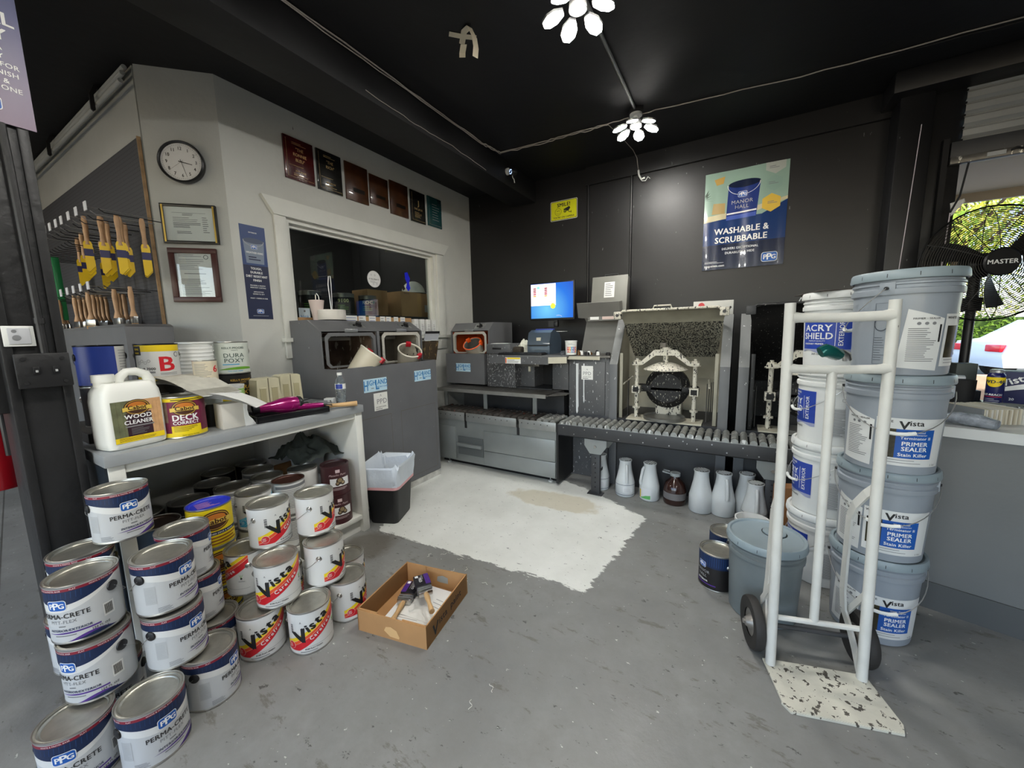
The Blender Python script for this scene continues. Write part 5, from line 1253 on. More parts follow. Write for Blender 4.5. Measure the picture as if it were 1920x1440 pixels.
def pic_frame(name, label, s0, s1, z0, z1, fm, fw, gold=False):
    t = thing(name, label, 'framed certificate', on_cham((s0+s1)/2, (z0+z1)/2), RZC); w, h = (s1-s0)/2, (z1-z0)/2
    b = MB()
    b.box(-w, -.02, -h, w, 0, -h+fw, fm, .002); b.box(-w, -.02, h-fw, w, 0, h, fm, .002); b.box(-w, -.02, -h+fw, -w+fw, 0, h-fw, fm, .002); b.box(w-fw, -.02, -h+fw, w, 0, h-fw, fm, .002)
    if gold: b.box(-w+fw*.55, -.0215, -h+fw*.5, -w+fw+.002, -.019, h-fw*.5, frame_gold); b.box(w-fw-.002, -.0215, -h+fw*.5, w-fw*.55, -.019, h-fw*.5, frame_gold)
    b.build('frame', t)
    b = MB(); sf = plane((0, -.010, 0), (1, 0, 0), (0, 0, 1)); b.rect(sf, -w+fw, -h+fw, w-fw, h-fw, paper, 0)
    if gold:
        b.lines(sf, -w*.25, h*.42, w*.25, h*.54, 2, inkg, .0005, .4, 9); b.lines(sf, -w*.6, h*.1, w*.35, h*.36, 3, inkg, .0005, .25); b.lines(sf, -w*.6, -h*.2, w*.4, h*.08, 4, inkg, .0005, .45, 2); b.lines(sf, w*.45, -h*.45, w*.7, h*.4, 8, inkg, .0005, .3, 3); b.lines(sf, -w*.5, -h*.5, w*.1, -h*.35, 2, inkg, .0005, .4, 5)
        b.rect(sf, -w*.62, h*.56, w*.6, h*.575, inkg, .0005)
    else:
        b.lines(sf, -w*.6, h*.68, w*.4, h*.78, 2, inkg, .0005, .3); b.ring(sf, w*.52, h*.68, .010, .014, inkg, .0005); b.lines(sf, -w*.6, h*.2, w*.5, h*.62, 6, inkg, .0005, .2, 6); b.rect(sf, -w*.45, h*.05, w*.45, h*.075, inkg, .0005); b.lines(sf, -w*.6, -h*.75, w*.62, -.02, 14, inkg, .0005, .4, 3)
    b.build('document', t)
    b = MB(); b.box(-w+fw, -.013, -h+fw, w-fw, -.012, h-fw, glass_mat('picture_glass', (246, 248, 248))); b.build('glass', t)
pic_frame('framed_certificate', 'black and gold framed landscape certificate under the clock', .064, .364, 1.908, 2.146, frame_black, .016, True)
pic_frame('framed_certificate', 'brown wooden framed portrait letter below the gold-edged certificate', .088, .353, 1.544, 1.88, frame_brown, .032)
# banner on the left wall
wl = lambda y0, z0, dx=0: plane((XW+.001+dx, y0, z0), (0, 1, 0), (0, 0, 1))
t = thing('paint_banner', 'narrow blue banner with a pictured can and white lettering on the grey wall', 'banner', (0, 0, 0))
b = MB(); sf = wl(1.352, 1.435); W_, H_ = .16, .625
bn = M('banner_blue', (44, 66, 116), .45); bn2 = M('banner_deep_blue', (22, 32, 66), .45)
b.box(XW+.0002, 1.352, 1.435, XW+.001, 1.512, 2.06, bn); b.rect(sf, 0, 0, W_, H_*.58, bn2, .0006)
b.text(sf, 'EXTERIOR', W_/2, H_*.92, .011, inkw, .001, .02)
gcan = M('pictured_can_grey', (120, 132, 150), .4); b.poly(sf, [(.024, H_*.60), (.136, H_*.60), (.146, H_*.84), (.014, H_*.84)], gcan, .0009); b.disc(sf, .08, H_*.84, .066, M('pictured_can_dark', (66, 78, 104), .4), .0012, 24, .018); b.ring(sf, .08, H_*.845, .062, .0655, inklg, .0014, 20, pi, 2*pi, .6)
logo(b, sf, .08, H_*.775, .038, .0014); b.text(sf, 'WEATHER KING', .08, H_*.705, .0175, inkw, .0014, .02, sx=.8); b.lines(sf, .04, H_*.63, .12, H_*.68, 2, bn2, .0014, .5)
for i, s_ in enumerate(('TOUGH,', 'DURABLE', 'DIRT RESISTANT', 'FINISH')): b.text(sf, s_, .08, H_*(.535-i*.042), .0215, inkw, .0012, .025, sx=.82)
for i, s_ in enumerate(('PROVIDES A MILDEW', 'RESISTANT COATING', '', 'APPLICATION', 'DOWN TO 35°F', '', 'PAINT + PRIMER IN ONE')):
    if s_: b.text(sf, s_, .08, H_*(.358-i*.023), .0115, inkw, .0012, .015, sx=.85)
logo(b, sf, .08, H_*.085, .042); b.rect(sf, .03, H_*.035, .13, H_*.037, inkw, .0012); b.build('banner_sheet', t)
# plaques
maroon_p = M('plaque_maroon', (70, 16, 16), .25, coat=.5); black_p = M('plaque_black_marble', (30, 29, 26), .25, noise=.5, nscale=30, coat=.5)
wood_p = M('plaque_walnut', (70, 40, 20), .3, noise=.35, nscale=14, coat=.4); green_p = M('plaque_teal', (30, 74, 76), .25, noise=.2, coat=.5); gold = M('engraved_gold', (206, 176, 120), .35, .3); dark_plate = M('engraved_plate', (24, 20, 16), .3)
PL = [(1.695, .225, 2.455, .295, maroon_p, 'dark red plaque, leftmost of the row above the window', ('"THE', 'RONNIE', 'BLEU"')),
      (1.945, .215, 2.45, .30, black_p, 'black marbled plaque with gold border and lettering, second from the left', ('"THE', 'RICH"')),
      (2.195, .225, 2.445, .30, wood_p, 'large walnut plaque with a dark plate, third from the left', ()),
      (2.44, .205, 2.475, .25, wood_p, 'small walnut plaque, fourth from the left', ()),
      (2.67, .225, 2.445, .30, wood_p, 'lighter walnut plaque with a dark plate, fifth from the left', ()),
      (2.93, .205, 2.44, .30, black_p, 'black plaque with a big gold J, second from the right', ('J', 'THE JACK')),
      (3.175, .215, 2.45, .30, green_p, 'teal plaque at the right end of the row', ())]
for y, w, z, h, mt, lb, tx in PL:
    t = thing('award_plaque', lb, 'plaque', (XW, y, z), 0, 'award plaques above the office window')
    b = MB(); b.box(.0005, 0, 0, .014, w, h, mt, .003); b.box(.0, .0, .0, .002, .008, h, mt); b.build('plaque_board', t)
    b = MB(); sf = plane((.0145, 0, 0), (0, 1, 0), (0, 0, 1))
    if mt in (maroon_p, black_p, green_p):
        for q in ((.018, .018, .0195, h-.02), (.018, .018, w-.012, .0195)): b.rect(sf, *q, gold if mt is not green_p else inklg, .0005)
    if len(tx) >= 2 and tx[0] != 'J':
        b.lines(sf, .06, h-.05, w-.05, h-.03, 2, gold, .0005, .3)
        for i, s_ in enumerate(tx): b.text(sf, s_, w*.52, h*.70-i*.037, .031, gold, .0006, .012, sx=.85)
        b.lines(sf, .03, h*.32, w-.02, h*.36, 1, gold, .0005, .2); b.text(sf, 'PPG BOOK' if tx[1] == 'RONNIE' else 'PPG BOOK', w*.52, h*.2, .016, gold, .0006, .02); b.lines(sf, .06, h*.1, w-.05, h*.17, 2, gold, .0005, .3)
    elif tx:
        b.text(sf, 'J', w*.5, h*.55, .07, gold, .0006, .02); b.text(sf, 'THE JACK', w*.5, h*.4, .026, gold, .0006, .01); b.lines(sf, .05, h*.15, w-.05, h*.34, 5, gold, .0005, .3)
    elif mt is wood_p:
        b.rect(sf, w*.3, h*.25, w*.82, h*.36, dark_plate, .0008); b.lines(sf, w*.36, h*.5, w*.7, h*.8, 6, M('engraved_brown', (70, 40, 20), .4), .0006, .3)
    else: b.lines(sf, w*.3, h*.2, w*.85, h*.8, 7, inklg, .0006, .12)
    b.build('engraving', t)
# sign and poster on the back wall
bw = lambda x0, z0, d=0: plane((x0, YB-.001-d, z0), (1, 0, 0), (0, 0, 1))
ysig = M('sign_yellow', (206, 206, 16), .45)
t = thing('camera_sign', 'yellow smile, you are on camera sign on the black back wall', 'sign', (0, 0, 0))
b = MB(); sf = bw(-1.80, 2.478); b.rrect(sf, 0, 0, .305, .20, .014, M('sign_edge_white', (196, 196, 180), .5), .001); b.rrect(sf, .006, .006, .299, .194, .012, ink, .0016); b.rrect(sf, .010, .010, .295, .190, .010, ysig, .0022)
b.text(sf, 'SMILE!', .152, .137, .052, ink, .003, .03); b.text(sf, "YOU'RE ON CAMERA", .152, .022, .026, ink, .003, .02, sx=.92)
b.ring(sf, .090, .088, .034, .037, ink, .003); b.ring(sf, .09, .088, .020, .0225, ink, .003, 14, pi+.4, 2*pi-.4)
for x in (.081, .099): b.disc(sf, x, .098, .0035, ink, .003, 10, .008)
b.poly(sf, [(.150, .108), (.215, .130), (.228, .112), (.205, .084), (.160, .092)], ink, .003); b.disc(sf, .168, .086, .016, ink, .0032); b.ring(sf, .168, .086, .007, .010, ysig, .0036, 14)
b.poly(sf, [(.20, .09), (.207, .086), (.216, .074), (.236, .074), (.236, .068), (.212, .068)], ink, .003); b.poly(sf, [(.233, .06), (.239, .06), (.239, .083), (.233, .083)], ink, .003)
b.build('sign_plate', t)
t = thing('paint_poster', 'large glossy paint poster with a blue can on the black back wall', 'poster', (0, 0, 0))
b = MB(); W_, H_ = .60, .81; 
def wsf(u, v, d=0):
    return (-.31+u, YB-.009-d-.0035*sin(u*17+.6)-.0008*sin(u*61), 1.82+v)
wsf.step = .015
pg = M('poster_sage', (150, 176, 160), .2, coat=.6); pn = M('poster_navy', (20, 52, 104), .2, coat=.6); pn2 = M('poster_dark_navy', (16, 28, 58), .2, coat=.6); pcm = M('poster_cream', (206, 196, 160), .25, coat=.6)
def grid(b, u0, v0, u1, v1, mat, d=0, nu=30, nv=36, cond=None, surf=wsf):
    vs_ = [surf(u0+(u1-u0)*i/nu, v0+(v1-v0)*j/nv, d) for j in range(nv+1) for i in range(nu+1)]
    fs = [[j*(nu+1)+i, j*(nu+1)+i+1, (j+1)*(nu+1)+i+1, (j+1)*(nu+1)+i] for j in range(nv) for i in range(nu) if cond is None or cond(u0+(u1-u0)*(i+.5)/nu, v0+(v1-v0)*(j+.5)/nv)]
    b.add(vs_, fs, mat)
grid(b, 0, 0, W_, H_, pn)
grid(b, 0, H_*.52, W_, H_, pg, .0006); 
def wpoly(pts, mat, d): 
    b.poly(wsf, pts, mat, d)
wpoly([(0, H_*.50), (.16, H_*.52), (.40, H_*.56), (.60, H_*.63), (.60, H_*.66), (.36, H_*.60), (0, H_*.56)], pcm, .001)
wpoly([(0, H_*.3), (.0, H_*.50), (.18, H_*.47), (.4, H_*.50), (.6, H_*.63), (.6, H_*.3)], pn, .0016)
grid(b, 0, 0, W_, H_*.26, pn2, .001, 30, 10)
wpoly([(.06, H_*.58), (.16, H_*.575), (.16, H_*.68), (.07, H_*.69)], M('poster_basket', (176, 150, 96), .3, coat=.5), .0014); wpoly([(.07, H_*.93), (.15, H_*.95), (.14, H_*.88), (.09, H_*.87)], M('poster_lamp', (196, 158, 80), .3, coat=.5), .0014)
for k in range(5): wpoly([(.0, H_*(.78-.01*k)), (.03+.01*k, H_*(.84-.03*k)), (.02, H_*(.78-.012*k))], M('poster_leaf', (40, 66, 44), .4), .0018)
# pictured can
wpoly([(.17, H_*.50), (.39, H_*.51), (.41, H_*.85), (.18, H_*.84)], M('poster_can_blue', (24, 48, 118), .25, coat=.5), .002)
b.disc(wsf, .295, H_*.85, .116, pn2, .0026, 28, .03); b.ring(wsf, .29, H_*.85, .115, .119, inkw, .003, 28, pi, 2*pi, .75)
wpoly([(.175, H_*.555), (.39, H_*.565), (.39, H_*.58), (.175, H_*.57)], inkw, .0028); wpoly([(.172, H_*.50), (.388, H_*.51), (.388, H_*.55), (.173, H_*.54)], M('poster_can_light', (50, 80, 170), .3), .0026)
logo(b, wsf, .285, H_*.745, .062, .0036); b.text(wsf, 'MANOR', .285, H_*.655, .042, inklg, .004, 0); b.text(wsf, 'HALL', .285, H_*.605, .042, inklg, .004, 0)
hexa = lambda cx, cy, r: [(cx+r*cos(a*pi/3+pi/6), cy+r*sin(a*pi/3+pi/6)) for a in range(6)]
wpoly([(.44, H_), (.575, H_), (.575, H_*.93), (.508, H_*.885), (.44, H_*.93)], M('poster_grey_hex', (176, 180, 170), .3, coat=.5), .002); wpoly(hexa(.505, H_*.80, .062), M('poster_sage_dark', (136, 164, 150), .3, coat=.5), .002)
wpoly(hexa(.49, H_*.615, .072), M('poster_yellow', (222, 184, 70), .3, coat=.5), .0024)
for y in (.95, .80, .615): b.lines(wsf, .465, H_*(y-.012), .535, H_*(y+.018), 2, inkg, .0032, .35)
b.text(wsf, 'WASHABLE &', .285, H_*.365, .069, inkw, .003, .025, sx=.92); b.text(wsf, 'SCRUBBABLE', .285, H_*.275, .069, inkw, .003, .025, sx=.92)
b.text(wsf, 'DELIVERS EXCEPTIONAL', .285, H_*.20, .026, inkw, .003, .015, sx=.9); b.text(wsf, 'DURABILITY & HIDE', .285, H_*.155, .026, inkw, .003, .015, sx=.9)
logo(b, wsf, .50, H_*.085, .105, .003); b.text(wsf, 'ppgpaints.com', .02, H_*.03, .026, inkw, .003, .02, align='L'); b.lines(wsf, .02, H_*.065, .18, H_*.09, 2, inkw, .003, .25)
b.build('poster_sheet', t, 180)
# poster on the pillar (upper left)
t = thing('pillar_poster', 'blue-violet paint poster high on the black pillar at the left edge', 'poster', (0, 0, 0))
b = MB(); sf = plane((-2.187, -.20, 2.045), (0, 1, 0), (0, 0, 1)); vio = bpy.data.materials.new('poster_violet_blend'); vio.use_nodes = True; n = vio.node_tree.nodes; l = vio.node_tree.links
tc = n.new('ShaderNodeTexCoord'); sx_ = n.new('ShaderNodeSeparateXYZ'); l.new(tc.outputs['Object'], sx_.inputs[0]); mr = n.new('ShaderNodeMapRange'); mr.inputs[1].default_value = 2.05; mr.inputs[2].default_value = 2.75; l.new(sx_.outputs[2], mr.inputs[0])
cr = n.new('ShaderNodeValToRGB'); cr.color_ramp.elements[0].color = rgb(122, 104, 124); cr.color_ramp.elements[1].color = rgb(30, 56, 84); e = cr.color_ramp.elements.new(.5); e.color = rgb(78, 80, 122); l.new(mr.outputs[0], cr.inputs[0]); l.new(cr.outputs[0], n['Principled BSDF'].inputs['Base Color']); n['Principled BSDF'].inputs['Roughness'].default_value = .4
b.box(-2.1895, -.20, 2.045, -2.187, .405, 2.90, vio)
for s_, z, sz, u_ in (('UNIVERSAL', .322, .056, .592), ('QUALITY', .272, .05, .572)): b.text(sf, s_, u_, z, sz, inkw, .001, .03, align='R')
for s_, z, u_ in (('FOR EXTRA', .238, .558), ('DURABILITY', .212, .558), ('COATING FOR', .186, .589), ('A LASTING FINISH', .160, .584), ('PRIMER &', .135, .562), ('PAINT IN ONE', .112, .587)): b.text(sf, s_, u_, z, .0215, inkw, .001, .015, align='R')
logo(b, sf, .505, .062, .06); b.build('poster_sheet', t)
# electrical on the pillar
t = thing('outlet_plate', 'white device plate on the black pillar', 'outlet', (-2.19, .243, 1.29))
b = MB(); b.box(0, 0, 0, .006, .072, .072, white, .002); b.box(.005, .012, .008, .010, .062, .064, M('plate_grey', (186, 188, 192), .4), .002); b.build('plate', t)
b = MB(); b.disc(plane((.0105, .03, .03), (0, 1, 0), (0, 0, 1)), 0, 0, .010, inkg, .0005); b.disc(plane((.0105, .026, .053), (0, 1, 0), (0, 0, 1)), 0, 0, .006, inkg, .0005); b.build('sensor', t)
t = thing('switch_box', 'black painted electrical box on the pillar under the white plate', 'electrical box', (-2.19, .257, 1.145))
b = MB(); b.box(-.001, 0, 0, .035, .122, .115, pillar_m, .004); b.box(.03, -.004, -.004, .040, .126, .119, pillar_m, .004); b.build('box_body', t)
for y, z in ((.015, .015), (.107, .015), (.015, .1), (.107, .1)):
    b = MB(); b.cyl(.006, .039, .043, blackm, 10, T(0, y, z, ry=pi/2)); b.build('screw', t)
for y in (.042, .088):
    b = MB(); b.box(.038, y-.008, .045, .046, y+.008, .072, black, .002); b.box(.045, y-.003, .052, .048, y+.003, .060, inklg); b.build('switch', t)
b = MB(); b.tube([(-2.178, .330, 1.26), (-2.178, .327, 1.9), (-2.178, .325, 2.04)], .011, pillar_m, 10); b.tube([(-2.178, .33, 1.37), (-2.178, .33, 1.39)], .014, pillar_m, 10); single(b, 'black_conduit', 'black painted conduit running up the pillar from the electrical box', 'conduit')
t = thing('fire_extinguisher', 'red fire extinguisher hanging behind the black pillar at the left edge', 'fire extinguisher', (-2.62, .215, .70))
rd = M('extinguisher_red', (150, 12, 26), .35, coat=.4)
b = MB(); b.lathe([(0, 0), (.06, .005), (.068, .02), (.068, .36), (.05, .41), (.02, .43), (0, .43)], rd, 32); b.build('cylinder_tank', t)
b = MB(); b.box(-.03, -.02, .43, .05, .02, .47, black, .004); b.tube([(0, 0, .45), (.05, .02, .44), (.085, .03, .38), (.085, .03, .15)], .012, black, 10); b.box(-.085, -.03, .17, -.06, .03, .22, black); b.build('valve_and_hose', t)
b = MB(); b.box(-.12, -.03, .1, -.065, .03, .40, blackm); b.build('wall_bracket', t)
# ---------------------------------------------------------------- pegboard display
t = thing('pegboard', 'dark grey pegboard with hooks on the wall left of the clock', 'pegboard', (-4.9, 1.0, 0))
pb = bpy.data.materials.new('pegboard_holes'); pb.use_nodes = True; n = pb.node_tree.nodes; l = pb.node_tree.links
tc = n.new('ShaderNodeTexCoord'); vm = n.new('ShaderNodeVectorMath'); vm.operation = 'SCALE'; vm.inputs[3].default_value = 40; l.new(tc.outputs['Object'], vm.inputs[0])
fr_ = n.new('ShaderNodeVectorMath'); fr_.operation = 'FRACTION'; l.new(vm.outputs[0], fr_.inputs[0]); sb = n.new('ShaderNodeVectorMath'); sb.operation = 'SUBTRACT'; sb.inputs[1].default_value = (.5, .5, .5); l.new(fr_.outputs[0], sb.inputs[0])
mu = n.new('ShaderNodeVectorMath'); mu.operation = 'MULTIPLY'; mu.inputs[1].default_value = (1, 0, 1); l.new(sb.outputs[0], mu.inputs[0]); ln = n.new('ShaderNodeVectorMath'); ln.operation = 'LENGTH'; l.new(mu.outputs[0], ln.inputs[0])
gt = n.new('ShaderNodeMath'); gt.operation = 'LESS_THAN'; gt.inputs[1].default_value = .16; l.new(ln.outputs['Value'], gt.inputs[0]); mx = n.new('ShaderNodeMix'); mx.data_type = 'RGBA'; l.new(gt.outputs[0], mx.inputs[0]); mx.inputs[6].default_value = rgb(66, 67, 72); mx.inputs[7].default_value = rgb(20, 20, 22); l.new(mx.outputs[2], n['Principled BSDF'].inputs['Base Color']); n['Principled BSDF'].inputs['Roughness'].default_value = .7
b = MB(); b.box(-2.0, -.012, .9, 1.705, -.002, 2.52, pb); b.build('board', t)
b = MB(); b.box(1.705, -.012, .9, 1.713, .006, 2.53, M('edge_plywood', (150, 122, 88), .7, noise=.3, nscale=20)); b.build('wood_edge', t)
hookb = M('hook_wire', (150, 150, 148), .35, .7); hookd = M('hook_dark', (40, 40, 42), .4, .5)
def hook(x, z, white_=True, L_=.27, tag=True):
    t = thing('display_hook', 'pegboard hook with a white price tag' if tag else 'dark pegboard hook without a tag', 'hook', (x, .988, z), 0, 'price-tagged hooks on the pegboard' if tag else 'plain dark hooks on the pegboard')
    m_ = hookb if white_ else hookd
    b = MB(); b.tube([(0, 0, 0), (0, -L_*.92, -.004), (0, -L_, .012)], .003, m_, 6)
    if tag: b.tube([(0, 0, .03), (0, -L_-.012, .03)], .002, m_, 6)
    b.build('prong', t)
    if tag:
        b = MB(); b.box(-.022, -L_-.018, .008, .022, -L_-.014, .055, M('price_tag_white', (214, 216, 222), .4)); b.build('price_tag', t)
for k, x in enumerate((-3.10, -3.28, -3.44, -3.60, -3.73, -3.88, -4.01, -4.15)): hook(x, 2.005+.002*k)
for k, x in enumerate((-3.42, -3.58, -3.74, -3.89, -4.05)): hook(x, 1.61, True, .24)
for k in range(12): hook(-3.72-.08*k, 1.93, False, .25, False)
ypk = M('brush_pack_yellow', (222, 186, 24), .35); npk = M('brush_pack_navy', (36, 36, 84), .4)
brown_h = M('beech_handle', (176, 140, 104), .5, noise=.15, nscale=20)
def packed(x, y, z, first=[None], lab=''):
    if first[0] is None:
        t = thing('packaged_brush', lab, 'paintbrush', (x, y, z), face(x, y), 'yellow-sleeved brushes hanging on the pegboard'); first[0] = t
        b = MB(); b.tube([(0, 0, .0), (0, 0, -.03), (0, 0, -.10), (.0, 0, -.165)], [.010, .013, .009, .014], brown_h, 8); b.build('handle', t, 60)
        b = MB(); b.prism([(-.019, -.16), (-.014, -.145), (.014, -.145), (.019, -.16), (.019, -.29), (-.008, -.325), (-.019, -.318)], -.010, .010, ypk, plane((0, 0, 0), (1, 0, 0), (0, 0, 1)))
        b.prism([(-.0195, -.19), (.0195, -.19), (.0195, -.232), (-.0195, -.232)], -.0105, .0105, npk, plane((0, 0, 0), (1, 0, 0), (0, 0, 1))); b.build('paper_sleeve', t); return t
    return dup(first[0], (x, y, z), face(x, y), lab)
BR = [(-3.00, .90, 2.00, 'rightmost'), (-3.10, .83, 2.01, 'second from the right'), (-3.10, .93, 2.005, 'behind the second from the right'), (-3.20, .86, 2.02, 'third from the right'), (-3.28, .80, 2.03, 'fourth from the right'), (-3.28, .90, 2.02, 'behind the fourth from the right'),
      (-3.42, .76, 2.05, 'highest, at the front of the thickest bunch'), (-3.44, .84, 2.03, 'behind the highest'), (-3.60, .80, 2.03, 'half covered left of the highest'), (-3.60, .90, 2.02, 'behind the half covered'), (-3.80, .82, 2.02, 'second from the left'), (-4.00, .84, 2.02, 'leftmost'), (-3.9, .93, 2.0, 'behind the leftmost'), (-3.02, .80, 2.0, 'in front of the rightmost'), (-3.22, .78, 2.02, 'in front of the third from the right'), (-3.36, .84, 2.03, 'just right of the highest'), (-3.5, .78, 2.04, 'just left of the highest'), (-3.70, .90, 2.02, 'left of the half covered')]
for x, y, z, l_ in BR: packed(x, y, z, lab='%s yellow-sleeved brush of the upper pegboard row' % l_)
# lower row: bare handles
for i, x in enumerate((-3.20, -3.31, -3.44, -3.52, -3.56, -3.68, -3.74, -3.82, -3.88, -3.94, -4.0, -4.06, -4.12, -4.2, -4.3, -4.42, -4.55, -4.68)):
    if i == 0:
        hb = thing('bare_brush', 'pale-handled brush in the lower pegboard row', 'paintbrush', (x, .86, 1.63), 0, 'brushes in the lower pegboard row')
        b = MB(); b.tube([(0, 0, 0), (0, 0, -.05), (0, 0, -.14), (.0, 0, -.18)], [.009, .014, .010, .02], brown_h, 8); b.build('handle', hb, 60)
        b = MB(); b.box(-.03, -.01, -.22, .03, .01, -.178, steel, .003); b.build('ferrule', hb)
        b = MB(); b.box(-.031, -.010, -.30, .031, .010, -.22, M('bristle_tan', (150, 120, 80), .9), .004); b.build('bristles', hb)
    else: dup(hb, (x, .78+.035*(i % 5), 1.62+.004*(i % 3)), .3*(i % 3))
for x in (-3.0, -3.20, -3.36, -3.50, -3.70, -3.80, -3.90, -4.0): hook(x, 2.0, False, .26, False)
for x in (-3.20, -3.31, -3.52, -3.68, -3.82, -3.97, -4.12, -4.25, -4.42, -4.55, -4.68): hook(x, 1.615, False, .24, False)
t = thing('green_package', 'long green package hanging beside the pillar', 'package', (-4.47, .80, 1.47))
b = MB(); b.box(-.05, -.02, 0, .05, .02, .47, M('package_green', (24, 110, 62), .35), .006); b.build('sleeve', t)
b = MB(); sf = plane((-.04, -.0205, .03), (1, 0, 0), (0, 0, 1)); b.rect(sf, 0, 0, .08, .12, paper, .001); b.disc(sf, .04, .04, .025, green_ink, .0015); b.lines(sf, .01, .08, .07, .11, 2, inkg, .0015, .4); b.build('package_label', t)
t = thing('grey_cabinet', 'low grey metal cabinet behind the desk under the pegboard', 'cabinet', (-3.5, .88, 0))
b = MB(); b.box(-1.0, -.13, 0, .53, .09, 1.385, gm, .006); b.build('cabinet_body', t); b = MB(); b.prism([(-1.0, 1.385), (.53, 1.385), (.48, 1.40), (-.98, 1.40)], -.09, .12, gm, plane((0, 0, 0), (1, 0, 0), (0, 0, 1))); b.build('lid', t)
b = MB(); b.box(-.03, -.03, 0, .03, .03, .028, black, .004); b.box(-.05, -.045, 0, -.0, -.03, .003, paper); single(b, 'small_gadget', 'small black gadget on the grey cabinet under the pegboard', 'gadget', loc=(-3.62, .84, 1.401), rz=.5)
# pipes along the top
for i, z in enumerate((2.90, 2.862, 2.815)):
    b = MB(); y = .975-.012*i; b.tube([(-3.185, y, z), (-6.6, y, z+.0)], .013, grey_wall, 12); single(b, 'grey_pipe', 'grey pipe along the top of the pegboard wall, %s of three' % (('top', 'middle', 'bottom')[i],), 'pipe')
for k, x in enumerate((-3.62, -4.75)):
    b = MB(); b.prism([(.99, 2.925), (.94, 2.92), (.915, 2.86), (.915, 2.77), (.925, 2.76), (.935, 2.77), (.935, 2.86), (.955, 2.905), (.99, 2.91)], 0, .018, blackm, plane((x, 0, 0), (0, 1, 0), (0, 0, 1))); single(b, 'pipe_strap', 'black strap around the three pipes, %s' % (('nearer the wall corner', 'nearer the pillar')[k],), 'strap', 'pipe straps')
# ---------------------------------------------------------------- on the sill and in the office
t = thing('white_container', 'round white container in a wire holder on the mixing cabinet', 'container', (-2.74, 1.88, 1.4265))
b = MB(); b.lathe([(0, .006), (.10, .006), (.103, .012), (.103, .082), (.0, .082)], M('marbled_white', (214, 210, 202), .4, noise=.08, nscale=12), 36); b.build('container_body', t)
b = MB(); b.tube([(.104*cos(a*pi/12), .104*sin(a*pi/12), .003) for a in range(24)], .003, black, 6, True)
b.tube([(-.09, -.055, .003), (-.10, -.06, .12), (-.095, -.06, .20), (-.09, -.055, .212), (-.08, -.045, .19), (-.075, -.04, .085)], .003, steel, 6)
b.tube([(-.0, .0, .083), (-.015, .0, .28), (-.01, .005, .34), (.004, .01, .34), (.008, .01, .28), (.012, .0, .083)], .0035, steel, 6); b.build('wire_holder', t)
t = thing('small_white_cup', 'small pale cup standing behind the white container', 'cup', (-2.80, 1.80, 1.51-.083))
b = MB(); b.lathe([(0, 0), (.03, 0), (.055, .155), (.05, .155), (.026, .004), (0, .004)], M('pale_pink_cup', (206, 190, 184), .4), 24); b.build('cup_body', t)
b = MB(); b.box(XW+.0012, 1.735, 1.432, XW+.0022, 1.825, 1.53, M('sticker_pale', (200, 216, 226), .4)); sf = wl(1.735, 1.432, .0012); b.text(sf, 'blink', .045, .022, .034, sticker_ink, .0004, .0); b.disc(sf, .045, .074, .008, inkg, .0004)
b.v = [(x-.054, y, z) for x, y, z in b.v]; single(b, 'window_sticker', 'pale blue security sticker on the lower left of the office window', 'sticker')
gx = XW-.0555
t = MB(); sf = plane((gx, 0, 0), (0, 1, 0), (0, 0, 1)); t.disc(sf, 2.475, 1.825, .075, M('sticker_white', (226, 226, 224), .5), .0004, 32); t.ring(sf, 2.475, 1.825, .068, .0695, inklg, .0007, 32)
t.text(sf, 'IF YOU SPRAY IT', 2.475, 1.818, .0165, ink, .0008, .02, sx=.9); t.lines(sf, 2.43, 1.79, 2.52, 1.81, 2, inkg, .0008, .25)
for k in range(4): t.ring(sf, 2.445+.02*k, 1.862-.08*(k % 2), .006, .008, inkg, .0008, 10)
single(t, 'window_sticker', 'round white sticker in the middle of the office window', 'sticker')
t = MB(); bl = M('sticker_vivid_blue', (30, 40, 220), .4); t.poly(sf, [(2.86, 1.93), (2.90, 1.94), (2.93, 1.88), (2.915, 1.83), (2.93, 1.78), (2.90, 1.75), (2.87, 1.78), (2.885, 1.83), (2.865, 1.87)], bl, .0006); t.poly(sf, [(2.83, 1.93), (2.86, 1.92), (2.83, 1.86), (2.83, 1.82), (2.86, 1.77), (2.83, 1.75), (2.795, 1.82), (2.795, 1.86)], ink, .0005); t.text(sf, 'GRACO', 2.87, 1.72, .02, ink, .0006, .02)
single(t, 'window_sticker', 'black and vivid blue sticker on the office window beside the hard hat', 'sticker')
cb = M('cardboard'); 
b = MB(); b.box(XW-.045, 1.85, 1.302, XW-.005, 2.87, 1.475, cb, .002); b.box(XW-.040, 1.70, 1.302, XW-.008, 1.84, 1.455, cb, .002); single(b, 'card_tray', 'long cardboard tray of sample cards on the window sill', 'tray')
for i, (y, w) in enumerate(((2.10, .12), (2.235, .075), (2.345, .075), (2.47, .06), (2.54, .06), (2.635, .055), (2.72, .06))):
    b = MB(); b.box(0, 0, 0, .002, w, .066, paper); sfc = plane((.0021, 0, 0), (0, 1, 0), (0, 0, 1)); b.lines(sfc, .008, .015, w-.006, .058, 2, ink if i % 2 else can_blue, .0003, .18, i)
    single(b, 'handwritten_card', '%s handwritten white card on the cardboard sill tray, counting from the left' % (('first', 'second', 'third', 'fourth', 'fifth', 'sixth', 'seventh')[i],), 'card', 'handwritten cards on the sill tray', (XW-.004, y, 1.415))
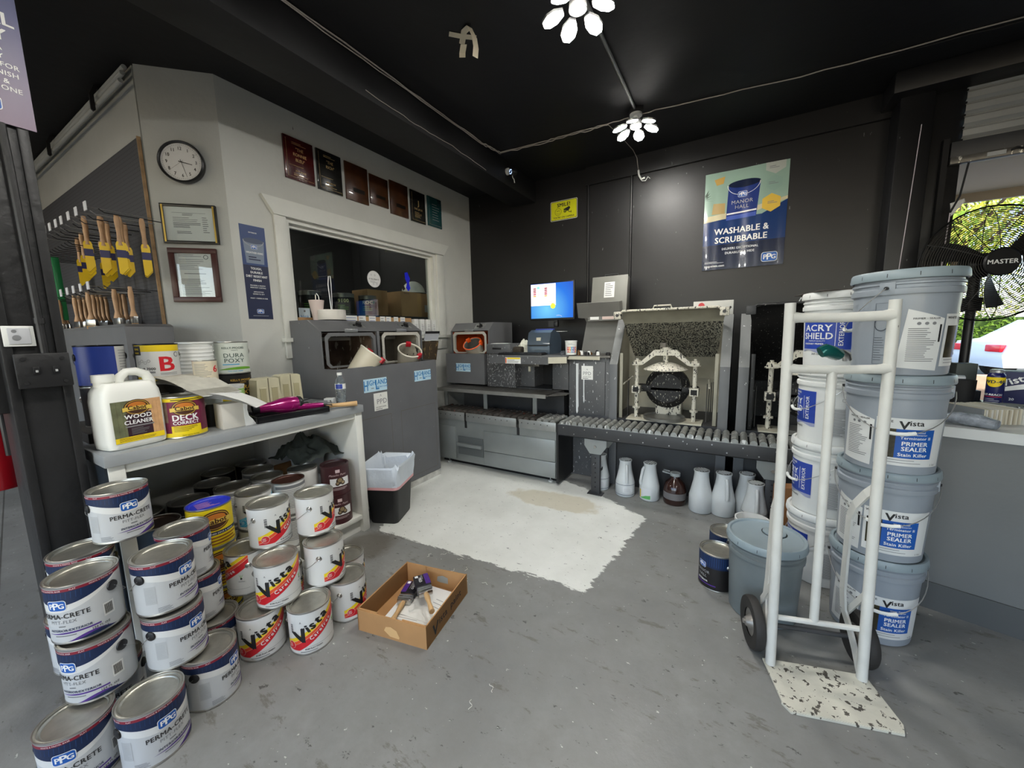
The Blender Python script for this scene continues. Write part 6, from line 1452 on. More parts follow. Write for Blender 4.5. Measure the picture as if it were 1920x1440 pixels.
for i, y in enumerate((2.90, 2.99, 3.08, 3.165)):
    b = MB(); b.box(-.035, 0, 0, .03, .055, .165, paper, .002); sfc = plane((.0302, 0, 0), (0, 1, 0), (0, 0, 1)); b.lines(sfc, .01, .03, .045, .115, 6, inkg, .0003, .25, i)
    single(b, 'card_box', '%s narrow white card box standing at the right end of the sill' % (('first', 'second', 'third', 'last')[i],), 'box', 'white card boxes on the sill', (XW-.02, y, 1.3015))
t = thing('wall_pocket', 'white sheet holder with a dark strip and pencil-spotted pocket under the window', 'holder', (XW+.024, 2.97, 1.14), 0)
b = MB(); b.box(0, 0, .10, .05, .20, .105, paper); b.prism([(.0, .10), (.22, .10), (.25, .20), (.03, .20)], 0, .004, M('clipboard_grey', (186, 190, 196), .4), plane((.03, 0, 0), (0, 1, 0), (0, 0, 1))); b.prism([(.025, .175), (.245, .175), (.25, .20), (.03, .20)], .004, .006, ink, plane((.03, 0, 0), (0, 1, 0), (0, 0, 1))); b.build('sheet', t)
b = MB(); b.prism([(0, .095), (.22, .095), (.17, -.11), (-.03, -.11)], 0, .04, M('spotted_brown', (70, 58, 42), .7, speck=(130, 110, 70), sscale=40, sthr=.6), plane((.0, 0, 0), (0, 1, 0), (0, 0, 1))); b.build('pocket', t)
# office shelf contents
shz = 1.50; b = MB(); b.box(-3.75, 1.62, 1.46, -3.02, 3.60, 1.50, dark_room); b.box(-3.75, 1.62, 0, -3.70, 3.35, 1.46, dark_room); b.box(-3.06, 1.62, 0, -3.02, 1.66, 1.46, dark_room); b.box(-3.06, 3.31, 0, -3.02, 3.35, 1.46, dark_room); b.box(-3.72, 1.66, 1.0, -3.05, 3.31, 1.03, dark_room)
single(b, 'office_shelf', 'dark office shelf behind the window carrying cans and boxes', 'shelf')
def odd(txt, x, y, lab, r=.095):
    t = thing('coating_can', lab, 'can', (x, y, shz+.0005), face(x, y))
    b = MB(); b.lathe([(0, 0), (r, 0), (r, .185), (r+.002, .19), (r-.006, .192), (0, .188)], tin, 36); b.build('can_body', t)
    b = MB(); sfz = cylsurf(r+.0005); b.rect(sfz, -r*pi, .006, r*pi, .155, can_black, 0, 40); b.text(sfz, txt, 0, .108, .045, M('pale_yellow_ink', (220, 220, 160), .5), .001, .02); b.lines(sfz, -.05, .04, .05, .09, 3, green_ink, .001, .3); b.build('label_wrap', t)
odd('9100', -3.15, 2.29, 'dark can marked 9100 behind the office window'); odd('ROC', -3.15, 2.56, 'dark can right of the 9100 can behind the office window', .082)
odd('', -3.18, 1.99, 'dark can behind the white container, seen through the window', .09)
b = MB(); b.box(-.17, -.27, 0, .17, .27, .27, cb, .003); b.box(.171, -.03, .0, .1715, .03, .27, M('parcel_tape', (196, 156, 104), .4)); b.box(.171, .08, .06, .172, .14, .14, inklg); single(b, 'cardboard_box', 'brown carton behind the office window under the hard hat', 'box', loc=(-3.28, 3.23, shz+.0005))
b = MB(); b.box(-.12, -.13, 0, .12, .13, .28, cb, .003); single(b, 'cardboard_box', 'brown carton at the middle of the office shelf, left of the taped carton', 'box', loc=(-3.40, 2.80, shz+.0005))
t = thing('hard_hat', 'white hard hat on the taped carton behind the office window', 'hard hat', (-3.24, 3.28, shz+.271))
bm_ = bmesh.new(); bmesh.ops.create_uvsphere(bm_, u_segments=28, v_segments=14, radius=1)
for v in bm_.verts: v.co = Vector((v.co.x*.12, v.co.y*.14, max(-.0, v.co.z)*.13+.012))
b = MB(); b.bm(bm_, white); b.build('shell', t, 60); b = MB(); b.lathe([(.13, .010), (.155, .004), (.158, .008), (.12, .018)], white, 32); b.build('brim', t); b = MB(); b.lathe([(.118, -.0), (.118, .010), (.10, .010), (.1, 0)], black, 28); b.build('liner', t)
b = MB(); rr = random.Random(2)
for k in range(6): b.box(-.10, -.06, k*.006, .10, .06, k*.006+.004, paper, X=T(0, 0, 0, rr.uniform(-.3, .3)))
single(b, 'loose_papers', 'loose white papers at the right end of the office shelf', 'papers', loc=(-3.08, 3.42, shz+.0005))
# unseen fixture added to brighten the office behind the window
t = thing('office_lamp', 'dim ceiling light in the office seen through the window', 'ceiling light', (-4.1, 2.7, ZC))
b = MB(); b.box(-.3, -.08, -.05, .3, .08, 0, white, .004); b.build('housing', t)
b = MB(); b.box(-.28, -.06, -.056, .28, .06, -.05, M('office_glow', (255, 244, 225), emit=70)); b.build('diffuser', t)
# ================================================================ floor things left and centre
t = thing('trash_bin', 'black waste bin with a white liner bag beside the desk', 'trash bin', (-2.115, 1.80, 0), .42)
def rsec(z, hx, hy, r, n=6):
    out = []
    for cx_, cy_, a in ((hx-r, hy-r, 0), (-hx+r, hy-r, pi/2), (-hx+r, -hy+r, pi), (hx-r, -hy+r, 3*pi/2)):
        for k in range(n+1): t_ = a+k*pi/2/n; out.append((cx_+r*cos(t_), cy_+r*sin(t_), z))
    return out
def loft(b, secs, mat, cap0=False, cap1=False, X=None):
    n = len(secs[0]); vs_ = [p for s_ in secs for p in s_]; fs = [[j*n+i, j*n+(i+1) % n, (j+1)*n+(i+1) % n, (j+1)*n+i] for j in range(len(secs)-1) for i in range(n)]
    if cap0: fs.append(list(reversed(range(n))))
    if cap1: fs.append([(len(secs)-1)*n+i for i in range(n)])
    b.add(vs_, fs, mat, X)
b = MB(); loft(b, [rsec(0, .095, .12, .03), rsec(.01, .10, .125, .03), rsec(.36, .125, .155, .035), rsec(.38, .13, .16, .035), rsec(.38, .12, .15, .03), rsec(.02, .092, .117, .03)], M('bin_black', (24, 25, 27), .5), True, True); b.build('bin_body', t)
bag = M('bag_white', (206, 214, 222), .3, bump=.5, bscale=20); rr = random.Random(5)
def crinkle(sec, amp): return [(x*(1+rr.uniform(-amp, amp)), y*(1+rr.uniform(-amp, amp)), z+rr.uniform(-amp, amp)*.3) for x, y, z in sec]
b = MB(); loft(b, [rsec(.275, .125, .155, .04), rsec(.262, .130, .16, .04), crinkle(rsec(.29, .130, .160, .04), .03), crinkle(rsec(.325, .135, .165, .04), .05), crinkle(rsec(.365, .137, .168, .04), .04), crinkle(rsec(.41, .142, .172, .045), .05), crinkle(rsec(.428, .136, .166, .04), .05), crinkle(rsec(.40, .118, .146, .04), .04), crinkle(rsec(.33, .11, .14, .04), .08), crinkle(rsec(.22, .09, .12, .04), .10), crinkle(rsec(.10, .06, .08, .04), .1), crinkle(rsec(.04, .03, .04, .02), .1)], bag, False, True); b.build('liner_bag', t, 20)
b = MB(); loft(b, [rsec(.258, .1305, .1605, .04), rsec(.278, .1320, .1620, .04)], M('drawstring_pink', (226, 170, 172), .5)); b.build('drawstring', t)
# cardboard tray with two brushes
t = thing('cardboard_tray', 'open cardboard tray printed Vista paint on the floor, holding brushes', 'box', (0, 0, 0))
P0, P1, P2, P3 = Vector((-1.395, .962, 0)), Vector((-1.050, 1.030, 0)), Vector((-1.116, 1.395, 0)), Vector((-1.461, 1.327, 0))
kr = M('kraft_board', (176, 132, 84), .8, noise=.06, nscale=10); krd = M('kraft_inside', (160, 118, 74), .85, noise=.06, nscale=10)
HB = .105; b = MB(); w = .005
def wall_(b, A, B, h, mat):
    d = (B-A).normalized(); nrm = Vector((d.y, -d.x, 0)); q = [A, B, B-nrm*w, A-nrm*w]
    vs_ = [tuple(p+Vector((0, 0, 0))) for p in q]+[tuple(p+Vector((0, 0, h))) for p in q]
    b.add(vs_, [[3, 2, 1, 0], [4, 5, 6, 7], [0, 1, 5, 4], [1, 2, 6, 5], [2, 3, 7, 6], [3, 0, 4, 7]], mat)
b.add([tuple(p+Vector((0, 0, .0))) for p in (P0, P1, P2, P3)]+[tuple(p+Vector((0, 0, .004))) for p in (P0, P1, P2, P3)], [[3, 2, 1, 0], [4, 5, 6, 7]], krd); b.build('tray_bottom', t)
for nm, A, B in (('front_side', P0, P1), ('printed_side', P1, P2), ('back_side', P2, P3), ('left_side', P3, P0)):
    b = MB(); wall_(b, A, B, HB-.004, kr)
    d = (B-A).normalized(); L_ = (B-A).length
    if nm in ('front_side', 'back_side'):
        for s0, s1 in ((0, .30), (.66, 1.0)): wall_(b, A+d*L_*s0+Vector((d.y, -d.x, 0))*-.004, A+d*L_*s1+Vector((d.y, -d.x, 0))*-.004, HB, kr)
    else: wall_(b, A, B, HB, kr)
    sf = plane(A, d, (0, 0, 1))
    if nm == 'printed_side':
        b.text(sf, 'V', .072, .018, .075, ink, .001, .02, .1); b.text(sf, 'ista  paint', .102, .042, .046, ink, .001, .012, 0, align='L', sx=1.05)
    if nm == 'front_side': b.poly(sf, [(.14, .036), (.15, .055), (.175, .060), (.205, .048), (.218, .02), (.215, .012), (.17, .014)], M('torn_kraft', (216, 174, 118), .8), .001)
    if nm == 'back_side': b.poly(plane(B, -d, (0, 0, 1)), [(.18, .035), (.185, .06), (.215, .07), (.25, .06), (.262, .035), (.25, .03), (.2, .03)], M('hole_grey', (150, 152, 146), .8), .0065)
    b.build(nm, t)
b = MB(); cx_, cy_ = -1.235, 1.165
b.box(-.12, -.14, .006, .12, .14, .0075, paper, X=T(cx_-.01, cy_-.015, 0, .235)); sf2 = plane((cx_, cy_-.06, .0078), (cos(.235), sin(.235), 0), (-sin(.235), cos(.235), 0)); b.lines(sf2, -.08, -.04, .05, .03, 5, inklg, .0003, .25)
single(b, 'paper_sheet', 'white printed sheet lying in the cardboard tray, nearer us', 'paper')
b = MB(); b.box(-.10, -.11, .008, .10, .11, .0095, paper, X=T(cx_-.0, cy_+.07, 0, .12)); b.lines(plane((cx_+.02, cy_+.1, .0098), (1, 0, 0), (0, 1, 0)), -.0, -.05, .07, .02, 3, inklg, .0003, .2); single(b, 'paper_sheet', 'white sheet at the back of the cardboard tray', 'paper')
bp = M('brush_wrap_black', (26, 24, 30), .35); bpp = M('brush_wrap_purple', (70, 36, 120), .35)
def wrapped(x, y, z, rz, label, flip):
    t = thing('wrapped_brush', label, 'paintbrush', (x, y, z), rz, 'wrapped brushes in the cardboard tray')
    b = MB(); b.tube([(.0, 0, 0), (.03, 0, .002), (.07, 0, .0), (.13, 0, -.002)], [.010, .013, .009, .013], wood_tan, 10); b.build('handle', t, 60)
    b = MB(); b.box(-.045, -.034, -.014, .004, .034, .014, steel, .006); b.box(-.032, -.0345, -.0145, -.028, .0345, .0145, inkg); b.box(-.018, -.0345, -.0145, -.014, .0345, .0145, inkg); b.build('ferrule', t)
    b = MB(); b.box(-.135, -.037, -.015, -.044, .037, .015, bp, .004); b.box(-.134, .012 if not flip else -.0372, -.0154, -.05, .0372 if not flip else -.012, .0156, bpp, .002)
    sfb = plane((-.09, 0, .0157), (1, 0, 0), (0, 1, 0)); b.text(sfb, 'PRO', -.0, -.016 if not flip else .006, .018, inkw, .0003, .02); b.lines(sfb, -.035, -.004, .02, .006, 2, inklg, .0003, .3); b.rect(sfb, -.038, -.03, -.022, -.015, inkw, .0003); b.build('wrapper', t)
wrapped(-1.225, 1.215, .075, radians(-35), 'wrapped brush leaning on the right side of the cardboard tray, purple stripe at the back', False)
wrapped(-1.325, 1.165, .027, radians(-68), 'wrapped brush at the left of the cardboard tray with its handle towards us', True)
# ---------------------------------------------------------------- jugs under the conveyor
jp = M('paint_jug_plastic', (198, 202, 202), .45, noise=.06, nscale=6)
def paint_jug(x, y, off, label, style=0, s_=1.0):
    t = thing('paint_jug', label, 'jug', (x, y, 0), face(x, y, off), 'conical paint jugs under the roller conveyor')
    X = Matrix.Scale(s_, 4)
    b = MB(); b.lathe([(0, .002), (.070, .002), (.075, .008), (.075, .112), (.073, .120), (.066, .15), (.052, .215), (.046, .262), (.046, .285), (.050, .287), (.050, .295), (.044, .295), (.042, .26), (.02, .26), (0, .26)], jp, 36, X)
    b.build('jug_body', t, 50)
    b = MB(); b.tube([X @ Vector(p) for p in ((0, -.046, .262), (0, -.060, .245), (0, -.072, .19), (0, -.078, .15), (0, -.074, .125))], [.012, .011, .010, .011, .012], jp, 10); b.build('grip', t, 60)
    b = MB(); b.lathe([(.0445, .2955), (0, .2955)], M('sheared_opening', (70, 70, 68), .5), 24, X)
    for k in range(5): b.box(-.004+(-.032+k*.016), -.036+abs(k-2)*.006, .2956, .004+(-.032+k*.016), .036-abs(k-2)*.006, .298, jp, X=X @ T(rz=.6))
    b.build('mouth_bars', t)
    b = MB(); sfz = cylsurf(.0755*s_)
    if style == 0:
        b.rect(sfz, -.2, .02, .2, .023, navy, .0004, 40); b.rect(sfz, -.2, .10, .2, .103, navy, .0004, 40); b.rect(sfz, -.03, .04, .05, .085, M('jug_label', (206, 208, 210), .5), .0004, 8); b.lines(sfz, -.02, .045, .045, .08, 5, inklg, .0009, .3, 3, 4)
    elif style == 1:
        b.rect(sfz, -.09, .015, .09, .1, M('jug_label', (206, 208, 210), .5), .0004, 16); b.rect(sfz, -.012, .02, -.004, .085, ink, .0009); b.rect(sfz, -.004, .02, .006, .085, yellow_ink, .0009); b.poly(sfz, [(.0, .02), (.085, .02), (.085, .05), (.05, .045), (.02, .03)], M('jug_green', (90, 170, 90), .5), .0010); b.lines(sfz, -.085, .03, -.02, .09, 5, inklg, .0009, .3, 3, 4)
    elif style == 2: b.text(sfz, 'Rx', .03, .045, .055, ink, .0009, 0, .3); b.rect(sfz, .05, .2, .07, .215, red_ink, -.022, 2)
    else: b.lines(sfz, -.03, .06, .0, .10, 1, ink, .0009, .1, 3)
    if style != 3: b.build('jug_print', t)
    return t
paint_jug(-.935, 2.99, 0, 'white paint jug half hidden behind the left conveyor leg', 0)
paint_jug(-.72, 2.955, 10, 'white paint jug with navy rings right of the left conveyor leg', 0, .98)
paint_jug(-.535, 2.965, -60, 'white paint jug with a black, yellow and green printed label', 1, .98)
paint_jug(-.175, 2.93, 180, 'whitish paint jug handwritten Rx', 2, 1.03)
paint_jug(-.035, 2.945, 20, 'whitish paint jug with a small black mark, right of the Rx jug', 3, 1.02)
paint_jug(.105, 3.02, 30, 'pale paint jug at the back left of the right conveyor leg', 3, 1.0)
paint_jug(.15, 2.855, 10, 'white paint jug with a blue smear in front of the right conveyor leg', 0, 1.0)
t = thing('brown_jug', 'dark brown glass-like jug with a grey cap between the white jugs', 'jug', (-.355, 2.98, 0), face(-.355, 2.98))
bj = M('amber_jug', (48, 26, 20), .2, coat=.4)
b = MB(); b.lathe([(0, .002), (.075, .002), (.08, .01), (.08, .11), (.066, .16), (.035, .19), (.028, .205), (.028, .215), (0, .215)], bj, 32); b.build('jug_body', t, 50)
b = MB(); b.lathe([(.03, .21), (.036, .212), (.036, .235), (.0, .24)], M('cap_grey', (150, 156, 156), .4), 24); b.tube([(-.03, 0, .222), (-.06, -.02, .235), (-.085, -.02, .24), (-.08, .02, .24), (-.04, .03, .23)], .006, M('cap_grey'), 8); b.build('cap', t)
b = MB(); sfz = cylsurf(.0805); b.rect(sfz, -.14, .045, .14, .095, M('brown_jug_label', (110, 108, 108), .5), 0, 24); b.build('label_wrap', t)
# ---------------------------------------------------------------- pails
gp = M('pail_grey', (142, 150, 158), .4, noise=.05, nscale=4, coat=.1); gpl = M('pail_lid_grey', (138, 152, 158), .4, noise=.04, nscale=4); gpd = M('pail_dirty_grey', (112, 120, 122), .5, noise=.12, nscale=4)
wp = M('pail_white', (218, 220, 218), .38); tick = M('lid_slit_black', (16, 16, 18), .5)
def pail(name, label, mat, lidm, art, group=None, bung=False, handle=True, hs=1):
    t = thing(name, label, 'pail', group=group)
    b = MB(); b.lathe([(0, .003), (.118, .003), (.124, .0), (.131, .004), (.132, .012), (.1425, .285), (.1425, .287), (.149, .287), (.150, .292), (.150, .306), (.1435, .310), (.1435, .320), (.149, .322), (.149, .328), (.1438, .332), (.1438, .345)], mat, 56); b.build('pail_body', t)
    b = MB(); b.lathe([(.150, .338), (.1555, .340), (.157, .346), (.1545, .366), (.151, .372), (.146, .373), (.141, .371), (.138, .364), (.134, .3625), (0, .3625)], lidm, 56)
    for k in range(12): b.add([cylsurf(.1572, 0)(u, v, d) for u, v, d in ((k*.0823-.001, .347, 0), (k*.0823+.001, .347, 0), (k*.0823+.001, .360, -.001), (k*.0823-.001, .360, -.001))], [[0, 1, 2, 3]], tick)
    b.build('lid', t)
    if bung:
        b = MB(); b.lathe([(.045, .3635), (.045, .3685), (.040, .370), (0, .368)], lidm, 32, T(.045, .035, 0)); b.lathe([(.046, .3634), (.050, .3634)], tick, 32, T(.045, .035, 0)); b.build('spout_plug', t)
    for s_ in (-1, 1):
        b = MB(); b.box(s_*.1435-.006, -.022, .288, s_*.1435+.008, .022, .332, mat, .003); b.cyl(.006, .0, .010, tick, 10, T(s_*.148, 0, .310, ry=s_*pi/2)); b.build('handle_ear', t)
    if handle:
        b = MB(); P = [((.157)*cos(pi*i/20), -hs*.160*sin(pi*i/20), .310-.15*sin(pi*i/20)) for i in range(21)]; b.tube(P, .0018, wire_m, 6); b.build('wire_handle', t)
        b = MB(); b.tube([Vector(p)+Vector((0, -.002*hs, 0)) for p in P[8:13]], .007, white, 10); b.build('grip', t)
    if art: b = MB(); art(b); b.build('label_wrap', t)
    return t
ps = cylsurf(.1322, 0, .0375)
PD = lambda deg: .1375*radians(deg)
def art_primer_pail(b):
    lw = M('pail_label_white', (214, 216, 214), .4); lb = M('pail_label_blue', (28, 86, 168), .4)
    b.rect(ps, PD(-22), .035, PD(62), .215, lw, .0012, 24); b.rect(ps, PD(0), .065, PD(44), .175, lb, .0018, 14); b.rect(ps, PD(-18), .065, PD(0), .175, M('pail_photo_dark', (52, 48, 30), .4, noise=.6, nscale=40), .0018, 6)
    b.text(ps, 'V', PD(13), .176, .042, ink, .0024, .03, align='R'); b.text(ps, 'ista', PD(13.5), .190, .027, ink, .0024, .02, align='L'); b.text(ps, 'WHITE', PD(-12), .198, .012, ink, .0018, .02)
    b.text(ps, 'Water-Based', PD(22), .162, .0085, inkw, .0024, .01); b.text(ps, 'Interior/Exterior', PD(22), .153, .0085, inkw, .0024, .01)
    b.text(ps, 'Terminator II', PD(22), .138, .0145, inkw, .0024, .02); b.text(ps, 'PRIMER', PD(22), .114, .0215, inkw, .0024, .03); b.text(ps, 'SEALER', PD(22), .094, .0215, inkw, .0024, .03); b.text(ps, 'Stain Killer', PD(21), .073, .0175, inkw, .0024, .025)
    b.lines(ps, PD(-16), .042, PD(44), .062, 2, inkg, .0018, .2, 3, 10); b.text(ps, '5 Gal', PD(50), .04, .009, ink, .0018)
    # side instruction sheet and recycling panel
    b.poly(ps, [(PD(-72), .03), (PD(-26), .02), (PD(-24), .20), (PD(-64), .235)], lw, .0008); b.lines(ps, PD(-62), .05, PD(-30), .17, 17, inkg, .0014, .35, 4, 6); b.text(ps, 'PRIMER - SEALER', PD(-44), .198, .009, ink, .0014, .01)
    for k in range(3): b.disc(ps, PD(-52+k*8), .184, .0055, inkg, .0014, 10)
    b.rect(ps, PD(-29), .12, PD(-26.5), .18, ink, .0014)
    for q in ((-98, .04, -97.5, .26), (-82.5, .04, -82, .26), (-98, .259, -82, .26), (-98, .04, -82, .0408)): b.rect(ps, PD(q[0]), q[1], PD(q[2]), q[3], M('embossed_ink', (66, 74, 84), .5), .0008, 4)
    b.ring(ps, PD(-90), .185, .017, .0195, M('embossed_ink'), .0008, 24, asp=1.35); b.lines(ps, PD(-97), .05, PD(-83), .14, 10, M('embossed_ink'), .0008, .2, 3, 3)
def art_acry(b):
    lb = M('acry_blue', (38, 66, 160), .4); b.rect(ps, PD(-48), .10, PD(38), .262, lb, .0008, 24)
    b.band(ps, [PD(-48+k*4.3) for k in range(21)], lambda u: .092+.006*sin(u*60), lambda u: .104, M('acry_wave', (150, 156, 186), .4), .0012)
    b.text(ps, 'KELLY-MOORE', PD(-14), .245, .014, inkw, .0014, .02); b.text(ps, 'PAINTS', PD(-8), .232, .010, inkw, .0014, .02)
    b.text(ps, 'ACRY', PD(-16), .190, .043, inkw, .0014, .02, sx=1.05); b.text(ps, 'SHIELD', PD(-16), .152, .043, inkw, .0014, .02, sx=.92)
    b.text(ps, 'PREMIUM QUALITY', PD(-16), .140, .0085, inkw, .0014); b.text(ps, 'MASONRY PRIMER', PD(-22), .125, .011, inkw, .0014, .02); b.rect(ps, PD(14), .12, PD(14.8), .235, inkw, .0014)
    b.text(ps, 'EXTERIOR', PD(26), .178, .024, inkw, .0014, .01, rot=pi/2); b.text(ps, '247-100 WHITE', PD(-6), .076, .0125, ink, .0014, .01)
    b.rect(ps, PD(52), .05, PD(100), .19, M('acry_grey', (190, 192, 192), .5), .0008, 12); b.lines(ps, PD(54), .055, PD(98), .185, 18, inkg, .0013, .35, 5, 10); b.text(ps, 'VOC', PD(62), .205, .012, inkg, .0012); b.ring(ps, PD(62), .23, .008, .0095, inkg, .0012); b.ring(ps, PD(80), .23, .008, .0095, inkg, .0012, 5)
GG = 'tall stack of four grey primer pails'
gtop = pail('paint_pail', 'grey primer pail at the top of the tall grey stack', gp, gpl, art_primer_pail, GG, hs=-1)
gpail = pail('paint_pail', 'grey primer pail, second from the top of the grey stack', gp, gpl, art_primer_pail, GG)
SP = .3635
def put(o, x, y, z, off, lab=None):
    o.location = (x, y, z); o.rotation_euler = (0, 0, face(x, y, off))
    if lab: o['label'] = lab
put(gtop, .530, 2.0, 3*SP+.03, 72)
put(gpail, .542, 2.03, 2*SP+.02, 6)
put(dup(gpail, (0, 0, 0)), .552, 2.075, SP+.01, 3, 'grey primer pail, second from the floor in the grey stack')
put(dup(gpail, (0, 0, 0)), .556, 2.095, 0, 12, 'grey primer pail on the floor under the grey stack')
GW = 'stack of four white blue-labelled pails'
wtop = pail('paint_pail', 'white blue-labelled pail at the top of its stack, dark sheet on its lid', wp, wp, art_acry, GW, hs=-1)
wpail = pail('paint_pail', 'white blue-labelled pail, second from the top of the white stack', wp, wp, art_acry, GW)
put(wtop, .425, 2.42, 3*SP, -20); put(wpail, .425, 2.42, 2*SP, -66)
for k, (o_, l_) in enumerate(((-62, 'white blue-labelled pail, third from the top of the white stack'), (-60, 'white blue-labelled pail on the floor under the white stack'))): put(dup(wpail, (0, 0, 0)), .425, 2.42, (1-k)*SP, o_, l_)
b = MB(); b.box(-.16, -.16, 0, .16, .16, .004, M('dark_sheet', (70, 62, 58), .6), .001); single(b, 'dark_sheet', 'thin dark board lying on the top white pail', 'board', loc=(.44, 2.44, 4*SP+.0096), rz=.2)
gp2 = pail('lone_pail', 'dirty grey pail with a plugged lid standing alone left of the hand truck', gpd, gpl, None, bung=True, handle=False); put(gp2, .155, 1.975, 0, 20)
can('manor', -.035, 2.08, 0, -50, 'black and blue can on the floor left of the lone grey pail'); can('manor', .0, 2.30, 0, -20, 'black and blue can behind the lone grey pail')
t = thing('white_bucket', 'short white ribbed bucket behind the lone grey pail', 'bucket', (.135, 2.68, 0))
b = MB(); b.lathe([(0, 0), (.085, 0), (.09, .05), (.094, .052), (.094, .07), (.092, .10), (.097, .102), (.097, .12), (.09, .12), (.08, .01), (0, .01)], wp, 32); b.build('bucket_body', t)
b = MB(); b.box(-.04, -.10, 0, .04, .10, .36, M('brown_board', (134, 92, 54), .7), .003); single(b, 'brown_carton', 'tall brown carton standing behind the right conveyor leg', 'box', loc=(.34, 2.72, 0), rz=-1.2)
# ---------------------------------------------------------------- hand truck
ht = M('truck_white_paint', (206, 206, 200), .4, noise=.08, nscale=8, speck=(70, 70, 68), sscale=30, sthr=.74)
htp = M('truck_plate_worn', (206, 204, 190), .5, noise=.12, nscale=6, speck=(84, 80, 72), sscale=46, sthr=.585, bump=.1)
rub = M('rubber_black', (40, 38, 36), .7, noise=.1); hub_m = M('wheel_hub', (150, 146, 140), .4, .6)
t = thing('hand_truck', 'worn white-painted steel hand truck standing upright before the pails', 'hand truck', (.313, 1.672, 0), atan2(.276, .961))
LW = .148; ln = .035   # half width, lean back at the top (local +y)
yb = lambda z: .012+ln*z/1.38
for s_, n_ in ((-1, 'post'), (1, 'post')):
    b = MB(); b.tube([(s_*LW, .0, .008), (s_*(LW+.001), yb(.7), .7), (s_*(LW+.004), yb(1.38), 1.385)], .0168, ht, 16); b.build('post', t)
for z, r in ((1.335, .0165), (1.155, .0155)):
    b = MB(); b.tube([(-LW, yb(z), z), (-LW+.03, yb(z), z-.002), (0, yb(z), z-.005), (LW-.03, yb(z), z-.002), (LW, yb(z), z)], [r*1.3, r*1.02, r, r*1.02, r*1.3], ht, 14); b.build('cross_bar', t)
b = MB(); b.tube([(-LW, .02, .195), (LW, .02, .195)], .010, ht, 10); b.build('lower_cross_bar', t)
b = MB(); b.tube([(-.012, yb(1.15), 1.15), (-.006, .025, .2)], .0145, ht, 14); b.build('centre_post', t)
b = MB(); b.prism([(-.168, .02), (.168, .02), (.175, -.165), (.16, -.195), (-.155, -.195), (-.17, -.165)], .004, .011, htp)
b.prism([(-.172, -.165), (.175, -.165), (.16, -.197), (-.155, -.197)], .0005, .009, htp); b.build('toe_plate', t)
for s_ in (-1, 1):
    b = MB(); x = s_*(LW+.0)
    P = [(x, .03, .74), (x-s_*.012, .06, .70), (x-s_*.02, .10, .64), (x-s_*.02, .125, .58), (x-s_*.018, .125, .28), (x-s_*.012, .12, .20), (x-s_*.005, .09, .15), (x, .05, .08), (x, .015, .02)]
    for i in range(len(P)-1):
        A, B2 = Vector(P[i]), Vector(P[i+1]); d = (B2-A).normalized(); nrm = Vector((d.z*0, -d.z, d.y)); q = [A+nrm*.016, B2+nrm*.016, B2-nrm*.016, A-nrm*.016]
        vs_ = [tuple(p+Vector((.004, 0, 0))) for p in q]+[tuple(p-Vector((.004, 0, 0))) for p in q]; b.add(vs_, [[0, 1, 2, 3], [7, 6, 5, 4], [0, 4, 5, 1], [1, 5, 6, 2], [2, 6, 7, 3], [3, 7, 4, 0]], ht)
    b.build('curved_brace', t)
    b = MB(); b.prism([(.012, .335), (.030, .345), (.128, .20), (.120, .17)], x-.003, x+.003, ht, lambda u, v, d=0: (d, u, v)); b.build('gusset', t)
    b = MB(); X = T(s_*(LW+.035), .097, .102, ry=s_*pi/2) @ Matrix.Scale(.95, 4)
    b.lathe([(.055, -.014), (.085, -.020), (.102, -.018), (.106, -.01), (.106, .01), (.102, .018), (.085, .020), (.055, .014)], rub, 40, X); ty = b.build('tyre', t)
    b = MB(); b.lathe([(.056, -.010), (.03, -.004), (.02, -.014), (.0, -.014)], hub_m, 28, X); b.lathe([(.056, .010), (.03, .006), (.022, .022), (.016, .03), (.0, .03)], hub_m, 28, X); b.cyl(.010, .03, .038, hub_m, 6, X); b.build('wheel_hub', ty)
b = MB(); b.tube([(-LW-.03, .097, .102), (LW+.03, .097, .102)], .009, dgm, 10); b.build('axle', t)
b = MB(); g_ = M('teal_grip', (24, 92, 88), .2, .4); b.tube([(-.085, -.03, 1.215), (-.07, -.03, 1.222), (-.045, -.02, 1.215), (-.02, -.005, 1.205)], [.018, .022, .021, .018], g_, 14); b.build('teal_grip', t, 60)
b = MB(); b.tube([(-.035, -.0, 1.19), (-.03, .0, 1.205), (-.005, .01, 1.212), (.015, .02, 1.205), (.02, .022, 1.185)], .013, steel, 12); b.build('chrome_elbow', t, 60)
# ---------------------------------------------------------------- counter on the right
ct = thing('counter', 'grey-fronted counter with a pale top edge at the right', 'counter', (.70, 2.385, 0), atan2(-.08, .29))
b = MB(); fp = [(0, .0), (2.4, .0), (2.4, .9), (.30, .9), (.30, .56), (0, .56)]; b.prism(fp, .10, .815, M('counter_grey', (104, 106, 105), .55, noise=.06, nscale=3, bump=.06)); b.build('front_panel', ct)
b = MB(); b.box(0, -.008, .0, 2.4, .02, .13, M('counter_kick', (78, 80, 80), .55)); b.build('kick_board', ct)
b = MB(); b.prism([(-.01, -.02), (2.42, -.02), (2.42, .98), (.28, .98), (.28, .58), (-.01, .58)], .816, .86, M('counter_top_pale', (196, 198, 196), .35, noise=.05)); b.build('countertop', ct)
CZ = .8605
t = thing('swatch_deck', 'thick fanned deck of pale swatch cards lying on the counter', 'swatch deck', (.985, 2.56, CZ), .42)
b = MB(); rr = random.Random(6); sm = [M('swatch_cream', (206, 200, 180), .6), M('swatch_pale', (214, 212, 204), .6), M('swatch_tan', (186, 176, 154), .6)]
for k in range(26): b.box(-.085+k*.0066, -.09+rr.uniform(-.004, .004), .0, -.085+k*.0066+.0058, .10, .065+rr.uniform(-.002, .002), sm[k % 3])
b.build('cards', t)
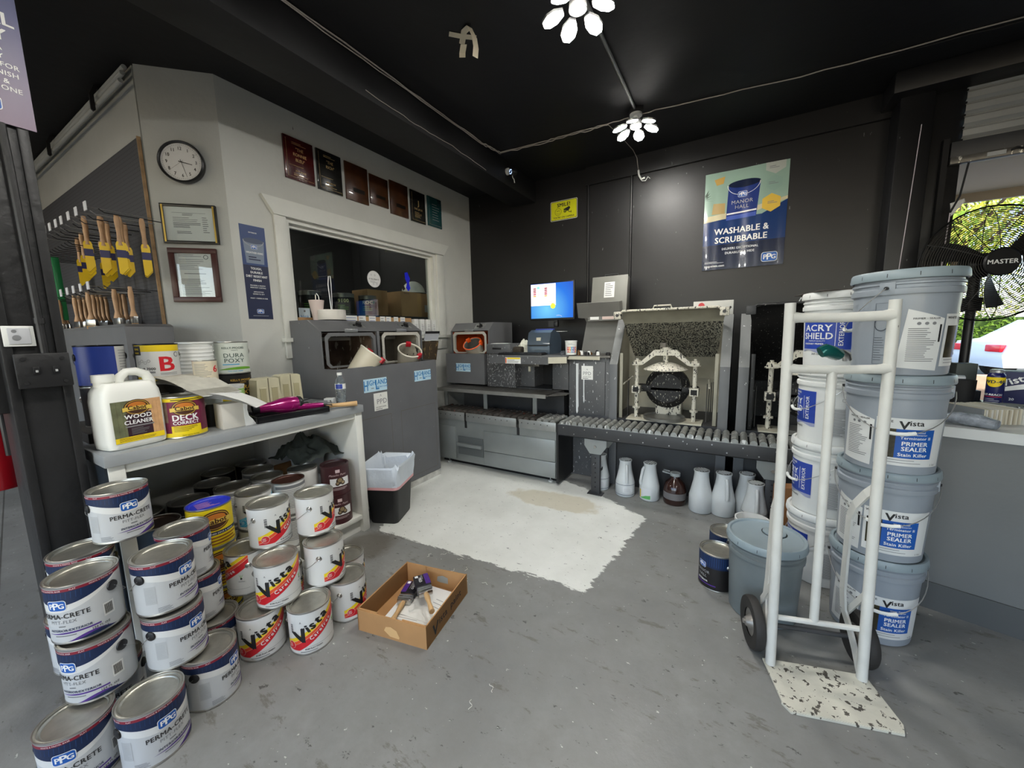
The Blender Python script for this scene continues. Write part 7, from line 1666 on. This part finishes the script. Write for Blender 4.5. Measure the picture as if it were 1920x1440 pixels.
b = MB(); b.box(-.095, -.09, 0, -.087, .10, .068, M('swatch_cover', (120, 124, 128), .5), .002); b.build('cover', t)
b = MB(); b.tube([(0, 0, 0), (.05, -.02, .004), (.10, -.05, .0), (.14, -.09, -.006)], [.022, .026, .028, .02], M('plastic_wrap_grey', (132, 138, 146), .2, noise=.5, nscale=30, bump=.6), 12); single(b, 'wrapped_roll', 'crumpled grey plastic-wrapped roll hanging over the counter edge', 'roll', loc=(.80, 2.42, CZ+.028))
b = MB(); b.lathe([(0, .0), (.13, .0), (.15, .018), (.147, .02), (.12, .006), (0, .006)], M('tray_pewter', (130, 136, 130), .3, .5), 36)
b.v = [(x, y*.9, z) for x, y, z in b.v]; single(b, 'round_tray', 'round metal tray of screws and caps on the counter', 'tray', loc=(1.20, 2.90, CZ))
rr = random.Random(9)
b = MB()
for k in range(26): b.box(-.012, -.004, 0, .012, .004, .006+rr.uniform(0, .008), [inkw, steel, M('button_red'), inklg][k % 4], .001, T(1.20+rr.uniform(-.09, .09), 2.90+rr.uniform(-.08, .08), CZ+.008+.0005*(k % 5), rr.uniform(0, 3)))
single(b, 'small_parts', 'heap of screws and bits in the round tray', 'small parts', kind='stuff')
t = thing('spray_can', 'dark blue and yellow lubricant spray can on the counter', 'spray can', (1.205, 3.06, CZ), face(1.205, 3.06, -8))
sb_ = M('spray_navy', (24, 28, 84), .3)
b = MB(); b.lathe([(0, 0), (.031, 0), (.033, .004), (.033, .158), (.030, .168), (.022, .178), (0, .178)], sb_, 32); b.build('can_body', t)
b = MB(); b.lathe([(.024, .176), (.026, .178), (.026, .190), (.02, .195), (.0, .196)], M('spray_cap_silver', (176, 180, 184), .3, .6), 24); b.build('cap', t)
b = MB(); sfz = cylsurf(.0333); b.disc(sfz, .0, .128, .030, yellow_ink, .0004, 28, .026); b.rect(sfz, -.045, .128, .045, .154, yellow_ink, .0004); b.text(sfz, 'WD-40', 0, .122, .024, navy, .0010, .035); b.text(sfz, 'EZ-REACH', 0, .056, .014, inkw, .0010, .03); b.rect(sfz, -.035, .048, .035, .051, red_ink, .0008); b.lines(sfz, -.03, .015, .03, .042, 3, inklg, .0008, .3); b.build('label_wrap', t)
b = MB(); b.lathe([(0, 0), (.048, 0), (.050, .13), (.046, .13), (.044, .01), (0, .01)], blackm, 28); single(b, 'black_cup', 'matte black cup on the counter left of the spray can', 'cup', loc=(1.10, 3.10, CZ))
t = thing('navy_carton', 'navy carton with a white swoosh and printed name behind the spray can', 'box', (1.42, 3.17, CZ), -.30)
b = MB(); b.box(-.155, -.06, 0, .30, .10, .175, M('carton_navy', (26, 30, 76), .5), .003); b.build('carton_body', t)
b = MB(); sf = plane((-.155, -.0605, 0), (1, 0, 0), (0, 0, 1)); b.text(sf, 'Vista', .06, .115, .05, inkw, .001, .03, rot=.45); b.band(sf, [.02+k*.043 for k in range(11)], lambda u: .06+.09*(u/.45)**.8, lambda u: .075+.10*(u/.45)**.6, inkw, .0008); b.text(sf, '380° V.O.C.', .26, .155, .014, inkw, .0012, .02); b.text(sf, '20', .05, .02, .018, inkw, .001, .02); b.build('print', t)
t = thing('white_carton', 'white and navy carton behind the black cup on the counter', 'box', (1.05, 3.24, CZ), -.30)
b = MB(); b.box(-.16, -.05, 0, .10, .05, .14, M('carton_white', (196, 198, 200), .5), .003); b.build('carton_body', t)
b = MB(); sf = plane((-.16, -.0505, 0), (1, 0, 0), (0, 0, 1)); b.ring(sf, .10, .07, .020, .032, navy, .001, 20, asp=1.2); b.ring(sf, .17, .07, .020, .032, navy, .001, 20, asp=1.2); b.text(sf, 'mv.ca', .18, .12, .013, navy, .001, .02); b.text(sf, 'max', .07, .014, .018, M('button_red'), .001, .01); b.build('print', t)
b = MB(); 
for k in range(5): b.box(-.15, -.11, k*.0012, .15, .11, k*.0012+.001, paper, X=T(0, 0, 0, .1*k-.2))
single(b, 'counter_papers', 'white papers with a black pen line at the right end of the counter', 'papers', loc=(1.30, 2.55, CZ)); 
b = MB(); b.tube([(-.08, 0, .0), (.08, -.03, .0)], .004, ink, 8); single(b, 'pen', 'black pen lying on the counter papers', 'pen', loc=(1.30, 2.60, CZ+.0115))
# ---------------------------------------------------------------- pedestal fan
t = thing('pedestal_fan', 'large black pedestal fan in front of the bright shop window', 'fan', (1.325, 3.60, 0), radians(9))
fb = M('fan_black', (20, 20, 21), .4); fw_ = M('fan_wire', (44, 42, 38), .4, .4); R0 = .345; zc_ = 1.665
b = MB()
def fx(r, a, y): return (r*cos(a), y, zc_+r*sin(a))
def dome(r, s_): return s_*(.075*sqrt(max(0, 1-(r/R0)**2))+.0)
for s_ in (-1, 1):
    for k in range(26):
        r = .075+(R0-.075)*k/25; b.tube([fx(r, i*pi/24, dome(r, s_)) for i in range(48)], .0021 if k < 25 else .005, fw_ if k < 25 else fb, 4 if k < 25 else 8, True)
    for k in range(12):
        a = k*pi/6+.1; b.tube([fx(r, a, dome(r, s_)*1.02) for r in (.07, .14, .21, .28, R0)], .0022, fb, 5)
b.build('wire_guard', t)
b = MB(); b.lathe([(0, .092), (.075, .092), (.082, .085), (.082, .078), (0, .078)], fb, 32, T(0, 0, zc_, rx=pi/2)); hc = b.build('hub_cap', t)
b = MB(); b.text(plane((0, -.0928, zc_), (1, 0, 0), (0, 0, 1)), 'MASTER', 0, -.012, .036, inkw, .0006, .03); b.build('hub_lettering', hc)
for k in range(3):
    b = MB(); vs_ = []; fs = []; n_ = 8
    for i in range(n_+1):
        for j in range(5):
            r = .05+.22*i/n_; a = k*2*pi/3+.5+(j/4-.5)*(.62-.2*i/n_)+.2*i/n_; vs_.append(fx(r, a, (j/4-.5)*.05))
    for i in range(n_):
        for j in range(4): q = i*5+j; fs.append([q, q+1, q+6, q+5])
    b.add(vs_, fs, fb); b.build('blade', t)
b = MB(); b.lathe([(0, .0), (.05, .0), (.075, -.02), (.075, -.14), (.05, -.17), (0, -.17)], fb, 28, T(0, .03, zc_, rx=pi/2)); b.build('motor_housing', t)
b = MB(); b.tube([(0, .12, zc_-.04), (0, .115, 1.45)], .028, fb, 16); b.tube([(0, .115, 1.47), (0, .115, .05)], .024, fb, 16); b.box(-.035, .08, 1.38, .035, .15, 1.47, fb, .008); b.build('pole', t)
b = MB(); b.cyl(.20, 0, .03, fb, 36, T(0, .115, 0)); b.build('base', t)
b = MB(); b.tube([(-.10, .03, 1.6), (-.11, -.0, 1.45), (-.12, .02, 1.25), (-.14, .04, 1.0), (-.13, .05, .9)], .004, fb, 6); b.build('power_cord', t)
b = MB(); b.box(0, 0, 0, .09, .09, .16, M('dark_grey_box', (70, 76, 72), .6), .003); single(b, 'dark_container', 'dark green-grey container behind the counter at the window', 'container', loc=(1.17, 3.40, .899)); 
b = MB(); b.box(1.05, 3.38, 0, 1.28, 3.50, .898, dgm, .004); single(b, 'window_ledge_box', 'dark stand under the window carrying the grey container', 'stand')
# floor litter
rr = random.Random(12); chip = M('paint_flake', (214, 214, 206), .6)
first = None
for k, (x, y) in enumerate(((-1.30, 1.50), (-1.24, 1.55), (-1.18, 1.47), (-1.33, 1.61), (-1.08, 1.50), (-.97, 1.56), (-1.45, 1.60), (-.72, 1.02), (-.75, .93), (-1.52, 1.55), (-.50, .78))):
    b = MB(); n_ = 6; b.tube([(-.018+.036*i/n_, .006*sin(i*1.3+k), .0008) for i in range(n_+1)], .0011, chip, 4)
    single(b, 'paint_flake', 'thin white curl of dried paint on the grey floor near the cardboard tray', 'paint flake', 'dried paint curls on the floor', (x, y, .0008), rr.uniform(0, 3))
# ================================================================ shop window and outside
shm = M('shutter_slats', (168, 170, 168), .45, .3, noise=.12, nscale=2)
t = thing('roller_shutter', 'rolled-down corrugated metal shutter above the shop window', 'shutter', (0, 0, 0))
b = MB(); prof = []
z = 2.93; k = 0
while z > 2.50:
    prof += [(3.80, z), (3.785, z-.012), (3.785, z-.048), (3.80, z-.06), (3.806, z-.066), (3.80, z-.072)]; z -= .075
vs_ = []; fs = []
for y, zz in prof: vs_ += [(1.19, y, zz), (3.7, y, zz)]
for i in range(len(prof)-1): fs.append([2*i, 2*i+1, 2*i+3, 2*i+2])
b.add(vs_, fs, shm); b.build('slats', t)
b = MB(); b.box(1.14, 3.765, 2.375, 3.7, 3.83, 2.475, dgm, .004); b.box(1.14, 3.755, 2.335, 3.7, 3.80, 2.378, ss, .003); b.box(1.30, 3.750, 2.345, 1.38, 3.756, 2.37, inklg); b.build('bottom_bar', t)
for x in (1.42, 1.47):
    b = MB(); b.tube([(x-.02, 3.752, 2.36), (x, 3.745, 2.37), (x+.03, 3.752, 2.36)], .006, blackm, 6); b.build('lock_latch', t)
# window frame post and sill
b = MB(); b.box(1.2, YB+.02, .35, 1.235, YB+.12, 2.6, black_wall); b.box(1.2, YB, .33, 3.6, YB+.16, .37, dgm); struct(b, 'window_2')
b = MB(); b.box(-8, YB+.2, -.12, 26, 40, 0, M('asphalt', (96, 96, 94), .8, noise=.15, nscale=1.5)); struct(b, 'ground_outside')
b = MB(); b.box(.2, YB+.205, 2.50, 6, YB+1.5, 2.62, M('awning_beige', (214, 196, 168), .7), .01); b.box(.2, YB+1.46, 2.42, 6, YB+1.5, 2.62, M('awning_beige')); b.box(5.8, YB+1.3, 0, 5.95, YB+1.45, 2.5, dgm)
single(b, 'awning', 'beige awning over the pavement outside the shop window', 'awning')
# low wall and kerb
b = MB(); b.box(2.6, 7.4, 0, 9, 7.6, .62, M('low_wall_tan', (178, 148, 122), .85, noise=.1, nscale=20), .01); single(b, 'low_wall', 'low tan wall outside beyond the window', 'wall')
# parked car
t = thing('parked_car', 'white parked car with a red tail light outside the window', 'car', (7.2, 14.0, -.05), radians(8))
cw = M('car_white', (224, 226, 228), .25, coat=.8); cg = M('car_glass', (70, 86, 92), .08); 
b = MB(); side = [(-2.2, .35), (-2.25, .62), (-2.15, .92), (-1.75, .98), (-1.1, 1.42), (.35, 1.45), (1.1, 1.0), (2.0, .86), (2.2, .6), (2.15, .35)]
b.prism(side, -.85, .85, cw, plane((0, 0, 0), (1, 0, 0), (0, 0, 1))); b.build('car_body', t, 30)
b = MB()
for s_ in (-1, 1):
    b.prism([(-1.45, .98), (-1.05, 1.36), (-.35, 1.38), (-.35, .98)], s_*.851-.002, s_*.851+.002, cg, plane((0, 0, 0), (1, 0, 0), (0, 0, 1))); b.prism([(-.28, .98), (-.28, 1.38), (.33, 1.38), (.95, .98)], s_*.851-.002, s_*.851+.002, cg, plane((0, 0, 0), (1, 0, 0), (0, 0, 1)))
b.build('side_windows', t)
for s_ in (-1, 1):
    b = MB(); b.box(-2.27, s_*.6-.2, .70, -1.80, s_*.6+.26, .86, M('tail_light_red', (220, 20, 40), .2), .02); b.build('tail_light', t)
    for x in (-1.35, 1.35):
        b = MB(); b.lathe([(0, -.1), (.30, -.1), (.33, -.07), (.33, .07), (.30, .1), (0, .1)], rub, 28, T(x, s_*.80, .33, rx=pi/2)); b.lathe([(0, .11), (.19, .105), (.2, .10)], hub_m, 20, T(x, s_*.80, .33, rx=pi/2 if s_ < 0 else -pi/2)); b.build('wheel', t)
t = thing('parked_car', 'grey parked car farther off, left of the white car', 'car', (4.4, 17.0, 0), radians(80))
b = MB(); b.prism(side, -.85, .85, M('car_grey', (120, 124, 130), .25, coat=.8), plane((0, 0, 0), (1, 0, 0), (0, 0, 1))); b.build('car_body', t, 30)
for s_ in (-1, 1):
    for x in (-1.35, 1.35): b = MB(); b.cyl(.33, -.1, .1, rub, 24, T(x, s_*.80, .33, rx=pi/2)); b.build('wheel', t)
# trees
lf = [M('leaf_lime', (186, 196, 62), .6, trans=0), M('leaf_green', (134, 164, 52), .6), M('leaf_yellow', (222, 212, 90), .6)]
for m_ in lf:
    p = m_.node_tree.nodes['Principled BSDF']; p.inputs['Subsurface Weight'].default_value = 0
def tree(x, y, h, rad, n_, label, seed, name='street_tree', zlo=.45):
    t = thing(name, label, 'tree', (x, y, 0)); rr = random.Random(seed)
    b = MB(); b.tube([(0, 0, 0), (.05, .02, h*.35), (-.05, .05, h*.6), (.1, 0, h*.8)], [.16, .12, .08, .04], M('bark', (86, 70, 54), .9, noise=.2), 10)
    for k in range(7): a = k*.9; b.tube([(0, 0, h*.35+.1*k), (rad*.4*cos(a), rad*.4*sin(a), h*.55+.1*k), (rad*.7*cos(a), rad*.7*sin(a), h*.7+.12*k)], [.05, .03, .015], M('bark'), 6)
    b.build('trunk', t, 60)
    b = MB(); cl = [(rr.uniform(-.75, .75)*rad, rr.uniform(-.75, .75)*rad, h*rr.uniform(zlo, .95)) for _ in range(24)]
    V_ = [[], [], []]; F_ = [[], [], []]
    for i in range(n_):
        c = cl[rr.randrange(24)]; r = rad*.42*rr.random()**.4; u = rr.uniform(-1, 1); a = rr.uniform(0, 2*pi); q = sqrt(1-u*u)
        p = Vector((c[0]+r*q*cos(a), c[1]+r*q*sin(a), c[2]+r*u*.8)); s_ = rr.uniform(.06, .12)
        ax = Vector((rr.gauss(0, 1), rr.gauss(0, 1), rr.gauss(0, 1))).normalized(); bx = ax.orthogonal().normalized()*s_*.5; ax = ax*s_
        k = rr.randrange(3); o = len(V_[k]); V_[k] += [p-ax, p+bx, p+ax, p-bx]; F_[k].append([o, o+1, o+2, o+3])
    for k in range(3): b.add(V_[k], F_[k], lf[k])
    b.build('foliage', t)
tree(5.0, 15.5, 7.5, 2.8, 9000, 'bright yellow-green street tree filling the upper part of the window', 1)
tree(9.2, 17.0, 8.0, 3.2, 8000, 'street tree right behind the fan, farther back than the first', 2)
tree(6.5, 25.0, 10.0, 4.5, 8000, 'tall tree in the background of the window view', 3, zlo=.15)
tree(15., 24.0, 8.0, 4.5, 6000, 'tree at the far right of the window view', 4, zlo=.15)
t = thing('hedge', 'clipped green hedge behind the parked cars', 'hedge', (8, 20.5, 0)); rr = random.Random(31)
b = MB(); b.box(-6, -.5, 0, 8, .5, 1.5, M('hedge_core', (70, 92, 30), .9, noise=.3, nscale=3), .1); b.build('hedge_core', t)
V_ = []; F_ = []
for i in range(5000):
    p = Vector((rr.uniform(-6, 8), rr.choice((-.52, rr.uniform(-.5, .5))), rr.uniform(.1, 1.55))); a_ = Vector((rr.gauss(0, 1), rr.gauss(0, 1), rr.gauss(0, 1))).normalized(); c_ = a_.orthogonal().normalized()*.05; a_ *= .09; o = len(V_); V_ += [p-a_, p+c_, p+a_, p-c_]; F_.append([o, o+1, o+2, o+3])
b = MB(); b.add(V_, F_, lf[1]); b.build('hedge_leaves', t)
